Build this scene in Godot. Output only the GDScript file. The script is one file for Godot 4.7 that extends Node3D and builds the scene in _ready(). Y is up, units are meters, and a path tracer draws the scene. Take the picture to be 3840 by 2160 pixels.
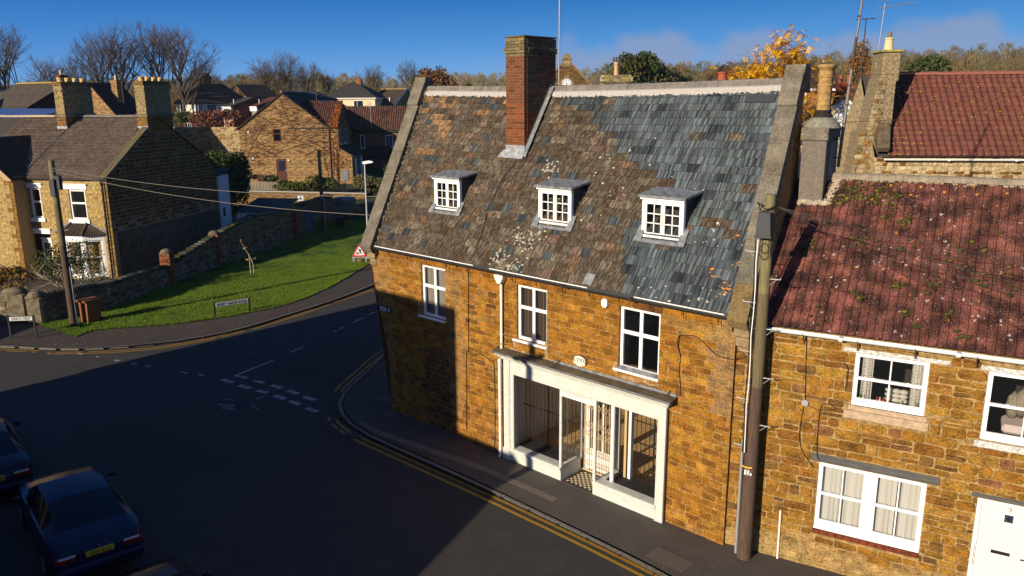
extends Node3D
# A street corner in a small ironstone town, low autumn sun.

var rng := RandomNumberGenerator.new()
var mats := {}
var texs := {}
var taken := {}

class Geo:
	# collects triangles; quads are given counter-clockwise as seen from their front
	var v := PackedVector3Array()
	var n := PackedVector3Array()
	var c := PackedColorArray()
	var t := PackedVector2Array()
	var col := Color.WHITE
	var xf := Transform3D.IDENTITY
	var uvk := 1.0
	func vert(p: Vector3, nn: Vector3, uv: Vector2):
		v.append(xf * p); n.append((xf.basis * nn).normalized()); c.append(col); t.append(uv)
	func uvof(p: Vector3, nn: Vector3) -> Vector2:
		var a := nn.abs()
		if a.y > 0.85: return Vector2(p.x, p.z) * uvk
		var h := Vector3(nn.z, 0, -nn.x).normalized()
		var w := nn.cross(h)
		return Vector2(p.dot(h), -p.dot(w)) * uvk
	func tri(a: Vector3, b: Vector3, d: Vector3):
		var nn := (b - a).cross(d - a)
		if nn.length_squared() < 1e-14: return
		nn = nn.normalized()
		vert(a, nn, uvof(a, nn)); vert(d, nn, uvof(d, nn)); vert(b, nn, uvof(b, nn))
	func quad(a: Vector3, b: Vector3, d: Vector3, e: Vector3):
		tri(a, b, d); tri(a, d, e)
	func qo(a: Vector3, b: Vector3, d: Vector3, e: Vector3, m: Vector3):
		# the quad turned to face away from m
		if (b - a).cross(d - a).dot(a - m) >= 0: quad(a, b, d, e)
		else: quad(e, d, b, a)
	func quad_uv(a: Vector3, b: Vector3, d: Vector3, e: Vector3, ua: Vector2, ub: Vector2, ud: Vector2, ue: Vector2):
		var nn := (b - a).cross(d - a).normalized()
		vert(a, nn, ua); vert(d, nn, ud); vert(b, nn, ub)
		vert(a, nn, ua); vert(e, nn, ue); vert(d, nn, ud)
	func box(a: Vector3, b: Vector3, skip := ""):
		var x0 := a.x; var x1 := b.x; var y0 := a.y; var y1 := b.y; var z0 := a.z; var z1 := b.z
		if not "f" in skip: quad(Vector3(x0, y0, z1), Vector3(x1, y0, z1), Vector3(x1, y1, z1), Vector3(x0, y1, z1))
		if not "b" in skip: quad(Vector3(x1, y0, z0), Vector3(x0, y0, z0), Vector3(x0, y1, z0), Vector3(x1, y1, z0))
		if not "r" in skip: quad(Vector3(x1, y0, z1), Vector3(x1, y0, z0), Vector3(x1, y1, z0), Vector3(x1, y1, z1))
		if not "l" in skip: quad(Vector3(x0, y0, z0), Vector3(x0, y0, z1), Vector3(x0, y1, z1), Vector3(x0, y1, z0))
		if not "t" in skip: quad(Vector3(x0, y1, z1), Vector3(x1, y1, z1), Vector3(x1, y1, z0), Vector3(x0, y1, z0))
		if not "u" in skip: quad(Vector3(x0, y0, z0), Vector3(x1, y0, z0), Vector3(x1, y0, z1), Vector3(x0, y0, z1))
	func bev(a: Vector3, b: Vector3, r := 0.006):
		# a box whose edges are chamfered
		var lo := a; var hi := b
		r = minf(r, minf(minf(hi.x - lo.x, hi.y - lo.y), hi.z - lo.z) * 0.45)
		var m := (lo + hi) * 0.5; var h := (hi - lo) * 0.5
		for ax in 3:
			var u := (ax + 1) % 3; var w := (ax + 2) % 3
			for s in [-1.0, 1.0]:
				var q := []
				for k in [[-1, -1], [1, -1], [1, 1], [-1, 1]]:
					var p := m
					p[ax] += s * h[ax]; p[u] += k[0] * (h[u] - r); p[w] += k[1] * (h[w] - r)
					q.append(p)
				if s > 0: quad(q[0], q[1], q[2], q[3])
				else: quad(q[3], q[2], q[1], q[0])
			for s in [-1.0, 1.0]:
				for z in [-1.0, 1.0]:
					var p1 := m; var p2 := m
					p1[u] += s * h[u]; p1[w] += z * (h[w] - r)
					p2[u] += s * (h[u] - r); p2[w] += z * h[w]
					var e := Vector3.ZERO; e[ax] = h[ax] - r
					qo(p1 - e, p1 + e, p2 + e, p2 - e, m)
		for sx in [-1.0, 1.0]:
			for sy in [-1.0, 1.0]:
				for sz in [-1.0, 1.0]:
					var px := m + Vector3(sx * h.x, sy * (h.y - r), sz * (h.z - r))
					var py := m + Vector3(sx * (h.x - r), sy * h.y, sz * (h.z - r))
					var pz := m + Vector3(sx * (h.x - r), sy * (h.y - r), sz * h.z)
					if sx * sy * sz > 0: tri(px, py, pz)
					else: tri(px, pz, py)
	func tube(pts: Array, rad, sides := 8, caps := true):
		# a round bar through points, rad one number or one per point
		var rings := []
		var up := Vector3(0.31, 0.9, 0.29).normalized()
		for i in pts.size():
			var d: Vector3 = ((pts[mini(i + 1, pts.size() - 1)] as Vector3) - (pts[maxi(i - 1, 0)] as Vector3)).normalized()
			if absf(d.dot(up)) > 0.97: up = Vector3(0.8, 0.1, 0.59).normalized()
			var s := d.cross(up).normalized(); var w := s.cross(d)
			up = w
			var r: float = rad[i] if rad is Array else rad
			var ring := []
			for k in sides:
				var a := TAU * k / sides
				var o := s * cos(a) + w * sin(a)
				ring.append([pts[i] + o * r, o])
			rings.append(ring)
		var dist := 0.0
		for i in pts.size() - 1:
			var dd: float = (pts[i + 1] - pts[i]).length()
			for k in sides:
				var k2 := (k + 1) % sides
				var a = rings[i][k]; var b = rings[i][k2]; var d2 = rings[i + 1][k2]; var e = rings[i + 1][k]
				var u0 := float(k) / sides; var u1 := float(k + 1) / sides
				vert(a[0], a[1], Vector2(u0, dist)); vert(d2[0], d2[1], Vector2(u1, dist + dd)); vert(e[0], e[1], Vector2(u0, dist + dd))
				vert(a[0], a[1], Vector2(u0, dist)); vert(b[0], b[1], Vector2(u1, dist)); vert(d2[0], d2[1], Vector2(u1, dist + dd))
			dist += dd
		if caps and sides > 3:
			var d0: Vector3 = (pts[0] - pts[1]).normalized(); var d1: Vector3 = (pts[-1] - pts[-2]).normalized()
			for k in sides:
				var k2 := (k + 1) % sides
				tri(pts[0], rings[0][k][0], rings[0][k2][0]); tri(pts[-1], rings[-1][k2][0], rings[-1][k][0])
	func lathe(at: Vector3, prof: Array, sides := 16):
		# prof: [radius, height] from the bottom up
		for i in prof.size() - 1:
			var r0: float = prof[i][0]; var y0: float = prof[i][1]; var r1: float = prof[i + 1][0]; var y1: float = prof[i + 1][1]
			var sl := Vector2(y1 - y0, r0 - r1).normalized()
			for k in sides:
				var a0 := TAU * k / sides; var a1 := TAU * (k + 1) / sides
				var d0 := Vector3(cos(a0), 0, -sin(a0)); var d1 := Vector3(cos(a1), 0, -sin(a1))
				var n0 := d0 * sl.x + Vector3.UP * sl.y; var n1 := d1 * sl.x + Vector3.UP * sl.y
				var P := [at + d0 * r0 + Vector3.UP * y0, at + d1 * r0 + Vector3.UP * y0, at + d1 * r1 + Vector3.UP * y1, at + d0 * r1 + Vector3.UP * y1]
				var U := [Vector2(a0 * r0, -y0), Vector2(a1 * r0, -y0), Vector2(a1 * r1, -y1), Vector2(a0 * r1, -y1)]
				if r0 > 1e-5: vert(P[0], n0, U[0]); vert(P[2], n1, U[2]); vert(P[1], n1, U[1])
				if r1 > 1e-5: vert(P[0], n0, U[0]); vert(P[3], n0, U[3]); vert(P[2], n1, U[2])
	func poly(pts: Array, y: float, flip := false):
		# a flat polygon given as Vector2(x, z), facing up
		var pp := PackedVector2Array(pts)
		var idx := Geometry2D.triangulate_polygon(pp)
		for i in range(0, idx.size(), 3):
			var a := Vector3(pp[idx[i]].x, y, pp[idx[i]].y); var b := Vector3(pp[idx[i + 1]].x, y, pp[idx[i + 1]].y); var d := Vector3(pp[idx[i + 2]].x, y, pp[idx[i + 2]].y)
			if ((b - a).cross(d - a).y < 0) != flip: tri(a, d, b)
			else: tri(a, b, d)
	func prism(pts: Array, z0: float, z1: float):
		# a polygon in x, y (Vector2) drawn out from z0 to z1
		var pp := PackedVector2Array(pts)
		if Geometry2D.is_polygon_clockwise(pp): pp.reverse()
		var idx := Geometry2D.triangulate_polygon(pp)
		for i in range(0, idx.size(), 3):
			var a := pp[idx[i]]; var b := pp[idx[i + 1]]; var d := pp[idx[i + 2]]
			if (b - a).cross(d - a) < 0: var s := b; b = d; d = s
			tri(Vector3(a.x, a.y, z1), Vector3(b.x, b.y, z1), Vector3(d.x, d.y, z1))
			tri(Vector3(a.x, a.y, z0), Vector3(d.x, d.y, z0), Vector3(b.x, b.y, z0))
		for i in pp.size():
			var a := pp[i]; var b := pp[(i + 1) % pp.size()]
			quad(Vector3(a.x, a.y, z0), Vector3(b.x, b.y, z0), Vector3(b.x, b.y, z1), Vector3(a.x, a.y, z1))
	func mesh() -> ArrayMesh:
		var m := ArrayMesh.new()
		if v.is_empty(): return m
		var a := []
		a.resize(Mesh.ARRAY_MAX)
		a[Mesh.ARRAY_VERTEX] = v; a[Mesh.ARRAY_NORMAL] = n; a[Mesh.ARRAY_COLOR] = c; a[Mesh.ARRAY_TEX_UV] = t
		m.add_surface_from_arrays(Mesh.PRIMITIVE_TRIANGLES, a)
		return m

func V(x: float, y: float, z: float) -> Vector3: return Vector3(x, y, z)
func V2(x: float, y: float) -> Vector2: return Vector2(x, y)

# ---------- naming and tagging
func numbered(called: String) -> String:
	if not taken.has(called):
		taken[called] = 0
		return called
	taken[called] += 1
	return "%s_%03d" % [called, taken[called]]

func thing(called: String, label: String, category: String, xf := Transform3D.IDENTITY, group := "") -> Node3D:
	var o := Node3D.new()
	o.name = numbered(called); add_child(o, true); o.transform = xf
	return tag(o, label, category, group)

func tag(o, label: String, category: String, group := ""):
	o.set_meta("label", label); o.set_meta("category", category)
	if group: o.set_meta("group", group)
	return o

func put(called: String, g: Geo, m: Material, parent: Node3D = null, label := "") -> MeshInstance3D:
	var o := MeshInstance3D.new()
	o.mesh = g.mesh()
	if o.mesh.get_surface_count(): o.mesh.surface_set_material(0, m)
	if parent == null:
		o.name = numbered(called); add_child(o, true)
	else:
		o.name = piece_name(called, parent); parent.add_child(o, true)
	if label: o.set_meta("label", label)
	return o

func piece_name(called: String, parent: Node) -> String:
	var k := "%d/%s" % [parent.get_instance_id(), called]
	if not taken.has(k):
		taken[k] = 0
		return called
	taken[k] += 1
	return "%s_%03d" % [called, taken[k]]

func stuff(o): o.set_meta("kind", "stuff"); return o
func struct(o): o.set_meta("kind", "structure"); return o

# ---------- frames: an origin on the ground and the compass bearing of the house front's leftward line
func frame(at: Vector3, deg: float) -> Transform3D:
	var a := deg_to_rad(deg)
	var d := V(sin(a), 0, -cos(a)); var nn := V(cos(a), 0, sin(a))
	return Transform3D(Basis(-d, Vector3.UP, -nn), at)

# ---------- textures
func noise_bytes(size: int, freq: float, sd: int, oct := 4, kind := FastNoiseLite.TYPE_SIMPLEX_SMOOTH) -> PackedByteArray:
	var f := FastNoiseLite.new()
	f.noise_type = kind; f.frequency = freq; f.seed = sd; f.fractal_octaves = oct
	var im := f.get_seamless_image(size, size)
	im.convert(Image.FORMAT_L8)
	return im.get_data()

func image_tex(size: int, bytes: PackedByteArray, fmt := Image.FORMAT_RGB8) -> ImageTexture:
	var im := Image.create_from_data(size, size, false, fmt, bytes)
	im.generate_mipmaps()
	return ImageTexture.create_from_image(im)

func grain(called: String, size: int, layers: Array, lo := 0.5, hi := 1.0) -> ImageTexture:
	# grey texture: a weighted sum of noises [frequency, weight, octaves], stretched to lo .. hi
	if texs.has(called): return texs[called]
	var sum := PackedFloat32Array(); sum.resize(size * size)
	var sd := called.hash() % 10000
	for l in layers:
		var b := noise_bytes(size, l[0], sd, l[2] if l.size() > 2 else 3); sd += 17
		var w: float = l[1]
		for i in sum.size(): sum[i] += (b[i] / 255.0 - 0.5) * w
	var out := PackedByteArray(); out.resize(size * size)
	for i in sum.size(): out[i] = clampi(int(255.0 * (lo + (hi - lo) * clampf(sum[i] * 1.4 + 0.5, 0, 1))), 0, 255)
	texs[called] = image_tex(size, out, Image.FORMAT_L8)
	return texs[called]

func bump(called: String, size: int, freq: float, strength := 4.0, oct := 4) -> ImageTexture:
	if texs.has(called): return texs[called]
	var im := Image.create_from_data(size, size, false, Image.FORMAT_L8, noise_bytes(size, freq, called.hash() % 9999, oct))
	im.convert(Image.FORMAT_RGB8)
	im.bump_map_to_normal_map(strength)
	im.generate_mipmaps()
	texs[called] = ImageTexture.create_from_image(im)
	return texs[called]

func lin(r: float, g: float, b: float) -> Color: return Color(r, g, b).linear_to_srgb()

func mat(called: String, col: Color, rough := 0.85, o := {}) -> StandardMaterial3D:
	# col is linear; o: tex, normal, scale (repeats per metre), depth, metal, alpha, vc, uv
	if mats.has(called): return mats[called]
	var m := StandardMaterial3D.new()
	m.albedo_color = Color(col.r, col.g, col.b).linear_to_srgb()
	m.roughness = rough
	m.metallic = o.get("metal", 0.0)
	m.metallic_specular = o.get("spec", 0.35)
	if o.get("vc", true): m.vertex_color_use_as_albedo = true
	if o.has("tex"): m.albedo_texture = o.tex
	if o.has("normal"):
		m.normal_enabled = true; m.normal_texture = o.normal; m.normal_scale = o.get("depth", 1.0)
	var s = o.get("scale", 1.0)
	m.uv1_scale = s if s is Vector3 else V(s, s, s)
	if not o.get("uv", false) and (o.has("tex") or o.has("normal")):
		m.uv1_triplanar = true
		m.uv1_world_triplanar = o.get("world", true)
	if o.has("alpha"):
		m.transparency = BaseMaterial3D.TRANSPARENCY_ALPHA; m.albedo_color.a = o.alpha
	if o.has("clear"):
		m.clearcoat_enabled = true; m.clearcoat = 1.0; m.clearcoat_roughness = o.clear
	if o.has("back"):
		m.backlight_enabled = true; m.backlight = o.back
	mats[called] = m
	return m

func vary(c: Color, k: float, hue := 0.0) -> Color:
	var f := 1.0 + rng.randf_range(-k, k)
	return Color(c.r * f * (1.0 + rng.randf_range(-hue, hue)), c.g * f, c.b * f * (1.0 + rng.randf_range(-hue, hue)))

# ---------- camera, sky, sun
func _ready():
	rng.seed = 41
	setup()
	ground()
	corner_building()
	cottage()
	pantile_house()
	yellow_house()
	ivy_house()
	far_houses()
	street_things()
	cars()
	trees()
	opposite_side()

const SUN_AZ := 43.0
const SUN_EL := 19.5

func setup():
	var cam := Camera3D.new()
	cam.name = "camera"
	var p := deg_to_rad(13.3965); var r := deg_to_rad(-0.3664)
	var up := V(0, cos(p), -sin(p)); var rt := Vector3.RIGHT
	var x := rt * cos(r) + up * sin(r); var y := -rt * sin(r) + up * cos(r)
	cam.transform = Transform3D(Basis(x, y, x.cross(y)), V(0, 9.4, 0))
	cam.fov = 39.74; cam.near = 0.1; cam.far = 1500
	add_child(cam)
	cam.make_current()
	var e := Environment.new()
	e.background_mode = Environment.BG_SKY
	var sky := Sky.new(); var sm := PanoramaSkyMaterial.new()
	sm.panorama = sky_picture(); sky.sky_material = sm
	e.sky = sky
	e.tonemap_mode = Environment.TONE_MAPPER_LINEAR
	e.tonemap_exposure = 1.4
	e.background_energy_multiplier = 0.9
	e.sdfgi_enabled = true; e.ssao_enabled = true; e.ssil_enabled = true
	e.fog_enabled = true; e.fog_density = 0.00012; e.fog_light_color = lin(0.30, 0.42, 0.56)
	var we := WorldEnvironment.new(); we.name = "sky"; we.environment = e
	add_child(we)
	var sun := DirectionalLight3D.new(); sun.name = "sun"
	var a := deg_to_rad(SUN_AZ); var el := deg_to_rad(SUN_EL)
	sun.look_at_from_position(Vector3.ZERO, V(sin(a) * cos(el), -sin(el), -cos(a) * cos(el)))
	sun.light_energy = 1.6
	sun.light_color = lin(1.0, 0.86, 0.66)
	sun.light_angular_distance = 0.5
	sun.shadow_enabled = true
	add_child(sun)

func sky_picture() -> ImageTexture:
	var w := 1024; var h := 512
	var im := Image.create(w, h, false, Image.FORMAT_RGBF)
	var f := FastNoiseLite.new(); f.seed = 7; f.frequency = 1.0; f.fractal_octaves = 5; f.noise_type = FastNoiseLite.TYPE_SIMPLEX_SMOOTH
	var stops := [[-90.0, Color(0.10, 0.13, 0.13)], [-1.0, Color(0.12, 0.19, 0.26)], [0.0, Color(0.20, 0.38, 0.62)], [2.0, Color(0.115, 0.30, 0.60)], [4.0, Color(0.055, 0.22, 0.53)], [6.5, Color(0.020, 0.145, 0.42)], [14.0, Color(0.013, 0.098, 0.32)], [35.0, Color(0.011, 0.072, 0.25)], [90.0, Color(0.008, 0.055, 0.2)]]
	for j in h:
		var el := 90.0 - (j + 0.5) / h * 180.0
		var c := Color.BLACK
		for k in stops.size() - 1:
			if el >= stops[k][0] and el <= stops[k + 1][0]:
				c = (stops[k][1] as Color).lerp(stops[k + 1][1], (el - stops[k][0]) / (stops[k + 1][0] - stops[k][0]))
		for i in w:
			var az := (i + 0.5) / w * TAU
			var side := 1.0 + 0.28 * sin(az)
			var q := Color(c.r * side * (1.0 + 0.25 * sin(az)), c.g * side, c.b * (1.0 + 0.12 * sin(az)))
			# warm glow added round the sun to fill the shaded walls
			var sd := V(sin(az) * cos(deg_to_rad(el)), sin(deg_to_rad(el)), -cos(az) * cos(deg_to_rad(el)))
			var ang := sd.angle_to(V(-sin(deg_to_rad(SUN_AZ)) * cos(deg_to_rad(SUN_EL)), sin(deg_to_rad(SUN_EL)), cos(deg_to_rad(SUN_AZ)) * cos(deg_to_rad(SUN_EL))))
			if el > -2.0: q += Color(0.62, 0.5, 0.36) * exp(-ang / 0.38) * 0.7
			if el > 0.0 and el < 12.0:
				# low banks of thin grey-mauve cloud
				var d := V(sin(az), 0, -cos(az)) * 5.0
				var band := f.get_noise_3d(d.x * 1.3, el * 0.55, d.z * 1.3) * 0.7 + f.get_noise_3d(d.x * 4, el * 1.6, d.z * 4) * 0.3
				var topk := 3.7 + 1.4 * f.get_noise_2d(d.x * 1.7 + 40, d.z * 1.7) + 0.5 * sin(az)
				var k := clampf((topk - el) * 1.5 + band * 2.4, 0, 1) * smoothstep(-0.06, 0.12, sin(az))
				q = q.lerp(Color(0.21, 0.27, 0.42), k * 0.8)
			im.set_pixel(i, j, q)
	return ImageTexture.create_from_image(im)

# ---------- the ground
func land(x: float, z: float) -> float:
	# the land rises gently to the north
	var d := -z
	if d < 50: return 0.0
	if d < 78: return (d - 50) / 28.0 * 1.75
	if d < 120: return 1.75 + (d - 78) / 42.0 * 2.6
	return 4.35 + minf((d - 120) / 180.0 * 1.5, 3.0)

func strip(g: Geo, pts: Array, width: float, y: float, wear := 0.0):
	# a painted line on the road
	for i in pts.size() - 1:
		var a := V(pts[i][0], y, pts[i][1]); var b := V(pts[i + 1][0], y, pts[i + 1][1])
		var n := int(ceil((b - a).length() / 0.25))
		var s := (b - a).normalized().cross(Vector3.UP) * width * 0.5
		for k in n:
			if wear > 0 and rng.randf() < wear: continue
			var p := a.lerp(b, float(k) / n); var q := a.lerp(b, float(k + 1) / n)
			var j := 1.0 + rng.randf_range(-0.08, 0.08)
			g.quad(p + s * j, q + s * j, q - s, p - s) if (q - p).cross(-s).y > 0 else g.quad(p - s, q - s, q + s * j, p + s * j)

func smooth_line(pts: Array, n := 4) -> Array:
	var out := []
	for i in pts.size() - 1:
		var p0 := V2(pts[maxi(i - 1, 0)][0], pts[maxi(i - 1, 0)][1]); var p1 := V2(pts[i][0], pts[i][1])
		var p2 := V2(pts[i + 1][0], pts[i + 1][1]); var p3 := V2(pts[mini(i + 2, pts.size() - 1)][0], pts[mini(i + 2, pts.size() - 1)][1])
		for k in n:
			var q := p1.cubic_interpolate(p2, p0, p3, float(k) / n)
			out.append([q.x, q.y])
	out.append(pts[-1])
	return out

func kerbs(parent: Node3D, pts: Array, m: Material, seen := 400.0):
	# kerbstones laid end to end along a line, road on the left of travel when side is +
	var p2 := PackedVector2Array()
	for q in pts: p2.append(V2(q[0], q[1]))
	var total := 0.0
	for i in p2.size() - 1: total += p2[i].distance_to(p2[i + 1])
	var at := 0.0
	while at < total - 0.2:
		var l := minf(0.9, total - at)
		var a := along(p2, at + 0.003); var b := along(p2, at + l - 0.003)
		var d := (b - a).normalized(); var s := V2(-d.y, d.x) * 0.125
		var g := Geo.new(); g.col = vary(Color(1, 1, 1), 0.14, 0.03)
		var e := rng.randf_range(-0.004, 0.004)
		var A := V(a.x, -0.16, a.y); var B := V(b.x, -0.16, b.y); var S := V(s.x, 0, s.y)
		var U := V(0, 0.165 + e, 0); var W := V(0, 0.135 + e, 0)
		var m0 := (A + B) * 0.5 + S * 0.5 + U * 0.4
		# road face, chamfer, top, ends
		g.qo(A, B, B + W, A + W, m0); g.qo(A + W, B + W, B + U + S * 0.18, A + U + S * 0.18, m0)
		g.qo(A + U + S * 0.18, B + U + S * 0.18, B + U + S, A + U + S, m0)
		g.qo(A, A + W, A + U + S, A + S, m0); g.qo(B, B + W, B + U + S, B + S, m0)
		put("kerbstone", g, m, parent)
		at += l

func along(p: PackedVector2Array, d: float) -> Vector2:
	for i in p.size() - 1:
		var l := p[i].distance_to(p[i + 1])
		if d <= l: return p[i].lerp(p[i + 1], d / l)
		d -= l
	return p[-1]

func asphalt(called: String, c: Color) -> StandardMaterial3D:
	return mat(called, c, 0.9, {"tex": grain("asphalt", 1024, [[0.004, 0.16, 3], [0.06, 0.25, 2], [0.35, 1.0, 1]], 0.5, 1.0), "normal": bump("asphalt_bump", 512, 0.25, 3.0, 2), "depth": 0.5, "scale": 0.28})

const KERB := [[-1.6, -45.0], [-3.2, -37.0], [-4.4, -31.0], [-5.03, -27.26], [-5.29, -25.84], [-5.45, -25.06], [-5.49, -24.32], [-5.42, -23.75], [-5.28, -23.2], [-5.10, -22.78], [-4.86, -22.32], [-4.5, -21.86], [-4.0, -21.28], [-2.4, -19.8], [-0.83, -18.33], [0.13, -17.38], [1.17, -16.36], [2.6, -14.9], [5.0, -12.3], [12.0, -5.3], [30.0, 12.0]]
const FAR_KERB := [[-60.0, -33.0], [-40.0, -31.6], [-26.0, -30.7], [-20.33, -30.26], [-18.58, -29.96], [-17.4, -29.85], [-16.37, -29.92], [-15.23, -30.15], [-14.14, -30.55], [-13.07, -31.07], [-12.07, -31.90], [-11.12, -33.08], [-10.18, -34.68], [-9.16, -36.44], [-8.22, -38.29], [-7.32, -40.52], [-5.9, -44.5], [-4.6, -50.0]]
const GREEN := [[-17.82, -31.18], [-17.58, -32.1], [-16.37, -32.55], [-15.14, -32.86], [-13.98, -33.40], [-12.84, -34.08], [-12.01, -34.80], [-11.03, -35.75], [-10.25, -37.00], [-9.67, -38.58], [-9.04, -41.31], [-8.39, -45.44], [-7.6, -50.0]]
const WALL := [[-20.49, -33.30], [-19.35, -34.4], [-18.6, -35.94], [-18.2, -38.23], [-17.92, -40.82], [-17.07, -44.82], [-16.09, -48.98], [-15.05, -51.2], [-14.6, -53.14], [-13.3, -59.2]]

func ground():
	var earth := mat("earth", Color(0.062, 0.075, 0.028), 0.95, {"tex": grain("earth", 512, [[0.01, 0.6, 4], [0.12, 0.5, 2]], 0.55, 1.0), "scale": 0.05})
	var g := Geo.new()
	var zs := [80.0, 20.0, 0.0, -20.0, -50.0, -60.0, -70.0, -78.0, -90.0, -105.0, -120.0, -180.0, -260.0, -400.0, -700.0, -1100.0]
	for i in zs.size() - 1:
		for k in 10:
			var x0 := -900.0 + k * 180.0; var x1 := x0 + 180.0
			var y0 := land(0, zs[i]) - 0.16; var y1 := land(0, zs[i + 1]) - 0.16
			g.quad(V(x0, y0, zs[i]), V(x1, y0, zs[i]), V(x1, y1, zs[i + 1]), V(x0, y1, zs[i + 1]))
	struct(put("ground", g, earth))
	var tar := asphalt("asphalt_road", Color(0.08, 0.072, 0.064))
	g = Geo.new()
	g.quad(V(-75, -0.1, 45), V(60, -0.1, 45), V(60, -0.1, -49.9), V(-75, -0.1, -49.9))
	struct(put("road", g, tar))
	# repair patches in the road surface
	var patch := asphalt("asphalt_patch", Color(0.066, 0.061, 0.056))
	g = Geo.new()
	for q in [[[-9.6, -27.6], [-8.9, -28.0], [-5.6, -26.4], [-5.6, -25.7]], [[-9.33, -23.95], [-8.5, -24.35], [-8.0, -24.0], [-8.8, -23.5]], [[-11.77, -22.91], [-13.11, -21.09], [-9.33, -18.53], [-7.45, -19.74]], [[-15.0, -30.0], [-14.6, -29.4], [-6.0, -27.6], [-5.7, -28.2]]]:
		g.poly(q.map(func(w): return V2(w[0], w[1])), -0.096)
	struct(put("road_patch", g, patch))
	# thin dark seams of tar
	var seam := mat("tar_seam", Color(0.03, 0.03, 0.03), 0.6)
	g = Geo.new()
	for l in [[[-14.39, -24.62], [-13.0, -23.7], [-11.77, -22.91], [-11.49, -23.38], [-10.78, -23.98]], [[-13.11, -21.09], [-12.5, -22.1], [-11.77, -22.91], [-10.52, -22.28], [-9.23, -21.40], [-7.45, -19.74], [-7.70, -19.05], [-8.61, -18.91], [-8.60, -18.55], [-9.33, -18.53]], [[-12.96, -20.83], [-12.04, -20.22], [-11.57, -21.25], [-11.03, -21.15], [-9.59, -20.10], [-9.57, -19.08], [-9.62, -18.28]]]:
		strip(g, l, 0.035, -0.092)
	struct(put("tar_seam", g, seam))
	# pavements
	var pave := asphalt("asphalt_pavement", Color(0.135, 0.115, 0.1))
	var kerb_m := mat("kerb_stone", Color(0.27, 0.24, 0.205), 0.9, {"tex": grain("stone_grain", 512, [[0.02, 0.5, 3], [0.2, 0.6, 2]], 0.6, 1.0), "scale": 0.8})
	var kl := smooth_line(KERB, 4)
	g = Geo.new()
	var pl := []
	for q in kl: pl.append(V2(q[0] + 0.06, q[1]))
	pl.append_array([V2(40, 12), V2(40, -45)])
	g.poly(pl, 0.0)
	var pavement = struct(put("pavement", g, pave))
	kerbs(pavement, kl, kerb_m)
	g = Geo.new()
	for q in [[[-0.86, -19.04], [0.93, -17.36], [1.09, -17.51], [-0.87, -19.38]], [[-4.62, -22.2], [-3.9, -21.35], [-0.86, -19.04], [-0.87, -19.38], [-4.0, -21.75], [-4.5, -22.3]]]:
		g.poly(q.map(func(w): return V2(w[0], w[1])), 0.004)
	put("concrete_strip", g, mat("pave_concrete", Color(0.25, 0.2, 0.165), 0.9, {"tex": grain("asphalt", 8, []), "scale": 0.3}), pavement)
	g = Geo.new()
	for q in [[-4.35, -24.2, 0.45, 0.6], [-4.0, -22.9, 0.5, 0.35], [2.75, -15.0, 0.9, 0.5]]:
		var tx := V(0.724, 0, 0.690); var tz := V(0.690, 0, -0.724); var o := V(q[0], 0.006, q[1])
		g.quad(o, o + tx * q[2], o + tx * q[2] + tz * q[3], o + tz * q[3])
	put("access_cover", g, mat("iron_cover", Color(0.16, 0.13, 0.11), 0.7, {"tex": texs["stone_grain"], "scale": 2.0}), pavement)
	var fl := smooth_line(FAR_KERB, 4)
	g = Geo.new()
	pl = []
	for q in fl: pl.append(V2(q[0], q[1] - 0.06))
	pl.append_array([V2(-7.6, -49.9), V2(-60, -49.9)])
	g.poly(pl, 0.0)
	var fp = struct(put("far_pavement", g, asphalt("asphalt_far_pavement", Color(0.105, 0.083, 0.066))))
	kerbs(fp, fl, kerb_m)
	# road paint
	var yel := mat("yellow_paint", Color(0.52, 0.29, 0.028), 0.75, {"tex": grain("paint_wear", 512, [[0.05, 0.5, 3], [0.3, 0.8, 2]], 0.55, 1.0), "scale": 0.9})
	var whi := mat("white_paint_road", Color(0.5, 0.5, 0.48), 0.8, {"tex": texs["paint_wear"], "scale": 0.9})
	g = Geo.new()
	for l in [[[-2.6, -37.5], [-4.3, -32.0], [-5.28, -28.82], [-5.61, -27.11], [-5.87, -25.90], [-5.94, -25.06]], [[-2.4, -37.5], [-4.1, -32.0], [-5.12, -28.39], [-5.43, -26.88], [-5.64, -25.83], [-5.74, -25.10]]]: strip(g, smooth_line(l), 0.085, -0.092)
	for l in [[[-5.66, -22.9], [-5.50, -22.48], [-5.22, -22.05], [-4.90, -21.64]], [[-5.42, -22.8], [-5.26, -22.45], [-5.0, -22.06], [-4.72, -21.68]]]: strip(g, smooth_line(l), 0.085, -0.092, 0.18)
	for l in [[[-4.57, -21.26], [-3.91, -20.64], [-0.81, -17.80], [0.12, -16.91], [1.01, -16.06], [2.4, -14.67], [6, -10.9]], [[-4.42, -21.42], [-3.76, -20.79], [-0.66, -17.95], [0.27, -17.06], [1.16, -16.2], [2.56, -14.8], [6.2, -11.05]]]: strip(g, smooth_line(l), 0.09, -0.092)
	struct(put("double_yellow_lines", g, yel, null))
	g = Geo.new()
	for off in [0.0, 0.2]:
		var l := []
		for q in [[-18.08, -29.55], [-16.25, -29.62], [-14.94, -29.84], [-13.74, -30.33], [-12.27, -31.49], [-10.96, -33.11], [-9.62, -35.24], [-8.47, -37.58], [-7.17, -39.80]]: l.append([q[0] + off * 0.55, q[1] + off])
		strip(g, smooth_line(l), 0.085, -0.092, 0.04)
		strip(g, [[-24.0, -30.3 + off], [-20.28, -30.06 + off], [-18.5, -29.80 + off]], 0.085, -0.092, 0.1)
	struct(put("far_double_yellow_lines", g, yel))
	var marks := Node3D.new(); marks.name = "give_way_markings"; add_child(marks); struct(marks)
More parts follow.
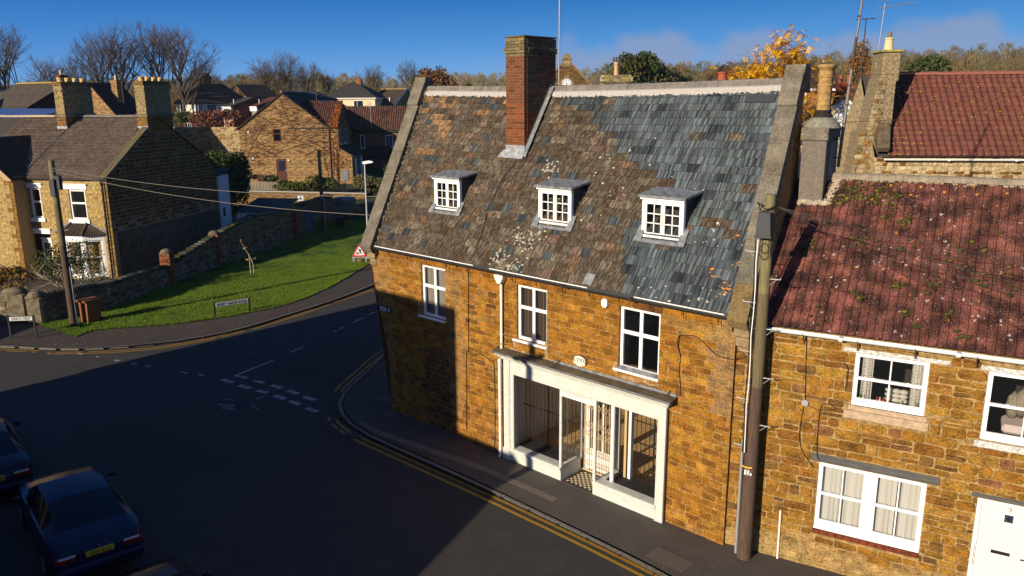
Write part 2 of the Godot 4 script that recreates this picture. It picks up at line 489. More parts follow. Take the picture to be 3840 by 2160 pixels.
	for q in [[[-9.75, -26.79], [-9.27, -26.56], [-9.37, -26.40], [-9.87, -26.70]], [[-8.96, -26.26], [-8.53, -26.09], [-8.62, -25.90], [-9.05, -26.16]], [[-8.17, -25.82], [-7.72, -25.52], [-7.86, -25.35], [-8.3, -25.68]], [[-7.51, -25.33], [-7.06, -24.98], [-7.18, -24.82], [-7.63, -25.16]], [[-6.82, -24.75], [-6.37, -24.40], [-6.49, -24.25], [-6.95, -24.6]], [[-10.10, -26.43], [-9.60, -26.11], [-9.72, -25.92], [-10.22, -26.24]], [[-9.29, -25.84], [-8.81, -25.54], [-8.93, -25.36], [-9.41, -25.68]], [[-8.53, -25.35], [-8.09, -25.08], [-8.21, -24.90], [-8.65, -25.2]], [[-7.81, -24.84], [-7.34, -24.53], [-7.47, -24.35], [-7.94, -24.68]], [[-7.17, -24.35], [-6.75, -24.02], [-6.85, -23.85], [-7.29, -24.18]], [[-6.47, -23.72], [-6.05, -23.42], [-6.16, -23.27], [-6.58, -23.58]]]:
		g = Geo.new()
		var a := V2(q[0][0], q[0][1]); var b := V2(q[1][0], q[1][1]); var c := V2(q[2][0], q[2][1]); var d := V2(q[3][0], q[3][1])
		for i in 10:
			for j in 4:
				if rng.randf() < 0.13: continue
				var f := func(u: float, w: float): return a.lerp(b, u).lerp(d.lerp(c, u), w)
				g.poly([f.call(i / 10.0, j / 4.0), f.call((i + 1) / 10.0, j / 4.0), f.call((i + 1) / 10.0, (j + 1) / 4.0), f.call(i / 10.0, (j + 1) / 4.0)], -0.09)
		put("dash", g, whi, marks)
	g = Geo.new()
	strip(g, [[-9.85, -26.69], [-8.95, -28.43]], 0.1, -0.09)
	strip(g, [[-8.57, -29.37], [-8.26, -30.05]], 0.09, -0.09, 0.2)
	for l in [[[-7.49, -32.13], [-7.2, -32.85]], [[-7.04, -33.27], [-6.64, -34.36]], [[-6.5, -34.8], [-6.13, -35.65]]]: strip(g, l, 0.09, -0.09, 0.25)
	put("centre_line", g, whi, marks)
	g = Geo.new()
	for q in [[-16.81, -29.43, -16.56, -29.28], [-15.88, -29.02, -15.67, -28.88], [-15.13, -28.63, -14.76, -28.48], [-14.15, -28.15, -13.9, -28.05], [-13.5, -27.9, -13.30, -27.81], [-11.9, -27.15, -11.6, -27.03], [-11.2, -26.9, -10.95, -26.78]]: strip(g, [[q[0], q[1]], [q[2], q[3]]], 0.11, -0.09, 0.1)
	put("worn_dash", g, whi, marks)
	# surveyors' spray marks
	g = Geo.new()
	for l in [[[-8.36, -24.43], [-8.16, -24.76]], [[-8.36, -24.43], [-8.26, -24.47]], [[-8.33, -23.86], [-7.98, -23.48]], [[-8.33, -23.86], [-8.2, -23.95]], [[-9.41, -24.5], [-9.05, -24.36]]]: strip(g, l, 0.03, -0.089)
	put("spray_arrow", g, whi, marks)
	for w in [["#375", V(-9.45, -0.088, -24.02), 0.2], ["5002", V(-9.22, -0.088, -23.72), 0.17]]:
		var t := MeshInstance3D.new(); var tm := TextMesh.new(); tm.text = w[0]; tm.font = font("Droid Sans", 300); tm.font_size = 32; tm.pixel_size = w[2] / 24.0; tm.depth = 0.002; tm.horizontal_alignment = HORIZONTAL_ALIGNMENT_LEFT
		tm.material = whi; t.mesh = tm
		t.transform = Transform3D(Basis.from_euler(V(0, deg_to_rad(-20), 0)) * Basis.from_euler(V(-PI / 2, 0, 0)), w[1])
		t.name = piece_name("spray_lettering", marks); marks.add_child(t, true)
	# gully grate
	g = Geo.new()
	var gx := V(0.724, 0, 0.690); var gz := V(0.690, 0, -0.724); var go := V(-4.86, -0.1, -21.62)
	for k in 7:
		g.xf = Transform3D(Basis(gx, Vector3.UP, gx.cross(Vector3.UP)), go + gx * (0.06 * k))
		g.bev(V(0, -0.02, -0.3), V(0.03, 0.014, 0), 0.004)
	put("gully_grate", g, mats["iron_cover"], marks)
	# the green
	var lawn := mat("lawn", Color(0.085, 0.165, 0.013), 0.95, {"tex": grain("lawn", 1024, [[0.006, 0.6, 3], [0.05, 0.6, 3], [0.3, 0.7, 1]], 0.35, 1.0), "scale": 0.12, "normal": bump("lawn_bump", 512, 0.2, 6.0, 3), "depth": 1.0})
	g = Geo.new()
	var gp := []
	for q in smooth_line(GREEN, 3): gp.append(V2(q[0], q[1]))
	var gw := []
	for q in WALL: gw.append(V2(q[0] - 0.2, q[1]))
	gw.reverse()
	gp.append_array([V2(-7.6, -59), V2(-12.9, -59)]); gp.append_array(gw)
	var tri := Geometry2D.triangulate_polygon(PackedVector2Array(gp))
	for i in range(0, tri.size(), 3):
		var P := []
		for k in 3: P.append(V(gp[tri[i + k]].x, 0.03 + land(0, gp[tri[i + k]].y), gp[tri[i + k]].y))
		if (P[1] - P[0]).cross(P[2] - P[0]).y > 0: g.tri(P[0], P[1], P[2])
		else: g.tri(P[0], P[2], P[1])
	struct(put("green", g, lawn))
	grass_blades(PackedVector2Array(gp))

func grass_blades(area: PackedVector2Array):
	var bl := Geo.new()
	for i in 5:
		var a := TAU * i / 5.0 + rng.randf() * 0.6; var d := V(cos(a), 0, sin(a)); var s := V(-d.z, 0, d.x) * 0.006
		var o := V(rng.randf_range(-0.03, 0.03), 0, rng.randf_range(-0.03, 0.03)); var h := rng.randf_range(0.05, 0.095)
		bl.tri(o - s, o + s, o + d * rng.randf_range(0.02, 0.05) + Vector3.UP * h)
	var m := bl.mesh(); m.surface_set_material(0, mat("grass_blade", Color(0.12, 0.23, 0.014), 0.7, {"back": Color(0.25, 0.4, 0.05)}))
	var f := FastNoiseLite.new(); f.seed = 3; f.frequency = 0.5
	var xs := []
	var lo := V2(1e9, 1e9); var hi := V2(-1e9, -1e9)
	for p in area: lo = lo.min(p); hi = hi.max(p)
	var tries := 0
	while xs.size() < 60000 and tries < 400000:
		tries += 1
		var p := V2(rng.randf_range(lo.x, hi.x), rng.randf_range(lo.y, hi.y))
		if not Geometry2D.is_point_in_polygon(p, area): continue
		xs.append(p)
	var mm := MultiMesh.new(); mm.transform_format = MultiMesh.TRANSFORM_3D; mm.use_colors = true; mm.mesh = m; mm.instance_count = xs.size()
	for i in xs.size():
		var p: Vector2 = xs[i]
		var k := 0.75 + 0.6 * f.get_noise_2dv(p)
		mm.set_instance_transform(i, Transform3D(Basis(Vector3.UP, rng.randf() * TAU).scaled(V(1, k, 1) * rng.randf_range(0.8, 1.5)), V(p.x, 0.025 + land(0, p.y), p.y)))
		mm.set_instance_color(i, Color(1.0 + rng.randf_range(-0.2, 0.5), 1.0 + rng.randf_range(-0.3, 0.15), 1.0))
	var o := MultiMeshInstance3D.new(); o.multimesh = mm; o.name = "grass"; add_child(o)
	tag(o, "short green grass covering the lawn behind the road bend", "grass"); stuff(o)
	# fallen leaves
	var lf := Geo.new()
	for i in 240:
		var p: Vector2 = xs[rng.randi() % xs.size()]
		if p.y < -42 and rng.randf() < 0.7: continue
		lf.col = Color(0.5, 0.3, 0.06) if rng.randf() < 0.6 else Color(0.35, 0.16, 0.05)
		var a := rng.randf() * TAU; var u := V(cos(a), rng.randf_range(-0.3, 0.3), sin(a)) * 0.035; var w := V(-sin(a), rng.randf_range(-0.2, 0.3), cos(a)) * 0.028
		var c := V(p.x, 0.09 + land(0, p.y), p.y)
		lf.quad(c - u, c + w, c + u, c - w)
	for i in 160:
		var q: Array = GREEN[rng.randi() % 10]
		var c := V(q[0] + rng.randf_range(-0.8, 1.0), 0.012, q[1] + rng.randf_range(-0.2, 1.1))
		var a := rng.randf() * TAU; var u := V(cos(a), 0.1, sin(a)) * 0.03; var w := V(-sin(a), 0.1, cos(a)) * 0.025
		lf.col = Color(0.45, 0.25, 0.06)
		lf.quad(c - u, c + w, c + u, c - w)
	var lo2 := put("fallen_leaves", lf, mat("leaf_litter", Color(1, 1, 1), 0.9))
	tag(lo2, "scattered yellow and brown leaves fallen on the green", "leaves"); stuff(lo2)

func font(called: String, weight := 400) -> SystemFont:
	var f := SystemFont.new(); f.font_names = PackedStringArray([called]); f.font_weight = weight
	return f

func lettering(called: String, text: String, m: Material, parent: Node3D, at: Vector3, height: float, fnt := "Droid Sans", weight := 400, depth := 0.003, squeeze := 1.0, turn := Basis.IDENTITY):
	var tm := TextMesh.new(); tm.text = text; tm.font = font(fnt, weight); tm.font_size = 48; tm.pixel_size = height / 34.5; tm.depth = depth
	tm.material = m
	var o := MeshInstance3D.new(); o.mesh = tm; o.name = piece_name(called, parent); parent.add_child(o, true)
	o.transform = Transform3D(turn.scaled_local(V(squeeze, 1, 1)), at)
	return o

# ---------- masonry, tiles, windows
func flush(parent: Node3D, called: String, pieces: Array, most := 300):
	# pieces: [Geo, material, world centre]; the nearest ones are meshes of their own, the rest one joined mesh
	var eye := V(0, 9.4, 0)
	pieces.sort_custom(func(a, b): return eye.distance_squared_to(a[2]) < eye.distance_squared_to(b[2]))
	var rest := {}
	for i in pieces.size():
		var p: Array = pieces[i]
		if i < most: put(called, p[0], p[1], parent)
		else:
			var k: Material = p[1]
			if not rest.has(k): rest[k] = Geo.new()
			var g: Geo = rest[k]; var q: Geo = p[0]
			g.v.append_array(q.v); g.n.append_array(q.n); g.c.append_array(q.c); g.t.append_array(q.t)
	if rest.is_empty(): return
	var mesh := ArrayMesh.new()
	for k in rest:
		var g: Geo = rest[k]
		var a := []
		a.resize(Mesh.ARRAY_MAX)
		a[Mesh.ARRAY_VERTEX] = g.v; a[Mesh.ARRAY_NORMAL] = g.n; a[Mesh.ARRAY_COLOR] = g.c; a[Mesh.ARRAY_TEX_UV] = g.t
		mesh.add_surface_from_arrays(Mesh.PRIMITIVE_TRIANGLES, a)
		mesh.surface_set_material(mesh.get_surface_count() - 1, k)
	var o := MeshInstance3D.new(); o.mesh = mesh; o.name = piece_name(called + "_field", parent); parent.add_child(o, true); stuff(o)

func wall_sheet(g: Geo, x0: float, x1: float, y0: float, y1: float, z: float, holes: Array, thick: float):
	# a wall front with openings [x0, x1, y0, y1], their reveals and the back face
	var xs := [x0, x1]; var ys := [y0, y1]
	for h in holes: xs.append_array([h[0], h[1]]); ys.append_array([h[2], h[3]])
	xs.sort(); ys.sort()
	for i in xs.size() - 1:
		for j in ys.size() - 1:
			if xs[i + 1] - xs[i] < 1e-4 or ys[j + 1] - ys[j] < 1e-4: continue
			var cx: float = (xs[i] + xs[i + 1]) / 2; var cy: float = (ys[j] + ys[j + 1]) / 2
			if cx < x0 or cx > x1 or cy < y0 or cy > y1: continue
			if holes.any(func(h): return cx > h[0] and cx < h[1] and cy > h[2] and cy < h[3]): continue
			for s in [[z, true], [z - thick, false]]:
				var a := V(xs[i], ys[j], s[0]); var b := V(xs[i + 1], ys[j], s[0]); var c := V(xs[i + 1], ys[j + 1], s[0]); var d := V(xs[i], ys[j + 1], s[0])
				if s[1]: g.quad(a, b, c, d)
				else: g.quad(d, c, b, a)
	for h in holes:
		var zb := z - thick
		g.quad(V(h[0], h[2], z), V(h[0], h[2], zb), V(h[0], h[3], zb), V(h[0], h[3], z))
		g.quad(V(h[1], h[2], zb), V(h[1], h[2], z), V(h[1], h[3], z), V(h[1], h[3], zb))
		g.quad(V(h[0], h[3], zb), V(h[1], h[3], zb), V(h[1], h[3], z), V(h[0], h[3], z))
		if h[2] > y0 + 0.01: g.quad(V(h[0], h[2], z), V(h[1], h[2], z), V(h[1], h[2], zb), V(h[0], h[2], zb))

func stone_geo(x0: float, x1: float, y0: float, y1: float, z: float, proud: float, rough: float, col: Color, xf := Transform3D.IDENTITY) -> Geo:
	# one dressed stone: uneven outline, rounded arris, slightly hollow or bulging face
	var g := Geo.new(); g.xf = xf; g.col = col
	var w := x1 - x0; var h := y1 - y0; var cut := minf(w, h) * rng.randf_range(0.1, 0.25)
	var o := []
	for q in [[x0 + cut, y0], [x1 - cut, y0], [x1, y0 + cut], [x1, y1 - cut], [x1 - cut, y1], [x0 + cut, y1], [x0, y1 - cut], [x0, y0 + cut]]:
		o.append(V2(q[0] + rng.randf_range(-1, 1) * rough, q[1] + rng.randf_range(-1, 1) * rough))
	var c := V2((x0 + x1) / 2, (y0 + y1) / 2)
	var ins := minf(0.018, minf(w, h) * 0.16)
	var zt := []
	for i in 8: zt.append(z + proud * rng.randf_range(0.75, 1.15))
	var inn := []
	for i in 8: inn.append(o[i] + (c - o[i]).normalized() * ins)
	var cz := z + proud * rng.randf_range(0.9, 1.35)
	for i in 8:
		var k := (i + 1) % 8
		var A := V(o[i].x, o[i].y, z - 0.012); var B := V(o[k].x, o[k].y, z - 0.012)
		var A1 := V(o[i].x, o[i].y, z + proud * 0.5); var B1 := V(o[k].x, o[k].y, z + proud * 0.5)
		var A2 := V(inn[i].x, inn[i].y, zt[i]); var B2 := V(inn[k].x, inn[k].y, zt[k])
		g.quad(A, B, B1, A1); g.quad(A1, B1, B2, A2); g.tri(A2, B2, V(c.x, c.y, cz))
	return g

func coursed(x0: float, x1: float, y0: float, y1: float, z: float, holes: Array, o: Dictionary) -> Array:
	# stones laid in uneven courses; o: ch (course heights), cl (stone lengths), joint, proud, rough, col (Callable(x, y) -> Color), mat, xf, parent, left, top
	var out := []
	var y := y0; var first := true
	var xf: Transform3D = o.get("xf", Transform3D.IDENTITY); var parent: Node3D = o.parent
	while y < y1 - 0.03:
		var h: float = minf(rng.randf_range(o.ch[0], o.ch[1]), y1 - y)
		if y1 - y - h < o.ch[0] * 0.5: h = y1 - y
		var x: float = (o.left.call(y + h / 2) if o.has("left") else x0) - rng.randf() * o.cl[0] * 0.5
		var xl := x0 if not o.has("left") else float(o.left.call(y + h / 2))
		while x < x1:
			var l := rng.randf_range(o.cl[0], o.cl[1])
			var spans := [[maxf(x, xl), minf(x + l, x1)]]
			var ya := y; var yb := y + h
			for hl in holes:
				if hl[3] <= ya + 0.01 or hl[2] >= yb - 0.01: continue
				var nx := []
				for s in spans:
					if s[1] <= hl[0] or s[0] >= hl[1]: nx.append(s); continue
					if hl[3] < ya + h * 0.45: ya = hl[3]; nx.append(s); continue
					if hl[2] > yb - h * 0.45: yb = hl[2]; nx.append(s); continue
					if s[0] < hl[0]: nx.append([s[0], hl[0]])
					if s[1] > hl[1]: nx.append([hl[1], s[1]])
				spans = nx
			for s in spans:
				var j: float = o.joint * 0.5 * rng.randf_range(0.7, 1.4)
				if s[1] - s[0] < 0.05: continue
				var cx: float = (s[0] + s[1]) / 2; var cy := (ya + yb) / 2
				if o.has("top") and yb - h * 0.3 > float(o.top.call(cx)): continue
				if h > 0.16 and rng.randf() < o.get("split", 0.0):
					var ym := lerpf(ya, yb, rng.randf_range(0.4, 0.6))
					for e in [[ya, ym], [ym, yb]]:
						out.append([stone_geo(s[0] + j, s[1] - j, e[0] + j, e[1] - j, z, o.proud * rng.randf_range(0.6, 1.2), o.rough, o.col.call(cx, cy), xf), o.mat, parent.global_transform * (xf * V(cx, cy, z))])
				else:
					out.append([stone_geo(s[0] + j, s[1] - j, ya + j, yb - j, z, o.proud * rng.randf_range(0.6, 1.2), o.rough, o.col.call(cx, cy), xf), o.mat, parent.global_transform * (xf * V(cx, cy, z))])
			x += l
		y += h
	return out

func brick_geo(a: Vector3, b: Vector3, col: Color, xf := Transform3D.IDENTITY) -> Geo:
	var g := Geo.new(); g.xf = xf; g.col = col
	g.bev(a, b, 0.004)
	return g

func pane_mat() -> StandardMaterial3D:
	if mats.has("window_glass"): return mats["window_glass"]
	var m := mat("window_glass", Color(0.02, 0.025, 0.03), 0.02, {"alpha": 0.16, "vc": false, "spec": 0.5})
	return m

func white_paint() -> StandardMaterial3D:
	return mat("white_gloss", Color(0.78, 0.78, 0.76), 0.35, {"spec": 0.5})

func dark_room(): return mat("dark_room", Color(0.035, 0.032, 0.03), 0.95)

func window(parent: Node3D, x0: float, x1: float, y0: float, y1: float, z: float, o := {}) -> MeshInstance3D:
	# a framed window whose outer face lies at z; o: cols, rows (fractions), fw, bw, deep, mat, xf, called
	var fw: float = o.get("fw", 0.07); var bw: float = o.get("bw", 0.05); var d: float = o.get("deep", 0.06)
	var m: Material = o.get("mat", white_paint()); var xf: Transform3D = o.get("xf", Transform3D.IDENTITY)
	var g := Geo.new(); g.xf = xf
	g.bev(V(x0, y0, z - d), V(x0 + fw, y1, z)); g.bev(V(x1 - fw, y0, z - d), V(x1, y1, z))
	g.bev(V(x0 + fw, y0, z - d), V(x1 - fw, y0 + fw, z - 0.001)); g.bev(V(x0 + fw, y1 - fw, z - d), V(x1 - fw, y1, z - 0.001))
	var f := put(o.get("called", "window"), g, m, parent)
	var xs := [x0 + fw]; var ys := [y0 + fw]
	for c in o.get("cols", []): xs.append(lerpf(x0 + fw, x1 - fw, c))
	for r in o.get("rows", []): ys.append(lerpf(y0 + fw, y1 - fw, r))
	xs.append(x1 - fw); ys.append(y1 - fw)
	var zb := z - 0.012
	for i in range(1, xs.size() - 1):
		g = Geo.new(); g.xf = xf; g.bev(V(xs[i] - bw / 2, ys[0], z - d + 0.006), V(xs[i] + bw / 2, ys[-1], zb), 0.008); put("mullion", g, m, f)
	for j in range(1, ys.size() - 1):
		g = Geo.new(); g.xf = xf; g.bev(V(xs[0], ys[j] - bw / 2, z - d + 0.008), V(xs[-1], ys[j] + bw / 2, zb - 0.002), 0.008); put("transom", g, m, f)
	for i in xs.size() - 1:
		for j in ys.size() - 1:
			g = Geo.new(); g.xf = xf
			g.quad(V(xs[i], ys[j], z - d * 0.55), V(xs[i + 1], ys[j], z - d * 0.55), V(xs[i + 1], ys[j + 1], z - d * 0.55), V(xs[i], ys[j + 1], z - d * 0.55))
			put("pane", g, pane_mat(), f)
	return f

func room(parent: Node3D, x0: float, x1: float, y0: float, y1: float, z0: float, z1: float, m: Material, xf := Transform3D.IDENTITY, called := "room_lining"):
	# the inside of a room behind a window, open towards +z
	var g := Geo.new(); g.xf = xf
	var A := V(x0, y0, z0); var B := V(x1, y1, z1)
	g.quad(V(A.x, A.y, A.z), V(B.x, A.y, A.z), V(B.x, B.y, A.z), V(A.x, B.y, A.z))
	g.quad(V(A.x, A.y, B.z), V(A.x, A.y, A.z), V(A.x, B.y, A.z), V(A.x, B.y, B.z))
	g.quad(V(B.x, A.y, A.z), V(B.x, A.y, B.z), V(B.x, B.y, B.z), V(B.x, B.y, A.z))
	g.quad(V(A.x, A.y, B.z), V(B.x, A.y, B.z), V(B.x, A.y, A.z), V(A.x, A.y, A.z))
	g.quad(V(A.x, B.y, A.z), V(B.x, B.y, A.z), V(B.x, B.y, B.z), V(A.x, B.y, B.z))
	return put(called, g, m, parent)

func curtain(parent: Node3D, x0: float, x1: float, y0: float, y1: float, z: float, folds: int, m: Material, amp := 0.025, xf := Transform3D.IDENTITY, called := "curtain"):
	var g := Geo.new(); g.xf = xf
	var n := folds * 8; var ph := rng.randf() * 6
	for i in n:
		var a := float(i) / n; var b := float(i + 1) / n
		var f := func(t: float): return V2(lerpf(x0, x1, t + 0.012 * sin(t * 40 + ph)), z + amp * sin(t * folds * TAU + ph + 1.3 * sin(t * 9.0)))
		var p: Vector2 = f.call(a); var q: Vector2 = f.call(b)
		g.quad(V(p.x, y0, p.y), V(q.x, y0, q.y), V(q.x, y1, q.y * 0.4 + z * 0.6), V(p.x, y1, p.y * 0.4 + z * 0.6))
	return put(called, g, m, parent)

func gutter(parent: Node3D, x0: float, x1: float, y: float, z: float, r: float, m: Material, brackets := 0, bm: Material = null):
	# a half-round gutter along x, centre line at y, z
	var g := Geo.new()
	var n := 8
	for i in n:
		var a0 := PI + PI * i / n; var a1 := PI + PI * (i + 1) / n
		var p0 := V(0, sin(a0), cos(a0)); var p1 := V(0, sin(a1), cos(a1))
		for s in [[r, 1], [r * 0.86, -1]]:
			var A: Vector3 = V(x0, y, z) + p0 * s[0]; var B: Vector3 = V(x0, y, z) + p1 * s[0]
			var d := V(x1 - x0, 0, 0)
			if s[1] > 0: g.quad(A, A + d, B + d, B) if (d.cross(B - A)).dot(p0) > 0 else g.quad(B, B + d, A + d, A)
			else: g.quad(B, B + d, A + d, A) if (d.cross(B - A)).dot(p0) > 0 else g.quad(A, A + d, B + d, B)
	for s in [-1.0, 1.0]: g.bev(V(x0, y - 0.004, z + s * r - 0.006), V(x1, y + 0.006, z + s * r + 0.006), 0.003)
	var k := x0 + 1.9
	while k < x1 - 0.5:
		g.bev(V(k - 0.04, y - r - 0.008, z - r), V(k + 0.04, y + 0.008, z + r + 0.008), 0.012)
		k += 1.95
	var o := put("gutter", g, m, parent)
	for i in brackets:
		var x := lerpf(x0 + 0.25, x1 - 0.25, float(i) / maxi(1, brackets - 1))
		g = Geo.new()
		g.tube([V(x, y - 0.16, z - r - 0.03), V(x, y - 0.15, z - 0.02), V(x, y - r - 0.01, z), V(x, y - 0.02, z + r + 0.008)], 0.009, 5)
		g.tube([V(x, y - 0.02, z - r - 0.01), V(x, y - 0.24, z - r - 0.02)], 0.01, 5)
		put("bracket", g, bm, o)
	return o

func tiled(parent: Node3D, called: String, x0: float, x1: float, eave: Vector2, ridge: Vector2, cover: float, gauge: float, rolls: int, m: Material, col, o := {}):
	# corrugated interlocking tiles; eave and ridge are (z, y) in the parent's frame; each tile is its own mesh
	var run := ridge - eave; var sl := run.length(); var rows := int(ceil(sl / gauge)); gauge = sl / rows
	var cols := int(ceil((x1 - x0) / cover)); cover = (x1 - x0) / cols
	var up := V(0, run.y, run.x).normalized(); var nn := V(1, 0, 0).cross(up).normalized()
	if nn.y < 0: nn = -nn
	var amp: float = o.get("amp", 0.028); var seg := rolls * int(o.get("seg", 6))
	var pieces := []
	var skip = o.get("skip", func(_x, _s): return false)
	for r in rows:
		for c in cols:
			var xa := x0 + c * cover; var s0 := r * gauge
			if skip.call(xa + cover / 2, s0 + gauge / 2): continue
			var g := Geo.new(); g.col = col.call(xa, s0)
			var lift := rng.randf_range(-0.003, 0.005); var yaw := rng.randf_range(-0.004, 0.004)
			var prof := []
			for k in seg + 1:
				var t := float(k) / seg
				var ph := fposmod(t * rolls, 1.0)
				var hgt: float
				if o.get("wave", false): hgt = amp * (0.5 + 0.5 * sin(TAU * (ph + 0.1)))
				else: hgt = amp * (pow(maxf(0.0, sin(PI * clampf((ph - 0.6) / 0.4, 0, 1))), 0.8)) - amp * 0.12 * sin(PI * clampf(ph / 0.6, 0, 1))
				prof.append([t * cover, hgt])
			var base := V(xa, eave.y, eave.x) + up * s0 + nn * (0.028 + lift)
			for k in seg:
				var p0: Vector3 = base + V(prof[k][0], 0, 0) + nn * prof[k][1]; var p1: Vector3 = base + V(prof[k + 1][0], 0, 0) + nn * prof[k + 1][1]
				p0 += up * yaw * prof[k][0]; p1 += up * yaw * prof[k + 1][0]
				var L := up * (gauge + 0.02) - nn * 0.028
				var u0 := V2(xa + prof[k][0], -s0); var u1 := V2(xa + prof[k + 1][0], -s0); var dv := V2(0, -gauge)
				g.quad_uv(p0, p1, p1 + L, p0 + L, u0, u1, u1 + dv, u0 + dv)
				var D := -nn * 0.026
				g.quad_uv(p0 + D, p1 + D, p1, p0, u0, u1, u1, u0)
			pieces.append([g, m, parent.global_transform * (base + V(cover / 2, 0, 0))])
	flush(parent, called, pieces, o.get("most", 300))

func ridge_tiles(parent: Node3D, x0: float, x1: float, y: float, z: float, r: float, m: Material, len := 0.45, sharp := false, sagf = null):
	var n := int(ceil((x1 - x0) / len)); len = (x1 - x0) / n
	for i in n:
		var g := Geo.new(); g.col = vary(Color(1, 1, 1), 0.12, 0.03)
		var xa := x0 + i * len; var xb := xa + len - 0.006; var dy := rng.randf_range(-0.006, 0.006)
		var ya: float = y + dy + (sagf.call(xa) if sagf != null else 0.0); var yb: float = y + dy + (sagf.call(xb) if sagf != null else 0.0)
		var pr := []
		if sharp: pr = [V2(-r, -r * 1.25), V2(-0.02, 0.03), V2(0.02, 0.03), V2(r, -r * 1.25)]
		else:
			for k in 9: pr.append(V2(-cos(PI * k / 8.0) * r, sin(PI * k / 8.0) * r * 0.9 - r * 0.5))
		for k in pr.size() - 1:
			g.qo(V(xa, ya + pr[k].y, z + pr[k].x), V(xb, yb + pr[k].y, z + pr[k].x), V(xb, yb + pr[k + 1].y, z + pr[k + 1].x), V(xa, ya + pr[k + 1].y, z + pr[k + 1].x), V((xa + xb) / 2, y - r, z))
		for e in [[xa, ya], [xb, yb]]:
			for k in pr.size() - 1: g.tri(V(e[0], e[1] - r, z), V(e[0], e[1] + pr[k].y, z + pr[k].x), V(e[0], e[1] + pr[k + 1].y, z + pr[k + 1].x))
		put("ridge_tile", g, m, parent)

# ---------- the corner building: ironstone, slate roof, white shopfront
const CW := -0.12      # plane of its front wall
func slope_y(z: float) -> float: return 5.17 + 1.563 * (0.02 - z)
func sag(x: float) -> float: return -0.07 * sin(PI * clampf((x + 11.0) / 11.9, 0, 1))

func ironstone(x: float, y: float) -> Color:
	var r := rng.randf()
	var c := Color(0.36, 0.155, 0.016)
	if r < 0.2: c = Color(0.46, 0.22, 0.026)
	elif r < 0.4: c = Color(0.29, 0.12, 0.015)
	elif r < 0.43: c = Color(0.19, 0.078, 0.018)
	elif r < 0.6: c = Color(0.41, 0.17, 0.015)
	elif r < 0.66: c = Color(0.38, 0.2, 0.05)
	return vary(c, 0.13, 0.06)

func stone_mat() -> StandardMaterial3D:
	return mat("ironstone", Color(1, 1, 1), 0.92, {"tex": grain("ironstone_grain", 1024, [[0.006, 0.55, 4], [0.035, 0.7, 3], [0.2, 0.7, 2]], 0.4, 1.12), "normal": bump("stone_bump", 512, 0.06, 5.0, 4), "depth": 0.7, "scale": 0.55})

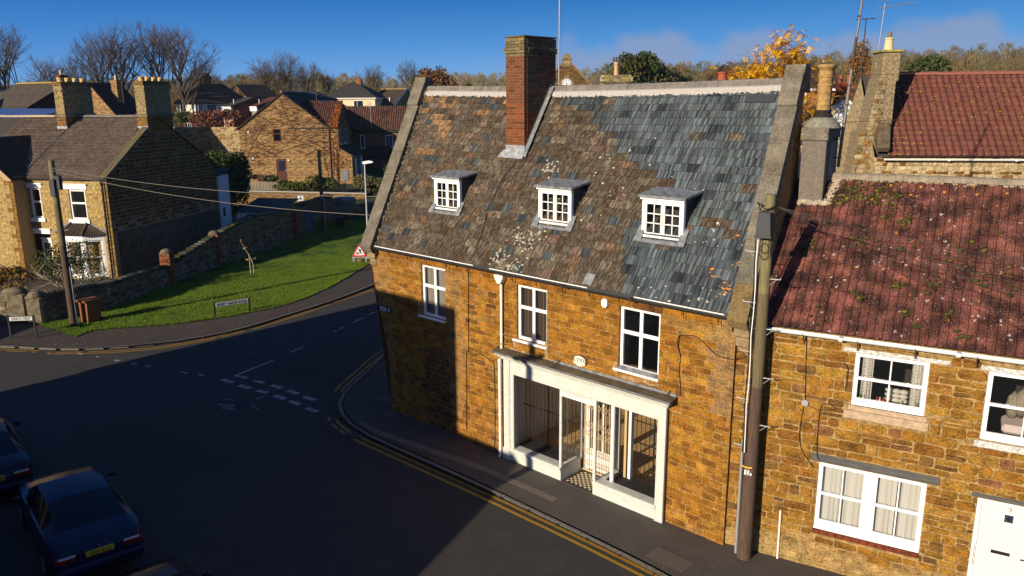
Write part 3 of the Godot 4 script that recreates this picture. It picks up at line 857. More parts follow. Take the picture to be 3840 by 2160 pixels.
func corner_building():
	var b := thing("corner_building", "old ironstone corner shop building with mottled slate roof, three dormers and white shopfront", "building", frame(V(3.342, 0, -16.366), -46.416))
	var sm := stone_mat()
	var mortar := mat("ochre_mortar", Color(0.47, 0.27, 0.085), 0.95, {"tex": texs["ironstone_grain"], "scale": 0.8})
	var pale := mat("pale_render", Color(0.50, 0.33, 0.16), 0.95, {"tex": texs["ironstone_grain"], "scale": 1.2})
	var leftx := func(y: float) -> float: return -9.94 - 0.7 * smoothstep(1.2, 5.0, y)
	# walls
	var win := [[-8.31, -7.28, 3.34, 4.83], [-4.57, -3.55, 3.39, 4.83], [-1.38, -0.29, 3.35, 4.83]]
	var holes := win.duplicate(); holes.append([-4.9, 0.0, -0.2, 2.72])
	var g := Geo.new()
	wall_sheet(g, -9.94, 1.5, -0.2, 5.14, CW, holes, 0.42)
	# corner splay, wider at the foot
	var ys := [-0.2, 0.8, 1.6, 2.4, 3.2, 4.0, 4.6, 5.0, 5.14]
	for i in ys.size() - 1:
		var xa: float = leftx.call(ys[i]); var xb: float = leftx.call(ys[i + 1])
		g.quad(V(xa, ys[i], CW), V(-9.94, ys[i], CW), V(-9.94, ys[i + 1], CW), V(xb, ys[i + 1], CW))
		var za: float = CW - (xa + 10.75) * 1.0; var zb: float = CW - (xb + 10.75) * 1.0
		g.quad(V(-10.75, ys[i], minf(za, CW - 0.02)), V(xa, ys[i], CW), V(xb, ys[i + 1], CW), V(-10.75, ys[i + 1], minf(zb, CW - 0.02)))
	# gables and back
	for s in [[-10.75, -11.45, -1.0], [1.5, 0.95, 1.0]]:
		var pts := [V(s[0], -0.2, CW - (0.0 if s[2] > 0 else 0.6)), V(s[0], 5.14, CW), V(s[1], slope_y(-2.9) - 0.1, -2.9), V(s[1] - (s[1] - s[0]) * -1.0, 5.14, -5.8), V(s[1] - (s[1] - s[0]) * -1.0, -0.2, -5.8)]
		for k in range(1, 4): 
			if s[2] > 0: g.tri(pts[0], pts[k + 1], pts[k])
			else: g.tri(pts[0], pts[k], pts[k + 1])
	g.quad(V(1.0, -0.2, -5.8), V(-12.1, -0.2, -5.8), V(-12.1, 5.14, -5.8), V(1.0, 5.14, -5.8))
	var wall := put("front_wall", g, mortar, b)
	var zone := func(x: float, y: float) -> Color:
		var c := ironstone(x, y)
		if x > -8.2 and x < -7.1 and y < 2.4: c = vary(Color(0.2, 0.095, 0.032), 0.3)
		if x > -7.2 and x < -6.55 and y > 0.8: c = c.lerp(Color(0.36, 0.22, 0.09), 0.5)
		if x < -9.7: c = c.lerp(Color(0.34, 0.22, 0.1), 0.45)
		if x > 0.95 and y > 3.0: c = c.lerp(Color(0.33, 0.25, 0.15), 0.5)
		return c
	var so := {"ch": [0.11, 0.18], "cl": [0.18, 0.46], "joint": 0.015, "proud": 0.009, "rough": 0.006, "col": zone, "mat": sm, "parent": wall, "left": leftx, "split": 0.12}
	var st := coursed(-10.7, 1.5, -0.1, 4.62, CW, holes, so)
	so.ch = [0.26, 0.26]; so.cl = [0.7, 1.5]; so.split = 0.0; so.rough = 0.003
	st.append_array(coursed(-10.7, 1.5, 4.83, 5.12, CW, [], so))
	so.ch = [0.2, 0.21]
	st.append_array(coursed(-10.7, 1.5, 4.62, 4.83, CW, win, so))
	# the splayed corner
	for i in 22:
		var y := 0.05 + i * 0.225; var xa: float = leftx.call(y + 0.1); var w := (xa + 10.75)
		if w < 0.1: continue
		var xf := Transform3D(Basis(V(1, 0, 1).normalized(), Vector3.UP, V(-1, 0, 1).normalized()), V(-10.75, 0, CW - w))
		st.append([stone_geo(0.0, w * 1.4, y, y + 0.21, -0.02, 0.012, 0.008, zone.call(-10.2, y), xf), sm, b.global_transform * V(-10.4, y, -0.4)])
	flush(wall, "stone", st)
	# gable stones on the right, in shade above the cottage roof
	var gx := Transform3D(Basis(V(0.19, 0, -0.98).normalized() * 1.0, Vector3.UP, V(0.98, 0, 0.19).normalized()), V(1.5, 0, CW))
	gx.basis.x = V(-0.19, 0, -0.98).normalized(); gx.basis.z = V(0.98, 0, -0.19).normalized()
	var gs := coursed(0.1, 2.8, 4.6, 9.4, 0.0, [], {"ch": [0.16, 0.24], "cl": [0.25, 0.5], "joint": 0.014, "proud": 0.012, "rough": 0.006, "col": ironstone, "mat": sm, "parent": wall, "xf": gx, "top": func(x): return slope_y(CW - x) - 0.35})
	for p in gs: p[2] += V(0, 900, 0)
	flush(wall, "gable_stone", gs, 0)
	# patches of old render and pointing round the openings
	for q in [[-8.46, -8.31, 3.3, 3.75], [-8.4, -8.31, 3.95, 4.05], [-4.68, -4.5, 3.18, 3.34], [-3.6, -3.5, 3.1, 3.5], [-1.5, -1.38, 3.22, 3.5], [-4.8, 0.1, 2.98, 3.1], [-1.45, -0.25, 3.16, 3.22]]:
		g = Geo.new()
		var n := int(ceil((q[1] - q[0]) / 0.12)); var tops := []; var bots := []
		for i in n + 1: tops.append(q[3] + rng.randf_range(-0.03, 0.03)); bots.append(q[2] + rng.randf_range(-0.03, 0.03))
		for i in n:
			var xa := lerpf(q[0], q[1], float(i) / n); var xb := lerpf(q[0], q[1], float(i + 1) / n)
			g.quad(V(xa, bots[i], CW + 0.017), V(xb, bots[i + 1], CW + 0.017), V(xb, tops[i + 1], CW + 0.017), V(xa, tops[i], CW + 0.017))
		put("render_patch", g, pale, wall)
	corner_roof(b)
	corner_chimney(b)
	corner_windows(b, win)
	shopfront(b)
	# gutter, hopper and downpipe
	var white := white_paint()
	var black := mat("black_iron", Color(0.02, 0.02, 0.022), 0.5, {"spec": 0.5})
	g = Geo.new(); g.bev(V(-10.6, 5.08, -0.1), V(1.42, 5.14, -0.01)); put("fascia_board", g, white, b)
	gutter(b, -10.62, 1.42, 5.12, 0.075, 0.062, black, 15, mat("rusty_iron", Color(0.1, 0.06, 0.04), 0.8))
	for q in [[-10.5, -6.0], [-5.4, -2.2], [-0.9, 1.3]]:
		g = Geo.new(); g.bev(V(q[0], 5.125, 0.012), V(q[1], 5.15, 0.035)); put("gutter_lining", g, white, b)
	var pipe_m := mat("cream_pipe", Color(0.72, 0.68, 0.58), 0.5)
	g = Geo.new()
	g.tube([V(-5.04, 4.8, -0.05), V(-5.05, 3.0, -0.05)], 0.036, 10)
	for y in [4.45, 3.4]: g.lathe(V(-5.045, y, -0.05), [[0.036, 0], [0.046, 0.005], [0.046, 0.05], [0.036, 0.055]], 10)
	var dp := put("downpipe", g, pipe_m, b)
	g = Geo.new(); g.prism([V2(-5.2, 5.02), V2(-4.88, 5.02), V2(-4.9, 4.94), V2(-4.99, 4.8), V2(-5.09, 4.8), V2(-5.18, 4.94)], -0.1, 0.06); put("hopper", g, pipe_m, dp)
	g = Geo.new(); g.tube([V(-5.06, 2.78, 0.02), V(-5.06, 0.06, 0.02), V(-5.07, 0.02, 0.08)], 0.04, 10)
	for y in [2.68, 1.2, 0.18]: g.lathe(V(-5.06, y, 0.02), [[0.04, 0], [0.052, 0.005], [0.052, 0.05], [0.04, 0.055]], 10)
	put("lower_downpipe", g, white, b)
	# cables clipped to the wall, iron hooks, alarm
	var wire := mat("cable_black", Color(0.015, 0.013, 0.012), 0.6)
	var z := CW + 0.02
	for l in [[[-6.31, 5.0], [-6.37, 2.64], [-6.45, 2.66], [-6.51, 0.3]], [[-6.32, 2.68], [-6.2, 2.6], [-5.95, 2.69], [-5.74, 2.67], [-5.5, 2.56], [-5.38, 2.44], [-5.39, 0.3], [-5.5, 0.12]], [[0.29, 3.1], [0.28, 3.4], [0.24, 3.7], [0.26, 3.97], [0.18, 4.2], [0.17, 4.36], [0.22, 4.45], [0.35, 4.48], [0.59, 4.52], [0.8, 4.42], [1.1, 4.22], [1.4, 4.2], [1.6, 4.26], [1.75, 4.4]], [[0.22, 4.45], [0.2, 4.2], [0.27, 3.98]]]:
		var pts := []
		for q in smooth_line(l, 3) if l.size() > 4 else l: pts.append(V(q[0], q[1], z))
		g = Geo.new(); g.tube(pts, 0.009, 5); put("wall_cable", g, wire, b)
	for q in [[-4.9, 3.2], [-3.1, 3.1], [-1.5, 2.98], [-3.3, 3.0], [0.05, 3.1]]:
		g = Geo.new(); g.tube([V(q[0], q[1] + 0.08, CW), V(q[0], q[1] + 0.02, 0.0), V(q[0] - 0.02, q[1], 0.02), V(q[0] - 0.2, q[1] - 0.02, 0.0)], 0.012, 5); put("iron_hook", g, mats["rusty_iron"], b)
	g = Geo.new(); g.prism([V2(-1.85, 4.78), V2(-1.8, 4.73), V2(-1.73, 4.73), V2(-1.69, 4.78), V2(-1.69, 4.88), V2(-1.73, 4.93), V2(-1.8, 4.93), V2(-1.85, 4.88)], CW, CW + 0.06)
	g.bev(V(-1.785, 4.8, CW + 0.055), V(-1.755, 4.86, CW + 0.075))
	put("alarm_box", g, white, b)

func corner_roof(b: Node3D):
	# slates in three tones: brown and lichened to the left and below, blue-grey to the right
	var streak := PackedByteArray(); var N := 1024; streak.resize(N * N * 3)
	var f1 := FastNoiseLite.new(); f1.seed = 12; f1.frequency = 0.03; f1.fractal_octaves = 4
	for j in N:
		for i in N:
			var v := f1.get_noise_2d(i * 1.1, j * 0.06) * 0.6 + f1.get_noise_2d(i * 3.2 + 900, j * 0.2) * 0.4
			var k := clampf(0.74 + v * 0.75, 0.34, 1.3)
			var o := (j * N + i) * 3
			streak[o] = clampi(int(k * 178), 0, 255); streak[o + 1] = clampi(int(k * 188), 0, 255); streak[o + 2] = clampi(int(k * 196), 0, 255)
	texs["slate_streak"] = image_tex(N, streak)
	var mot := PackedByteArray(); mot.resize(N * N * 3)
	var f2 := FastNoiseLite.new(); f2.seed = 5; f2.frequency = 0.009; f2.fractal_octaves = 5
	for j in N:
		for i in N:
			var a := f2.get_noise_2d(i * 1.6 + j * 0.35, j * 0.62)
			var d := f2.get_noise_2d(i * 3.0 + 500, j * 0.8 + 77)
			var c := Color(0.7, 0.64, 0.57) * (0.92 + 0.35 * d)
			var k := smoothstep(0.1, 0.16, a)
			c = c.lerp(Color(0.98, 0.97, 0.93), k * 0.6)
			if a < -0.25: c = c.lerp(Color(0.5, 0.43, 0.37), 0.6)
			var o := (j * N + i) * 3
			mot[o] = clampi(int(c.r * 235), 0, 255); mot[o + 1] = clampi(int(c.g * 235), 0, 255); mot[o + 2] = clampi(int(c.b * 235), 0, 255)
	texs["slate_mottle"] = image_tex(N, mot)
	var ms := mat("slate_grey", Color(1, 1, 1), 0.5, {"tex": texs["slate_streak"], "uv": true, "spec": 0.25})
	var mm := mat("slate_brown", Color(1, 1, 1), 0.8, {"tex": texs["slate_mottle"], "uv": true})
	ms.uv1_scale = V(0.31, 0.31, 1); mm.uv1_scale = V(0.83, 0.83, 1)
	var dark := mat("roof_deck", Color(0.05, 0.045, 0.04), 0.95)
	# deck under the slates, front and back
	var g := Geo.new()
	g.quad(V(-10.3, slope_y(0.02) - 0.05, 0.02), V(1.5, slope_y(0.02) - 0.05, 0.02), V(0.95, slope_y(-2.9) - 0.12, -2.9), V(-11.1, slope_y(-2.9) - 0.12, -2.9))
	g.quad(V(0.95, slope_y(-2.9) - 0.12, -2.9), V(0.4, 5.12, -5.8), V(-12.0, 5.12, -5.8), V(-11.1, slope_y(-2.9) - 0.12, -2.9))
	var roof := put("slate_roof", g, dark, b)
	var up := V(0, 1.563, -1).normalized(); var nn := V(0, 1, 1.563).normalized()
	var f3 := FastNoiseLite.new(); f3.seed = 9; f3.frequency = 0.5
	var pieces := []
	var rows := 26; var total := 2.92 * sqrt(1 + 1.563 * 1.563)
	var s := 0.0
	for r in rows:
		var gauge := lerpf(0.235, 0.185, float(r) / rows) * total / 5.46
		var k := s / total
		var z := 0.02 - 2.92 * k
		var xl := lerpf(-10.22, -11.02, k); var xr := lerpf(1.45, 0.88, k)
		var x := xl - rng.randf() * 0.2
		var rowlift := rng.randf_range(0, 0.006)
		while x < xr:
			var w := rng.randf_range(0.24, 0.34) if x < -2 else rng.randf_range(0.27, 0.38)
			var xa := maxf(x, xl) + 0.003; var xb := minf(x + w, xr) - 0.003
			x += w
			if xb - xa < 0.05: continue
			var cx := (xa + xb) / 2
			if cx > -6.55 and cx < -5.7 and z < -1.75: continue
			var skip := false
			for d in [-7.85, -3.9, -0.76]:
				if absf(cx - d) < 0.5 and z < -0.75 and z > -1.28: skip = true
			if skip: continue
			# which kind of slate lies here
			var edge := -5.7 + 6.0 * clampf((0.96 - k) / 0.62, 0, 1)
			var grey := cx > edge + f3.get_noise_2d(cx * 2.0, r * 0.9) * 0.8 and k > 0.32
			if k <= 0.32: grey = cx > -1.55 + f3.get_noise_2d(r * 3.1, 4) * 0.5 and not (cx > -0.2 and k > 0.25)
			if k > 0.25 and k <= 0.36 and cx > -0.1: grey = f3.get_noise_2d(cx * 2, r * 2.0) > 0.1
			if grey and rng.randf() < 0.035: grey = false
			elif not grey and rng.randf() < 0.05: grey = true
			var c: Color; var m: Material
			if grey:
				c = vary(Color(0.27, 0.285, 0.28), 0.14, 0.04); m = ms
				if k < 0.32: c = vary(Color(0.24, 0.26, 0.26), 0.2, 0.05)
				if rng.randf() < 0.08: c *= 0.5
				if cx < -3.5: c = c.lerp(Color(0.15, 0.15, 0.14), 0.6)
			else:
				m = mm
				var q := rng.randf()
				c = vary(Color(0.175, 0.155, 0.128), 0.18, 0.04)
				if q < 0.16: c = vary(Color(0.27, 0.25, 0.21), 0.2)
				elif q < 0.28: c = vary(Color(0.14, 0.108, 0.08), 0.2)
				elif q < 0.33: c = vary(Color(0.26, 0.185, 0.125), 0.2)
				elif q < 0.36: c = vary(Color(0.3, 0.22, 0.2), 0.15)
				if cx < -6.5 and k > 0.55 and q > 0.72: c = vary(Color(0.46, 0.31, 0.18), 0.2) if k > 0.8 or (cx > -10.3 and cx < -9.2) else c * 1.15
			var pg := Geo.new(); pg.col = Color(c.r, c.g, c.b)
			var lift := 0.012 + rowlift + rng.randf_range(0, 0.006); var slip := rng.randf_range(-0.008, 0.008)
			if rng.randf() < 0.01: slip -= 0.03
			var sg := sag(cx) * k
			var y0 := slope_y(z)
			var a := V(xa, y0 + sg, z) + up * slip + nn * lift
			var bq := V(xb, y0 + sg, z) + up * (slip + rng.randf_range(-0.004, 0.004)) + nn * (lift + rng.randf_range(-0.003, 0.003))
			var L := up * (gauge + 0.06) - nn * (lift + 0.006)
			var uo := rng.randf() * 0.25 if grey else rng.randf() * 7.0
			var vo := 0.0 if grey else rng.randf() * 7.0
			var ua := V2(xa + uo, -s + vo); var ub := V2(xb + uo, -s + vo); var dv := V2(0, -gauge)
			pg.quad_uv(a, bq, bq + L, a + L, ua, ub, ub + dv, ua + dv)
			var D := -nn * 0.011
			pg.quad_uv(a + D, bq + D, bq, a, ua, ub, ub, ua)
			pg.quad_uv(bq + D, bq + L + D, bq + L, bq, ub, ub, ub, ub)
			pg.quad_uv(a + L + D, a + D, a, a + L, ua, ua, ua, ua)
			pieces.append([pg, m, b.global_transform * a])
		s += gauge
	flush(roof, "slate", pieces)
	# back slope and ridge
	var lime := mat("lime_mortar", Color(0.62, 0.58, 0.54), 0.95, {"tex": texs["stone_grain"], "scale": 1.5})
	var conc := mat("weathered_concrete", Color(0.27, 0.235, 0.18), 0.95, {"tex": grain("concrete", 512, [[0.008, 0.5, 4], [0.05, 0.6, 3], [0.3, 0.9, 1]], 0.42, 1.1), "normal": bump("concrete_bump", 256, 0.2, 4.0, 3), "depth": 0.6, "scale": 0.7})
	var ry := slope_y(-2.9) + 0.03
	ridge_tiles(roof, -11.0, -6.55, ry, -2.92, 0.12, mat("ridge_grey", Color(0.3, 0.27, 0.24), 0.9, {"tex": texs["concrete"], "scale": 1.3}), 0.44, true, sag)
	ridge_tiles(roof, -5.8, 0.92, ry, -2.92, 0.12, mats["ridge_grey"], 0.44, true, sag)
	g = Geo.new()
	var x := -11.0
	while x < 0.88:
		var w := rng.randf_range(0.03, 0.07); var h := 0.13 + rng.randf_range(-0.025, 0.03)
		if not (x > -6.6 and x < -5.8):
			var o := V(x, slope_y(-2.8) + sag(x) + 0.03, -2.8) + nn * 0.035
			var o2 := V(x + w, slope_y(-2.8) + sag(x + w) + 0.03, -2.8) + nn * 0.035
			g.qo(o - up * h - nn * 0.02, o2 - up * h - nn * 0.02, o2, o, b.position * 0.0 + V(x, 0, -9))
			g.qo(o, o2, o2 + up * 0.05 - nn * 0.03, o + up * 0.05 - nn * 0.03, V(x, 0, -9))
		x += w
	put("ridge_mortar", g, lime, roof)
	# raised copings on both gables
	for side in [-1, 1]:
		var ex := -10.22 if side < 0 else 1.45; var rx := -11.04 if side < 0 else 0.88
		var n := 7
		var cop := Node3D.new(); cop.name = piece_name("gable_coping", b); b.add_child(cop, true)
		for i in n:
			var k0 := float(i) / n; var k1 := float(i + 1) / n - 0.003
			var gg := Geo.new(); gg.col = vary(Color(1, 1, 1), 0.14, 0.04)
			if side > 0 and i == 0: gg.col = Color(1.05, 0.8, 0.45)
			var P := []
			for k in [k0, k1]:
				var z: float = 0.12 - 3.06 * k
				var y := slope_y(z) + 0.03
				var xa := lerpf(ex, rx, k) + (0.0 if side > 0 else -0.5); var xb := xa + (0.43 if side > 0 else 0.5)
				var th := 0.11 * (1.0 + (0.5 if i == n - 1 else 0.0))
				P.append([V(xa, y - 0.1, z) , V(xb, y - 0.1, z), V(xb, y, z) + nn * th, V(xa, y, z) + nn * th])
			var mid: Vector3 = (P[0][0] + P[1][2]) / 2
			for e in 4: gg.qo(P[0][e], P[0][(e + 1) % 4], P[1][(e + 1) % 4], P[1][e], mid)
			gg.qo(P[0][0], P[0][1], P[0][2], P[0][3], mid); gg.qo(P[1][0], P[1][1], P[1][2], P[1][3], mid)
			put("coping_stone", gg, conc, cop)
		# kneeler under the foot of the coping, peak stone at the ridge
		g = Geo.new()
		var x0 := ex if side > 0 else ex - 0.5
		g.bev(V(x0, 4.95, -0.45), V(x0 + 0.45, 5.2, 0.1), 0.03); g.bev(V(x0 + 0.04, 4.72, -0.45), V(x0 + 0.4, 4.95, 0.0), 0.03); g.bev(V(x0 + 0.06, 4.5, -0.4), V(x0 + 0.38, 4.72, -0.07), 0.03)
		put("kneeler", g, mat("kneeler_stone", Color(0.42, 0.31, 0.17), 0.95, {"tex": texs["concrete"], "scale": 1.0}), cop)
		g = Geo.new()
		var px := rx if side > 0 else rx - 0.5
		var py := slope_y(-2.9) + 0.05
		g.prism([V2(-0.2, -0.25), V2(0.2, -0.25), V2(0.13, 0.27), V2(-0.13, 0.27)], 0, 0.44)
		var gg2 := Geo.new(); gg2.xf = Transform3D(Basis(V(0, 0, -1), Vector3.UP, V(1, 0, 0)), V(px, py, -2.95))
		gg2.prism([V2(-0.24, -0.3), V2(0.2, -0.3), V2(0.16, 0.28), V2(-0.1, 0.28)], 0, 0.44 if side > 0 else 0.5)
		put("peak_stone", gg2, conc, cop)
		# wall carried up under the coping
		g = Geo.new()
		var wx := ex + 0.02 if side > 0 else ex - 0.44; var wr := rx + 0.02 if side > 0 else rx - 0.44
		for e in [[0.0, 1.0], [0.4, -1.0]]:
			var A := V(wx + e[0], 4.8, 0.0); var B := V(wr + e[0], slope_y(-2.9) + 0.02, -2.9); var C := V(wr + e[0], 4.8, -2.9); var D := V(wx + e[0], slope_y(0.0) + 0.02, 0.0)
			g.quad(A, D, B, C) if e[1] > 0 else g.quad(A, C, B, D)
		put("gable_upstand", g, mats["ochre_mortar"], cop)
	# mossy fillet along the left coping
	g = Geo.new()
	for i in 40:
		var k := (i + 0.5) / 40.0; var z := 0.02 - 2.9 * k
		var c := V(lerpf(-10.16, -10.98, k), slope_y(z), z) + nn * 0.03
		g.col = vary(Color(0.16, 0.13, 0.08), 0.4)
		for q in 3:
			var p := c + up * rng.randf_range(-0.07, 0.07) + V(rng.randf_range(-0.04, 0.06), 0, 0)
			lump(g, p, rng.randf_range(0.03, 0.055))
	put("mortar_fillet", g, mat("mossy_mortar", Color(1, 1, 1), 0.95), roof)
	# lichen, crusts of mortar and moss on the slates
	g = Geo.new()
	for q in [[-4.3, 1.1, 0.45, 30, 0], [-4.85, 0.95, 0.4, 26, 0], [-5.1, 0.22, 0.5, 40, 0], [-4.6, 0.1, 0.6, 30, 0], [-4.4, 0.75, 0.35, 16, 0], [-4.0, 1.9, 0.7, 30, 0], [-3.6, 2.3, 0.4, 25, 0], [-4.7, 3.0, 0.35, 30, 0], [1.15, 0.5, 0.28, 20, 1], [0.8, 0.75, 0.3, 8, 1], [0.6, 0.1, 0.5, 14, 2], [-0.5, 0.06, 0.7, 16, 2], [-0.6, 2.2, 1.2, 14, 2], [0.4, 1.6, 0.7, 14, 2], [1.2, 1.6, 0.3, 7, 1], [-2.6, 2.6, 1.2, 16, 2], [-1.5, 3.3, 1.5, 8, 2], [1.27, 1.1, 0.2, 9, 1]]:
		for i in q[3]:
			var xx: float = q[0] + rng.randfn(0, 0.4) * q[2]; var ss: float = q[1] + rng.randfn(0, 0.28) * q[2]
			if ss < 0.02 or ss > 5.3: continue
			var kk := ss / total
			if xx > lerpf(1.4, 0.85, kk): continue
			var z: float = 0.02 - 2.92 * kk
			g.col = vary([Color(0.29, 0.275, 0.225), Color(0.45, 0.19, 0.03), Color(0.42, 0.4, 0.33)][q[4]], 0.25)
			var r := rng.randf_range(0.015, 0.05) * (0.7 if q[4] else 1.0)
			var c := V(xx, slope_y(z) + sag(xx) * kk, z) + nn * (0.021)
			var m := 7; var pr := []
			for e in m: pr.append(c + (Vector3.RIGHT * cos(TAU * e / m) * 1.2 + up * sin(TAU * e / m) * 0.8) * r * rng.randf_range(0.5, 1.2))
			for e in m: g.tri(pr[e], pr[(e + 1) % m], c + nn * 0.008)
	stuff(put("lichen", g, mat("lichen", Color(1, 1, 1), 0.95), roof))
	# lead slip, temporary black slates
	var lead := lead_mat()
	g = Geo.new()
	var o := V(-2.35, slope_y(0.0), 0.0) + nn * 0.035
	g.quad(o, o + V(0.27, 0, 0), o + V(0.29, 0, 0) + up * 0.27, o + V(0.03, 0, 0) + up * 0.27); put("lead_slip", g, lead, roof)
	g = Geo.new()
	o = V(0.08, slope_y(-2.6), -2.6) + nn * 0.03
	g.quad(o, o + V(0.72, 0, 0), o + V(0.7, 0, 0) + up * 0.2, o + up * 0.2); put("felt_patch", g, mat("felt", Color(0.035, 0.04, 0.05), 0.8), roof)
	for d in [[-8.38, -7.32], [-4.42, -3.35], [-1.3, -0.22]]: dormer(b, d[0], d[1])
	# overflow cable running down the roof
	g = Geo.new()
	var pts := []
	for q in [[-5.95, 3.1], [-6.2, 2.4], [-6.25, 1.6], [-6.1, 0.8], [-6.12, 0.05]]: pts.append(V(q[0], slope_y(0.02 - 2.92 * q[1] / total), 0.02 - 2.92 * q[1] / total) + nn * 0.035)
	g.tube(pts, 0.009, 5); put("roof_cable", g, mat("cable_black", Color(0.015, 0.013, 0.012), 0.6), roof)

func lead_mat() -> StandardMaterial3D:
	return mat("lead", Color(0.27, 0.29, 0.31), 0.55, {"tex": grain("lead_grain", 256, [[0.02, 0.7, 3], [0.2, 0.5, 2]], 0.5, 1.1), "scale": 1.2, "spec": 0.5})

func lump(g: Geo, c: Vector3, r: float):
	var p := []
	for d in [V(1, 0, 0), V(0, 0, 1), V(-1, 0, 0), V(0, 0, -1)]: p.append(c + d * r * rng.randf_range(0.7, 1.3))
	var t := c + Vector3.UP * r * rng.randf_range(0.6, 1.0)
	var u := c - Vector3.UP * r
	for i in 4: g.tri(p[i], t, p[(i + 1) % 4]); g.tri(p[(i + 1) % 4], u, p[i])

func dormer(b: Node3D, x0: float, x1: float):
	var z := -0.77; var y0 := 6.42; var y1 := 7.24
	var white := white_paint(); var lead := lead_mat()
	var g := Geo.new()
	# timber box: corner posts, head and sill
	g.bev(V(x0, y0 - 0.02, z - 0.09), V(x0 + 0.07, y1, z)); g.bev(V(x1 - 0.07, y0 - 0.02, z - 0.09), V(x1, y1, z))
	g.bev(V(x0 + 0.07, y1 - 0.1, z - 0.09), V(x1 - 0.07, y1, z + 0.002)); g.bev(V(x0 - 0.02, y0 - 0.075, z - 0.1), V(x1 + 0.02, y0 - 0.02, z + 0.045))
	var d := put("dormer", g, white, b)
	var xm := (x0 + x1) / 2
	for s in [[x0 + 0.07, xm - 0.005], [xm + 0.005, x1 - 0.07]]:
		window(d, s[0], s[1], y0 - 0.02, y1 - 0.1, z - 0.012, {"called": "casement", "cols": [0.5], "rows": [0.333, 0.667], "fw": 0.05, "bw": 0.026, "deep": 0.045})
	# cheeks of dark slate
	var cheek := mat("slate_cheek", Color(0.1, 0.095, 0.08), 0.8, {"tex": texs["concrete"] if texs.has("concrete") else null, "scale": 1.5})
	g = Geo.new()
	var zb := 0.02 - (y1 - 5.17) / 1.563
	for s in [[x0 + 0.012, -1], [x1 - 0.012, 1]]:
		var zf := 0.02 - (y0 - 0.02 - 5.17) / 1.563
		var A := V(s[0], y0 - 0.1, z - 0.05); var B := V(s[0], y1, z - 0.05); var C := V(s[0], y1, zb - 0.1)
		g = Geo.new()
		if s[1] > 0: g.tri(A, C, B)
		else: g.tri(A, B, C)
		put("cheek", g, cheek, d)
	# lead roof, nearly flat, and flashings
	g = Geo.new()
	var zr := 0.02 - (7.37 - 5.17) / 1.563 + 0.0
	var P := [V(x0 - 0.07, y1, z + 0.09), V(x1 + 0.08, y1, z + 0.09), V(x1 + 0.11, 7.36, zr - 0.02), V(x0 - 0.04, 7.36, zr - 0.02)]
	var T := V(0, 0.055, 0); var mid: Vector3 = (P[0] + P[2]) / 2 + T * 0.5
	g.qo(P[0] + T, P[1] + T, P[2] + T, P[3] + T, mid); g.qo(P[0], P[1], P[2], P[3], mid)
	for i in 4: g.qo(P[i], P[(i + 1) % 4], P[(i + 1) % 4] + T, P[i] + T, mid)
	put("lead_roof", g, lead, d)
	g = Geo.new(); g.bev(V(x0 - 0.03, y1 - 0.05, z + 0.003), V(x1 + 0.03, y1 - 0.002, z + 0.05)); put("fascia", g, white, d)
	g = Geo.new()
	var up := V(0, 1.563, -1).normalized(); var nn := V(0, 1, 1.563).normalized()
	var zf2 := z + 0.05; var n0 := V(0, slope_y(zf2), zf2) + nn * 0.04
	g.qo(n0 + V(x0 - 0.12, 0, 0) - up * 0.12, n0 + V(x1 + 0.1, 0, 0) - up * 0.12, V(x1 + 0.03, y0 - 0.07, z + 0.012), V(x0 - 0.03, y0 - 0.07, z + 0.012), V(xm, 5, -3))
	for s in [x0 - 0.06, x1 - 0.02]: g.qo(V(s - 0.06, slope_y(zf2), zf2) + nn * 0.045 - up * 0.1, V(s + 0.14, slope_y(zf2), zf2) + nn * 0.045 - up * 0.1, V(s + 0.12, slope_y(zf2), zf2) + nn * 0.045 + up * 0.3, V(s - 0.02, slope_y(zf2), zf2) + nn * 0.045 + up * 0.3, V(xm, 5, -3))
	put("lead_apron", g, lead, d)
	room(d, x0 + 0.05, x1 - 0.05, y0 - 0.1, y1, z - 0.9, z - 0.08, dark_room(), Transform3D.IDENTITY, "reveal_lining")

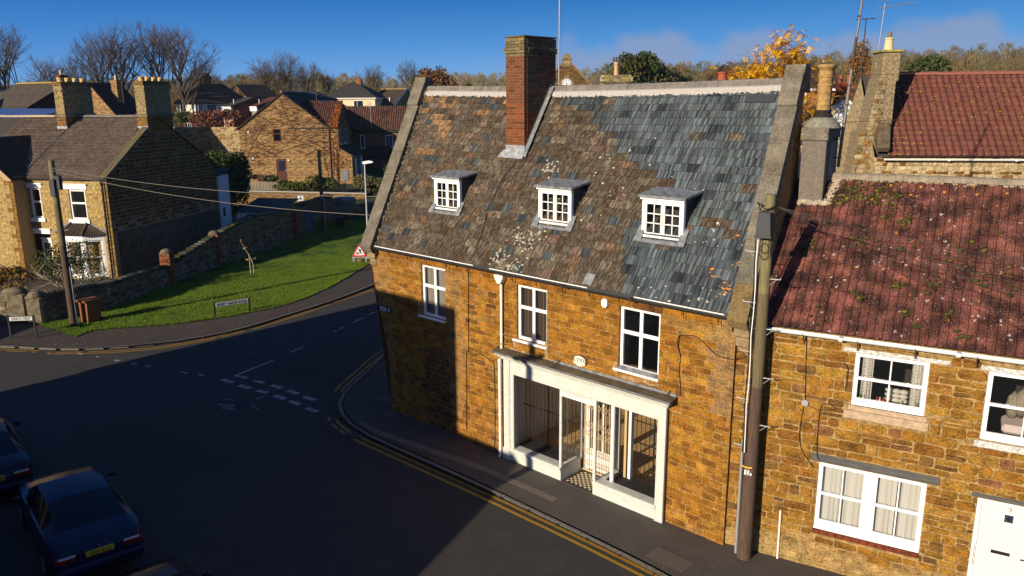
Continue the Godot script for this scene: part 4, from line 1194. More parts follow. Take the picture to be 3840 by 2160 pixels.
func corner_chimney(b: Node3D):
	var x0 := -6.51; var x1 := -5.83; var zf := -1.8; var zb := -3.08
	var bm := mat("chimney_brick", Color(1, 1, 1), 0.9, {"tex": texs["stone_grain"], "scale": 2.2, "normal": bump("stone_bump", 512, 0.06, 5.0, 4), "depth": 0.4})
	var g := Geo.new()
	g.box(V(x0 + 0.012, 7.4, zb + 0.012), V(x1 - 0.012, 10.94, zf - 0.012))
	var ch := put("chimney_stack", g, mat("chimney_mortar", Color(0.42, 0.27, 0.13), 0.95, {"tex": texs["stone_grain"], "scale": 1.5}), b)
	var list := []
	var course := 0.0762; var n := int((10.96 - 7.96) / course)
	for i in n:
		var y := 7.96 + i * course
		var ov := 0.0
		if i >= n - 5 and i < n - 3: ov = 0.045
		elif i >= n - 3: ov = 0.012
		for face in 3:
			var len := (x1 - x0) if face == 0 else (zf - zb)
			var off := (i % 2) * 0.112
			var k := -off
			while k < len - 0.01:
				var a := maxf(k, 0.0); var e := minf(k + 0.225, len)
				k += 0.225
				if e - a < 0.03: continue
				var c := vary(Color(0.28, 0.088, 0.036), 0.22, 0.08)
				if y > 9.2: c = c.lerp(vary(Color(0.2, 0.085, 0.05), 0.25), 0.55)
				if rng.randf() < 0.1: c *= 0.6
				if i >= n - 6: c = vary(Color(0.25, 0.2, 0.1), 0.3)
				if i >= n - 3 and face == 0 and rng.randf() < 0.4: c = vary(Color(0.4, 0.3, 0.08), 0.25)
				if face == 1 and y > 9.0 and rng.randf() < 0.5: c = vary(Color(0.13, 0.1, 0.07), 0.3)
				var j := 0.005; var p := rng.randf_range(0.0, 0.004) + ov
				var A: Vector3; var B: Vector3
				if face == 0: A = V(x0 + a + j - (ov if a < 0.01 else 0.0), y + j, zf - 0.1); B = V(x0 + e - j + (ov if e > len - 0.01 else 0.0), y + course - j, zf + p)
				elif face == 1: A = V(x1 - 0.1, y + j, zf - e + j - 0.1 * 0.0); B = V(x1 + p, y + course - j, zf - a - j - (0.102 if a < 0.01 else 0.0))
				else: A = V(x0 - p, y + j, zf - e + j); B = V(x0 + 0.1, y + course - j, zf - a - j - (0.102 if a < 0.01 else 0.0))
				if B.z - A.z < 0.02: continue
				if slope_y(B.z) > y + course + 0.02 and face > 0: continue
				list.append([brick_geo(A, B, c), bm, b.global_transform * ((A + B) / 2) + (V(0, 500, 0) if face == 2 else Vector3.ZERO)])
	flush(ch, "brick", list, 290)
	g = Geo.new(); g.bev(V(x0 - 0.02, 10.955, zb - 0.02), V(x1 + 0.02, 11.0, zf + 0.02), 0.015); put("flaunching", g, mat("flaunching", Color(0.2, 0.17, 0.11), 0.95, {"tex": texs["concrete"], "scale": 1.5}), ch)
	# lead apron and stepped side flashing
	var lead := mat("lead_bright", Color(0.42, 0.44, 0.46), 0.5, {"tex": lead_mat().albedo_texture, "scale": 1.4, "spec": 0.5})
	var up := V(0, 1.563, -1).normalized(); var nn := V(0, 1, 1.563).normalized()
	g = Geo.new()
	var fy := 8.06
	g.bev(V(x0 - 0.015, fy - 0.16, zf - 0.02), V(x1 + 0.015, fy + 0.1, zf + 0.018), 0.006)
	var o := V(0, slope_y(zf + 0.02), zf + 0.02) + nn * 0.03
	g.qo(o + V(x0 - 0.2, 0, 0) - up * 0.2, o + V(x1 + 0.06, 0, 0) - up * 0.22, o + V(x1 + 0.03, 0.03, 0), o + V(x0 - 0.06, 0.03, 0), V(-6, 5, -3))
	put("lead_apron", g, lead, ch)
	g = Geo.new()
	for i in 22:
		var z := zf - i * 0.05
		g.box(V(x1 + 0.006, slope_y(z) - 0.05, z - 0.06), V(x1 + 0.014, slope_y(z) + 0.12, z))
	var A2 := V(x1, slope_y(zf + 0.1), zf + 0.1) + nn * 0.03; var B2 := V(x1, slope_y(-2.86), -2.86) + nn * 0.03
	g.quad(A2, A2 + V(0.16, 0, 0), B2 + V(0.16, 0, 0), B2)
	g.qo(A2 + V(0.16, 0, 0), A2 + V(0.17, 0.05, 0.0), B2 + V(0.17, 0.05, 0), B2 + V(0.16, 0, 0), V(9, 5, -3))
	put("stepped_flashing", g, lead_mat(), ch)
	# aerial mast strapped to the stack
	var steel := mat("mast_steel", Color(0.3, 0.3, 0.31), 0.45, {"metal": 0.6})
	g = Geo.new()
	g.tube([V(x1 + 0.16, 9.75, zb + 0.06), V(x1 + 0.165, 13.2, zb + 0.06)], 0.021, 8)
	for y in [9.78, 10.3]: g.tube([V(x1 - 0.02, y, zb + 0.06), V(x1 + 0.26, y, zb + 0.06)], 0.012, 6)
	var mast: Node3D = tag(put("aerial_mast", g, steel), "thin grey steel mast strapped to the tall red brick chimney", "aerial mast")
	mast.transform = b.transform
	g = Geo.new()
	g.tube([V(x1 + 0.02, 10.25, zb + 0.16), V(x1 + 0.1, 10.1, zb + 0.12), V(x1 + 0.02, 9.9, zb + 0.14), V(x1 + 0.05, 9.7, zb + 0.14), V(x1 + 0.03, 9.2, zb + 0.3)], 0.008, 5)
	var mc := put("aerial_cable", g, mat("cable_black", Color(0.015, 0.013, 0.012), 0.6), mast)

func corner_windows(b: Node3D, win: Array):
	var i := 0
	var slat := mat("blind_slat", Color(0.3, 0.27, 0.23), 0.5); var slat2 := mat("blind_slat_dark", Color(0.11, 0.085, 0.065), 0.5)  # pale slats have sunlight put into their colour, the dark ones do not
	for w in win:
		var f := window(b, w[0], w[1], w[2], w[3], CW - 0.07, {"cols": [0.5], "rows": [0.6], "fw": 0.075, "bw": 0.09, "deep": 0.07})
		var g := Geo.new(); g.bev(V(w[0] - 0.12, w[2] - 0.06, CW - 0.08), V(w[1] + (0.0 if i == 0 else 0.03), w[2] - 0.004, CW + 0.06), 0.012)
		put("sill", g, white_paint(), f)
		if i == 2: g = Geo.new(); g.quad(V(w[0] - 0.05, w[2] + 0.07, CW - 0.062), V(w[0] - 0.05, w[2] + 0.0, CW + 0.03), V(w[1], w[2] + 0.0, CW + 0.03), V(w[1], w[2] + 0.07, CW - 0.062)); put("lead_sill", g, lead_mat(), f)
		if i < 2:
			var y: float = w[2] + 0.08
			while y < w[3] - 0.08:
				g = Geo.new()
				var za := CW - 0.19
				var t := 0.017 if i == 0 else 0.011
				g.quad(V(w[0] + 0.06, y, za + 0.012), V(w[1] - 0.06, y, za + 0.012), V(w[1] - 0.06, y + t, za - 0.012), V(w[0] + 0.06, y + t, za - 0.012))
				put("blind_slat", g, slat if i == 0 else slat2, f)
				y += 0.026
			g = Geo.new()
			for x in [0.24, 0.74]: g.tube([V(lerpf(w[0], w[1], x), w[2] + 0.1, CW - 0.17), V(lerpf(w[0], w[1], x), w[3] - 0.08, CW - 0.17)], 0.004, 4)
			put("blind_cord", g, mat("cord", Color(0.4, 0.3, 0.2), 0.9), f)
		i += 1
	# the floor inside, walls and ceiling, so that the rooms are dark and real
	var inside := mat("room_wall", Color(0.32, 0.30, 0.27), 0.95)
	room(b, -9.9, 1.2, 2.95, 5.05, -5.4, CW - 0.43, inside, Transform3D.IDENTITY, "upper_room")
	var g2 := Geo.new(); g2.bev(V(-0.95, 2.95, -5.2), V(-0.8, 5.0, -5.05)); put("room_post", g2, dark_room(), b)
	g2 = Geo.new(); g2.box(V(-9.9, 2.955, -5.39), V(1.19, 2.965, -0.56)); put("upper_floor", g2, mat("dark_floor", Color(0.05, 0.04, 0.035), 0.7), b)

func shopfront(b: Node3D):
	var cream := mat("cream_paint", Color(0.6, 0.61, 0.56), 0.5, {"tex": grain("paint_soft", 256, [[0.02, 0.6, 3], [0.2, 0.4, 2]], 0.86, 1.0), "scale": 0.9})
	var g := Geo.new()
	# fascia and its mouldings
	g.bev(V(-4.72, 2.44, -0.35), V(-0.02, 2.84, 0.0), 0.01)
	var sf := put("shopfront", g, cream, b)
	g = Geo.new()
	g.bev(V(-5.02, 2.8, -0.12), V(0.08, 2.86, 0.05), 0.02); g.bev(V(-5.08, 2.86, -0.12), V(0.13, 2.91, 0.11), 0.02); g.bev(V(-5.14, 2.91, -0.12), V(0.18, 2.96, 0.17), 0.02)
	put("cornice", g, cream, sf)
	# stone-flagged top of the cornice, with a lead roll against the wall
	var flag := mat("flagstone_wet", Color(0.15, 0.115, 0.075), 0.75, {"tex": texs["concrete"], "scale": 0.6})
	for q in [[-5.2, -3.7, 0.0], [-3.7, -3.35, 1.0], [-3.35, -2.6, 0.0], [-2.6, -2.3, 1.0], [-2.3, -1.2, 0.0], [-1.2, -0.9, 1.0], [-0.9, 0.24, 0.5]]:
		g = Geo.new(); g.col = Color(1, 1, 1).lerp(Color(1.2, 1.5, 1.9), q[2]) * rng.randf_range(0.85, 1.2)
		g.col.a = 1.0
		g.quad(V(q[0] + 0.002, 3.0, 0.2), V(q[1] - 0.002, 3.0, 0.2), V(q[1] - 0.002, 3.07, CW), V(q[0] + 0.002, 3.07, CW))
		g.bev(V(q[0] + 0.002, 2.962, -0.1), V(q[1] - 0.002, 2.998, 0.205), 0.01)
		put("flagstone", g, flag, sf)
	g = Geo.new(); g.tube([V(-5.2, 3.0, 0.2), V(0.24, 3.0, 0.2)], 0.018, 6); g.bev(V(-3.3, 3.05, CW), V(0.22, 3.12, CW + 0.05), 0.015); put("lead_roll", g, lead_mat(), sf)
	# pilasters
	for s in [[-4.95, -4.73], [-0.16, 0.03]]:
		g = Geo.new(); g.bev(V(s[0], 0.0, -0.35), V(s[1], 2.8, 0.002), 0.01); g.bev(V(s[0] - 0.02, 0.0, -0.1), V(s[1] + 0.01, 0.32 if s[0] < -1 else 0.02, 0.03), 0.01)
		if s[0] < -1: g.bev(V(s[0] + 0.03, 0.45, -0.01), V(s[1] - 0.03, 2.4, 0.012), 0.006)
		put("pilaster", g, cream, sf)
	g = Geo.new(); g.bev(V(0.03, 0.0, -0.125), V(0.05, 2.72, -0.02)); put("pilaster_return", g, mat("brown_paint", Color(0.11, 0.06, 0.05), 0.6), sf)
	# stall risers with moulded tops
	for s in [[-4.73, -2.98], [-1.97, -0.16]]:
		g = Geo.new(); g.bev(V(s[0], 0.0, -0.3), V(s[1], 0.30, -0.012), 0.008); g.bev(V(s[0], 0.30, -0.3), V(s[1], 0.36, 0.03), 0.02); g.bev(V(s[0], 0.26, -0.3), V(s[1], 0.30, 0.012), 0.01)
		put("stall_riser", g, cream, sf)
	for s in [[-3.0, 1.0], [-1.95, -1.0]]:
		g = Geo.new()
		var xa: float = s[0] - 0.13 if s[1] > 0 else s[0]; var xb := xa + 0.13
		g.bev(V(xa, 0.0, -0.85), V(xb, 0.30, -0.3), 0.008); g.bev(V(xa - 0.02, 0.30, -0.87), V(xb + 0.03, 0.36, -0.3), 0.02)
		put("return_riser", g, cream, sf)
	# black display shelves
	var shelf := mat("shelf_black", Color(0.035, 0.037, 0.037), 0.8, {"tex": texs["concrete"], "scale": 1.0})
	g = Geo.new(); g.prism([V2(-4.62, 0.75), V2(-4.62, 0.04), V2(-3.05, 0.04), V2(-3.05, 0.75)], 0.30, 0.335)
	for q in [[-4.73, -3.03], [-1.9, -0.16]]:
		g = Geo.new(); g.bev(V(q[0], 0.3, -0.8), V(q[1], 0.345, -0.03), 0.006); put("display_shelf", g, shelf, sf)
	# window frames and posts
	for s in [[-4.73, -4.6], [-3.04, -2.965], [-1.985, -1.9], [-0.2, -0.155]]:
		g = Geo.new(); g.bev(V(s[0], 0.355, -0.08), V(s[1], 2.45, -0.01), 0.012); put("window_post", g, cream, sf)
	for s in [[-3.02, -2.96], [-1.98, -1.92]]:
		g = Geo.new(); g.bev(V(s[0], 0.355, -0.88), V(s[1], 2.45, -0.8), 0.012); put("return_post", g, cream, sf)
	g = Geo.new(); g.bev(V(-2.0, 2.3, -0.85), V(-1.88, 2.45, -0.08)); put("return_head", g, mat("green_grey_paint", Color(0.09, 0.12, 0.1), 0.6), sf)
	var glass := mat("shop_glass", Color(0.02, 0.02, 0.02), 0.02, {"alpha": 0.03, "vc": false, "spec": 0.5})
	for s in [[-4.62, -3.04], [-1.9, -0.2]]:
		g = Geo.new(); g.quad(V(s[0], 0.36, -0.045), V(s[1], 0.36, -0.045), V(s[1], 2.45, -0.045), V(s[0], 2.45, -0.045)); put("pane", g, glass, sf)
	for x in [-2.99, -1.945]:
		g = Geo.new(); g.quad(V(x, 0.36, -0.08), V(x, 0.36, -0.8), V(x, 2.3, -0.8), V(x, 2.3, -0.08)); put("return_pane", g, glass, sf)
	# pierced panel over the entry
	g = Geo.new(); g.bev(V(-2.965, 2.28, -0.06), V(-1.985, 2.315, -0.012)); g.bev(V(-2.965, 2.3, -0.058), V(-2.93, 2.45, -0.014)); g.bev(V(-2.02, 2.3, -0.058), V(-1.985, 2.45, -0.014))
	var panel := put("pierced_panel", g, white_paint(), sf)
	g = Geo.new()
	for j in 5:
		g.bev(V(-2.93, 2.315 + j * 0.029, -0.045), V(-2.02, 2.326 + j * 0.029, -0.035), 0.002)
	for k in 31:
		g.bev(V(-2.93 + k * 0.0294, 2.315, -0.044), V(-2.918 + k * 0.0294, 2.445, -0.036), 0.002)
	put("lattice", g, white_paint(), panel)
	# inner column, lamps, security bars
	g = Geo.new(); g.tube([V(-1.62, 0.33, -0.32), V(-1.62, 2.46, -0.32)], 0.055, 16); put("column", g, white_paint(), sf)
	g = Geo.new(); g.bev(V(-1.56, 0.33, -0.82), V(-1.49, 2.6, -0.7)); put("timber_jamb", g, mat("pale_timber", Color(0.5, 0.36, 0.17), 0.7), sf)
	g = Geo.new(); g.bev(V(-1.44, 0.33, -0.82), V(-1.36, 2.6, -0.7)); put("steel_jamb", g, white_paint(), sf)
	for x in [-4.15, -0.85]:
		g = Geo.new(); g.lathe(V(x, 2.28, -0.45), [[0.02, 0], [0.07, 0.005], [0.072, 0.19], [0.02, 0.2], [0.01, 0.45]], 14); put("lamp_cover", g, mat("lamp_metal", Color(0.55, 0.56, 0.5), 0.5, {"tex": texs["stone_grain"], "scale": 6.0}), sf)
	var bar := mat("bar_black", Color(0.012, 0.012, 0.013), 0.4, {"spec": 0.5})
	for s in [[-4.95, -3.05, 14], [-1.35, -0.05, 10]]:
		g = Geo.new(); g.bev(V(s[0], 1.32, -0.79), V(s[1], 1.35, -0.77), 0.004); g.bev(V(s[0], 0.36, -0.79), V(s[1], 0.385, -0.77), 0.004)
		var grille := put("window_grille", g, bar, sf)
		for i in s[2]:
			var x := lerpf(s[0] + 0.1, s[1] - 0.08, float(i) / (s[2] - 1))
			g = Geo.new()
			var r := 0.009 if not (i == 6 or i == 4 and s[2] == 10) else 0.02
			g.tube([V(x, 0.34, -0.78), V(x, 2.7, -0.78)], r, 6)
			put("bar", g, bar, sf)
	# folding lattice gate
	var cream2 := mat("cream_iron", Color(0.66, 0.5, 0.3), 0.6, {"tex": texs["paint_soft"], "scale": 2.0})
	g = Geo.new()
	g.bev(V(-2.96, 0.02, -0.93), V(-1.9, 0.05, -0.87)); g.bev(V(-2.96, 2.42, -0.93), V(-1.9, 2.47, -0.87))
	var gate := put("folding_gate", g, cream2, sf)
	for i in 10:
		g = Geo.new(); var x := -2.93 + i * 0.111
		g.bev(V(x - 0.008, 0.04, -0.915), V(x + 0.008, 2.44, -0.895), 0.003); put("gate_bar", g, cream2, sf)
	for band in [0.25, 0.55, 1.05, 1.3, 1.8, 2.05]:
		g = Geo.new()
		for i in 9:
			var x := -2.93 + i * 0.111
			g.tube([V(x, band - 0.09, -0.9), V(x + 0.055, band + 0.01, -0.89), V(x + 0.111, band + 0.09, -0.9)], 0.006, 5)
			g.tube([V(x, band + 0.09, -0.9), V(x + 0.055, band - 0.01, -0.91), V(x + 0.111, band - 0.09, -0.9)], 0.006, 5)
		put("gate_lattice", g, cream2, sf)
	# door behind: glazed, with a white lower panel
	g = Geo.new(); g.bev(V(-2.96, 0.0, -1.04), V(-2.82, 2.45, -0.97)); g.bev(V(-2.02, 0.0, -1.04), V(-1.9, 2.45, -0.97)); g.bev(V(-2.82, 0.05, -1.03), V(-2.02, 0.62, -0.98)); g.bev(V(-2.45, 0.62, -1.03), V(-2.38, 2.45, -0.98))
	put("door", g, white_paint(), sf)
	# chequered threshold
	var tiles := []
	var black := mat("tile_black", Color(0.03, 0.028, 0.026), 0.5); var buff := mat("tile_buff", Color(0.55, 0.45, 0.28), 0.5)
	g = Geo.new(); g.box(V(-2.98, -0.02, -0.9), V(-1.96, 0.008, 0.0)); var mt := put("threshold", g, mat("tile_bed", Color(0.08, 0.07, 0.06), 0.9), sf)
	for i in 14:
		for j in 12:
			var x := -2.95 + i * 0.07; var z := -0.87 + j * 0.07
			var border := i == 0 or i == 13 or j == 0 or j == 11
			g = Geo.new(); g.bev(V(x, 0.004, z), V(x + 0.067, 0.016, z + 0.067), 0.003)
			tiles.append([g, black if (i + j) % 2 == 0 or border else buff, b.global_transform * V(x, 0, z)])
	flush(sf, "floor_tile", tiles, 200)
	# the shop room: pale walls, boarded floor
	var inside := mat("shop_wall", Color(0.72, 0.68, 0.6), 0.95)
	room(b, -5.3, 0.6, 0.0, 2.8, -5.4, CW - 0.43, inside, Transform3D.IDENTITY, "shop_room")
	for i in 36:
		g = Geo.new(); g.col = vary(Color(1, 1, 1), 0.1)
		g.bev(V(-5.28 + i * 0.162, 0.004, -5.38), V(-5.28 + i * 0.162 + 0.158, 0.02, -0.98), 0.004)
		put("floor_board", g, mat("floorboards", Color(0.58, 0.38, 0.17), 0.6, {"tex": texs["paint_soft"], "scale": 1.5}), b)
	g = Geo.new(); g.bev(V(-0.75, 0.0, -2.6), V(-0.6, 2.75, -2.45)); put("shop_post", g, dark_room(), b)

# ---------- the cottage next door
func cot_stone(x: float, y: float) -> Color:
	var r := rng.randf()
	var c := Color(0.35, 0.17, 0.024)
	if r < 0.25: c = Color(0.28, 0.125, 0.02)
	elif r < 0.45: c = Color(0.42, 0.22, 0.035)
	elif r < 0.55: c = Color(0.22, 0.11, 0.03)
	elif r < 0.6: c = Color(0.3, 0.13, 0.05)
	if y < 0.55 + 0.1 * sin(x * 2.0): c = Color(0.46, 0.3, 0.11)
	return vary(c, 0.14, 0.06)

func lichen_tile_tex() -> ImageTexture:
	# weathering of the cottage tiles: grime, white and orange lichen rings, specks
	var N := 2048
	var b := PackedByteArray(); b.resize(N * N * 3)
	var n1 := noise_bytes(N, 0.004, 31, 4); var n2 := noise_bytes(N, 0.06, 33, 3)
	for i in N * N:
		var k := 0.62 + (n1[i] / 255.0 - 0.5) * 0.7 + (n2[i] / 255.0 - 0.5) * 0.7
		b[i * 3] = clampi(int(152 * k), 0, 255); b[i * 3 + 1] = clampi(int(94 * k), 0, 255); b[i * 3 + 2] = clampi(int(82 * k), 0, 255)
	var im := Image.create_from_data(N, N, false, Image.FORMAT_RGB8, b)
	var r := RandomNumberGenerator.new(); r.seed = 77
	for i in 3600:
		var x := r.randi() % N; var y := r.randi() % N
		var rad := r.randf_range(1.2, 3.6)
		var c := Color(0.8, 0.72, 0.66) if r.randf() < 0.62 else Color(0.75, 0.5, 0.2)
		if r.randf() < 0.2: c = Color(0.4, 0.36, 0.28)
		dab(im, x, y, rad, c, 0.0, 0.75)
	for i in 170:
		dab(im, r.randi() % N, r.randi() % N, r.randf_range(5, 13), Color(0.92, 0.88, 0.85) if r.randf() < 0.7 else Color(0.85, 0.55, 0.15), r.randf_range(0.0, 0.75), 0.8, r.randf() * TAU)
	for i in 60:
		dab(im, r.randi() % N, int(r.randf() * N * 0.28), r.randf_range(6, 16), Color(0.9, 0.62, 0.1), 0.0, 0.8)
	im.generate_mipmaps()
	return ImageTexture.create_from_image(im)

func dab(im: Image, x: int, y: int, rad: float, c: Color, hollow: float, a: float, gap := -1.0):
	var N := im.get_width(); var R := int(ceil(rad)) + 2
	for j in range(-R, R + 1):
		for i in range(-R, R + 1):
			var ang := atan2(j, i)
			var d := V2(i, j).length() / (rad * (1.0 + 0.22 * sin(ang * 3.0 + x) + 0.14 * sin(ang * 7.0 + y)))
			if d > 1.0 or d < hollow: continue
			if gap >= 0 and absf(angle_difference(ang, gap)) < 0.7: continue
			var px := posmod(x + i, N); var py := posmod(y + j, N)
			im.set_pixel(px, py, im.get_pixel(px, py).lerp(c, a))

func cottage():
	var b := thing("stone_cottage", "ironstone cottage with plum red lichened tile roof, white windows and white front door", "house", frame(V(5.163, 0, -15.155), -60.04))
	var sm := stone_mat()
	var mortar := mat("pale_mortar", Color(0.48, 0.31, 0.12), 0.95, {"tex": texs["ironstone_grain"], "scale": 1.1})
	var holes := [[1.54, 2.8, 3.62, 4.68], [1.07, 2.99, 0.88, 2.32], [3.72, 4.98, 3.38, 4.68], [3.82, 4.86, -0.2, 2.26], [6.2, 7.4, 3.4, 4.68], [6.0, 7.6, 0.9, 2.3]]
	var g := Geo.new()
	wall_sheet(g, -0.72, 9.5, -0.2, 5.0, 0.0, holes, 0.4)
	g.quad(V(9.5, -0.2, -5.4), V(-0.5, -0.2, -5.4), V(-0.5, 5.0, -5.4), V(9.5, 5.0, -5.4))
	g.quad(V(9.5, -0.2, 0), V(9.5, -0.2, -5.4), V(9.5, 5.0, -5.4), V(9.5, 5.0, 0)); g.tri(V(9.5, 5.0, 0), V(9.5, 5.0, -5.4), V(9.5, 7.6, -2.65))
	g.quad(V(-0.6, -0.2, -5.4), V(-0.72, -0.2, 0), V(-0.72, 5.0, 0), V(-0.6, 5.0, -5.4))
	var wall := put("front_wall", g, mortar, b)
	var lint := [[1.33, 3.12, 4.68, 4.76], [0.92, 3.2, 2.33, 2.5], [3.6, 5.4, 4.68, 4.77], [3.72, 5.1, 2.27, 2.36], [1.42, 2.9, 3.36, 3.6], [1.04, 3.0, 0.78, 0.88], [3.62, 5.1, 3.24, 3.38]]
	var hs := holes.duplicate(); hs.append_array(lint)
	var st := coursed(-0.72, 9.5, 0.0, 4.97, 0.0, hs, {"ch": [0.13, 0.25], "cl": [0.2, 0.55], "joint": 0.024, "proud": 0.018, "rough": 0.012, "col": cot_stone, "mat": sm, "parent": wall, "split": 0.16})
	flush(wall, "stone", st)
	# lintels and sills
	var white := white_paint()
	var flaky := mat("flaky_white", Color(0.74, 0.72, 0.69), 0.8, {"tex": grain("flaky", 256, [[0.03, 0.8, 3], [0.2, 0.7, 2]], 0.55, 1.1), "scale": 1.8})
	var oak := mat("grey_timber", Color(0.17, 0.165, 0.16), 0.85, {"tex": grain("timber", 512, [[0.01, 0.4, 3], [0.15, 0.9, 2]], 0.45, 1.0), "scale": V(0.5, 4, 0.5)})
	for i in 4:
		var q: Array = lint[i]
		g = Geo.new(); g.bev(V(q[0], q[2], -0.2), V(q[1], q[3], 0.028 if i % 2 == 0 else 0.012), 0.01)
		put("lintel", g, flaky if i in [0, 2] else oak, b)
	g = Geo.new(); g.bev(V(1.44, 3.36, -0.15), V(2.9, 3.52, 0.05), 0.012); g.bev(V(1.5, 3.52, -0.15), V(2.86, 3.62, 0.012), 0.01)
	put("stone_sill", g, mat("buff_stone", Color(0.66, 0.49, 0.32), 0.9, {"tex": texs["stone_grain"], "scale": 0.8}), b)
	for i in 13:
		g = Geo.new(); g.col = vary(Color(0.25, 0.06, 0.03), 0.15, 0.05); g.bev(V(1.05 + i * 0.15, 0.775, -0.1), V(1.05 + i * 0.15 + 0.144, 0.872, 0.045), 0.008); put("sill_brick", g, sm, b)
	g = Geo.new(); g.bev(V(3.64, 3.25, -0.12), V(5.1, 3.37, 0.05), 0.012); put("timber_sill", g, flaky, b)
	# windows: sashes with cross bars
	for h in [holes[0], holes[2], holes[4]]: sash(b, h[0], h[1], h[2], h[3], -0.03)
	for h in [holes[1], holes[5]]:
		var xm: float = (h[0] + h[1]) / 2
		g = Geo.new(); g.bev(V(h[0], h[2], -0.12), V(h[1], h[2] + 0.05, 0.02)); g.bev(V(xm - 0.09, h[2], -0.1), V(xm + 0.09, h[3], -0.028)); put("window_post", g, white, b)
		sash(b, h[0], xm - 0.04, h[2] + 0.04, h[3], -0.03); sash(b, xm + 0.04, h[1], h[2] + 0.04, h[3], -0.03)
	# curtains and the things on the sills
	var net := mat("net_curtain", Color(0.6, 0.59, 0.54), 0.9, {"back": Color(0.5, 0.5, 0.45)})
	var floral := mat("pale_curtain", Color(0.72, 0.69, 0.62), 0.9, {"tex": grain("flaky", 256, []), "scale": 4.0})
	for q in [[1.1, 1.5], [1.52, 1.98], [2.06, 2.5], [2.52, 2.96]]: curtain(b, q[0], q[1], 0.93, 2.26, -0.16, 4, net, 0.02, Transform3D.IDENTITY, "net_curtain")
	for q in [[1.66, 1.86], [2.52, 2.74]]: curtain(b, q[0], q[1], 3.7, 4.62, -0.2, 3, floral)
	g = Geo.new()
	for i in 9: lump_round(g, V(2.18 + (i % 3) * 0.12, 3.76 + int(i / 3) * 0.09, -0.3), V(0.1, 0.05, 0.08))
	put("cushion_pile", g, mat("cushion", Color(0.5, 0.48, 0.4), 0.9), b)
	g = Geo.new()
	for q in [[1.68, Color(0.05, 0.2, 0.04)], [1.74, Color(0.6, 0.55, 0.3)], [1.98, Color(0.4, 0.03, 0.03)], [2.03, Color(0.7, 0.5, 0.45)], [2.09, Color(0.5, 0.05, 0.04)], [2.4, Color(0.2, 0.35, 0.05)], [2.66, Color(0.1, 0.25, 0.06)]]:
		g.col = q[1]; lump_round(g, V(q[0], 3.75, -0.14), V(0.025, 0.045, 0.025)); lump_round(g, V(q[0], 3.81, -0.14), V(0.016, 0.018, 0.016))
	stuff(put("sill_ornaments", g, mat("ornament", Color(1, 1, 1), 0.4), b))
	g = Geo.new(); g.bev(V(4.05, 3.45, -0.9), V(4.9, 3.62, -0.3), 0.05); put("bed", g, mat("bed_linen", Color(0.62, 0.52, 0.5), 0.9), b)
	g = Geo.new()
	for i in 5: lump_round(g, V(4.2 + i * 0.13, 3.85 + 0.08 * sin(i * 1.2), -0.75), V(0.12, 0.3, 0.1))
	put("quilt", g, mat("quilt", Color(0.4, 0.36, 0.28), 0.9, {"tex": texs["flaky"], "scale": 3.0}), b)
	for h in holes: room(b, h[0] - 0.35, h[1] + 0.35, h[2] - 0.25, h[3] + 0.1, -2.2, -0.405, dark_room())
	# front door with its number, lozenge light, letter plate and handles
	g = Geo.new(); g.bev(V(3.82, 0.0, -0.12), V(3.9, 2.26, -0.03)); g.bev(V(4.78, 0.0, -0.12), V(4.86, 2.26, -0.03)); g.bev(V(3.9, 2.2, -0.12), V(4.78, 2.26, -0.031)); put("door_frame", g, white, b)
	g = Geo.new(); g.bev(V(3.905, 0.04, -0.11), V(4.775, 2.195, -0.06), 0.008)
	var door := put("door", g, mat("door_white", Color(0.74, 0.72, 0.68), 0.4, {"tex": grain("door_grain", 256, [[0.2, 0.9, 2]], 0.88, 1.0), "scale": V(3, 0.4, 3)}), b)
	g = Geo.new(); g.bev(V(4.24, 1.83, -0.06), V(4.45, 2.06, -0.048), 0.008); put("light_frame", g, white, door)
	g = Geo.new(); g.bev(V(4.275, 1.87, -0.055), V(4.415, 2.02, -0.044), 0.003); put("light_pane", g, mat("dark_glass", Color(0.02, 0.02, 0.04), 0.05, {"spec": 0.6}), door)
	g = Geo.new()
	for q in [[0.07, 0, 0, 0.075], [0, 0.075, -0.07, 0], [-0.07, 0, 0, -0.075], [0, -0.075, 0.07, 0]]: g.tube([V(4.345 + q[0], 1.945 + q[1], -0.043), V(4.345 + q[2], 1.945 + q[3], -0.043)], 0.003, 4)
	put("leading", g, lead_mat(), door)
	g = Geo.new(); g.bev(V(4.14, 1.21, -0.06), V(4.44, 1.275, -0.045), 0.005); put("letter_plate", g, mat("dark_chrome", Color(0.06, 0.05, 0.07), 0.25, {"metal": 0.7}), door)
	g = Geo.new(); g.tube([V(4.72, 1.22, -0.06), V(4.72, 1.22, -0.01), V(4.6, 1.22, -0.005)], 0.011, 6); g.bev(V(4.7, 1.05, -0.06), V(4.74, 1.27, -0.05)); put("handle", g, mats["dark_chrome"], door)
	lettering("house_number", "3", mat("black_paint", Color(0.02, 0.02, 0.02), 0.5), door, V(4.345, 2.115, -0.058), 0.085, "Droid Serif", 400, 0.004)
	g = Geo.new(); g.tube([V(3.86, 0.9, -0.03), V(3.86, 0.92, 0.02), V(3.86, 1.3, 0.02), V(3.86, 1.32, -0.03)], 0.018, 6); put("grab_rail", g, white, b)
	# downpipe stub, cables and junction boxes
	g = Geo.new(); g.tube([V(0.43, 0.0, 0.04), V(0.42, 1.1, 0.04)], 0.022, 8); put("plastic_pipe", g, mat("cream_pipe", Color(0.72, 0.68, 0.58), 0.5), b)
	g = Geo.new(); g.tube([V(0.72, 3.52, 0.01), V(0.72, 3.52, 0.06)], 0.065, 12); put("junction_box", g, mat("grey_plastic", Color(0.3, 0.3, 0.3), 0.5), b)
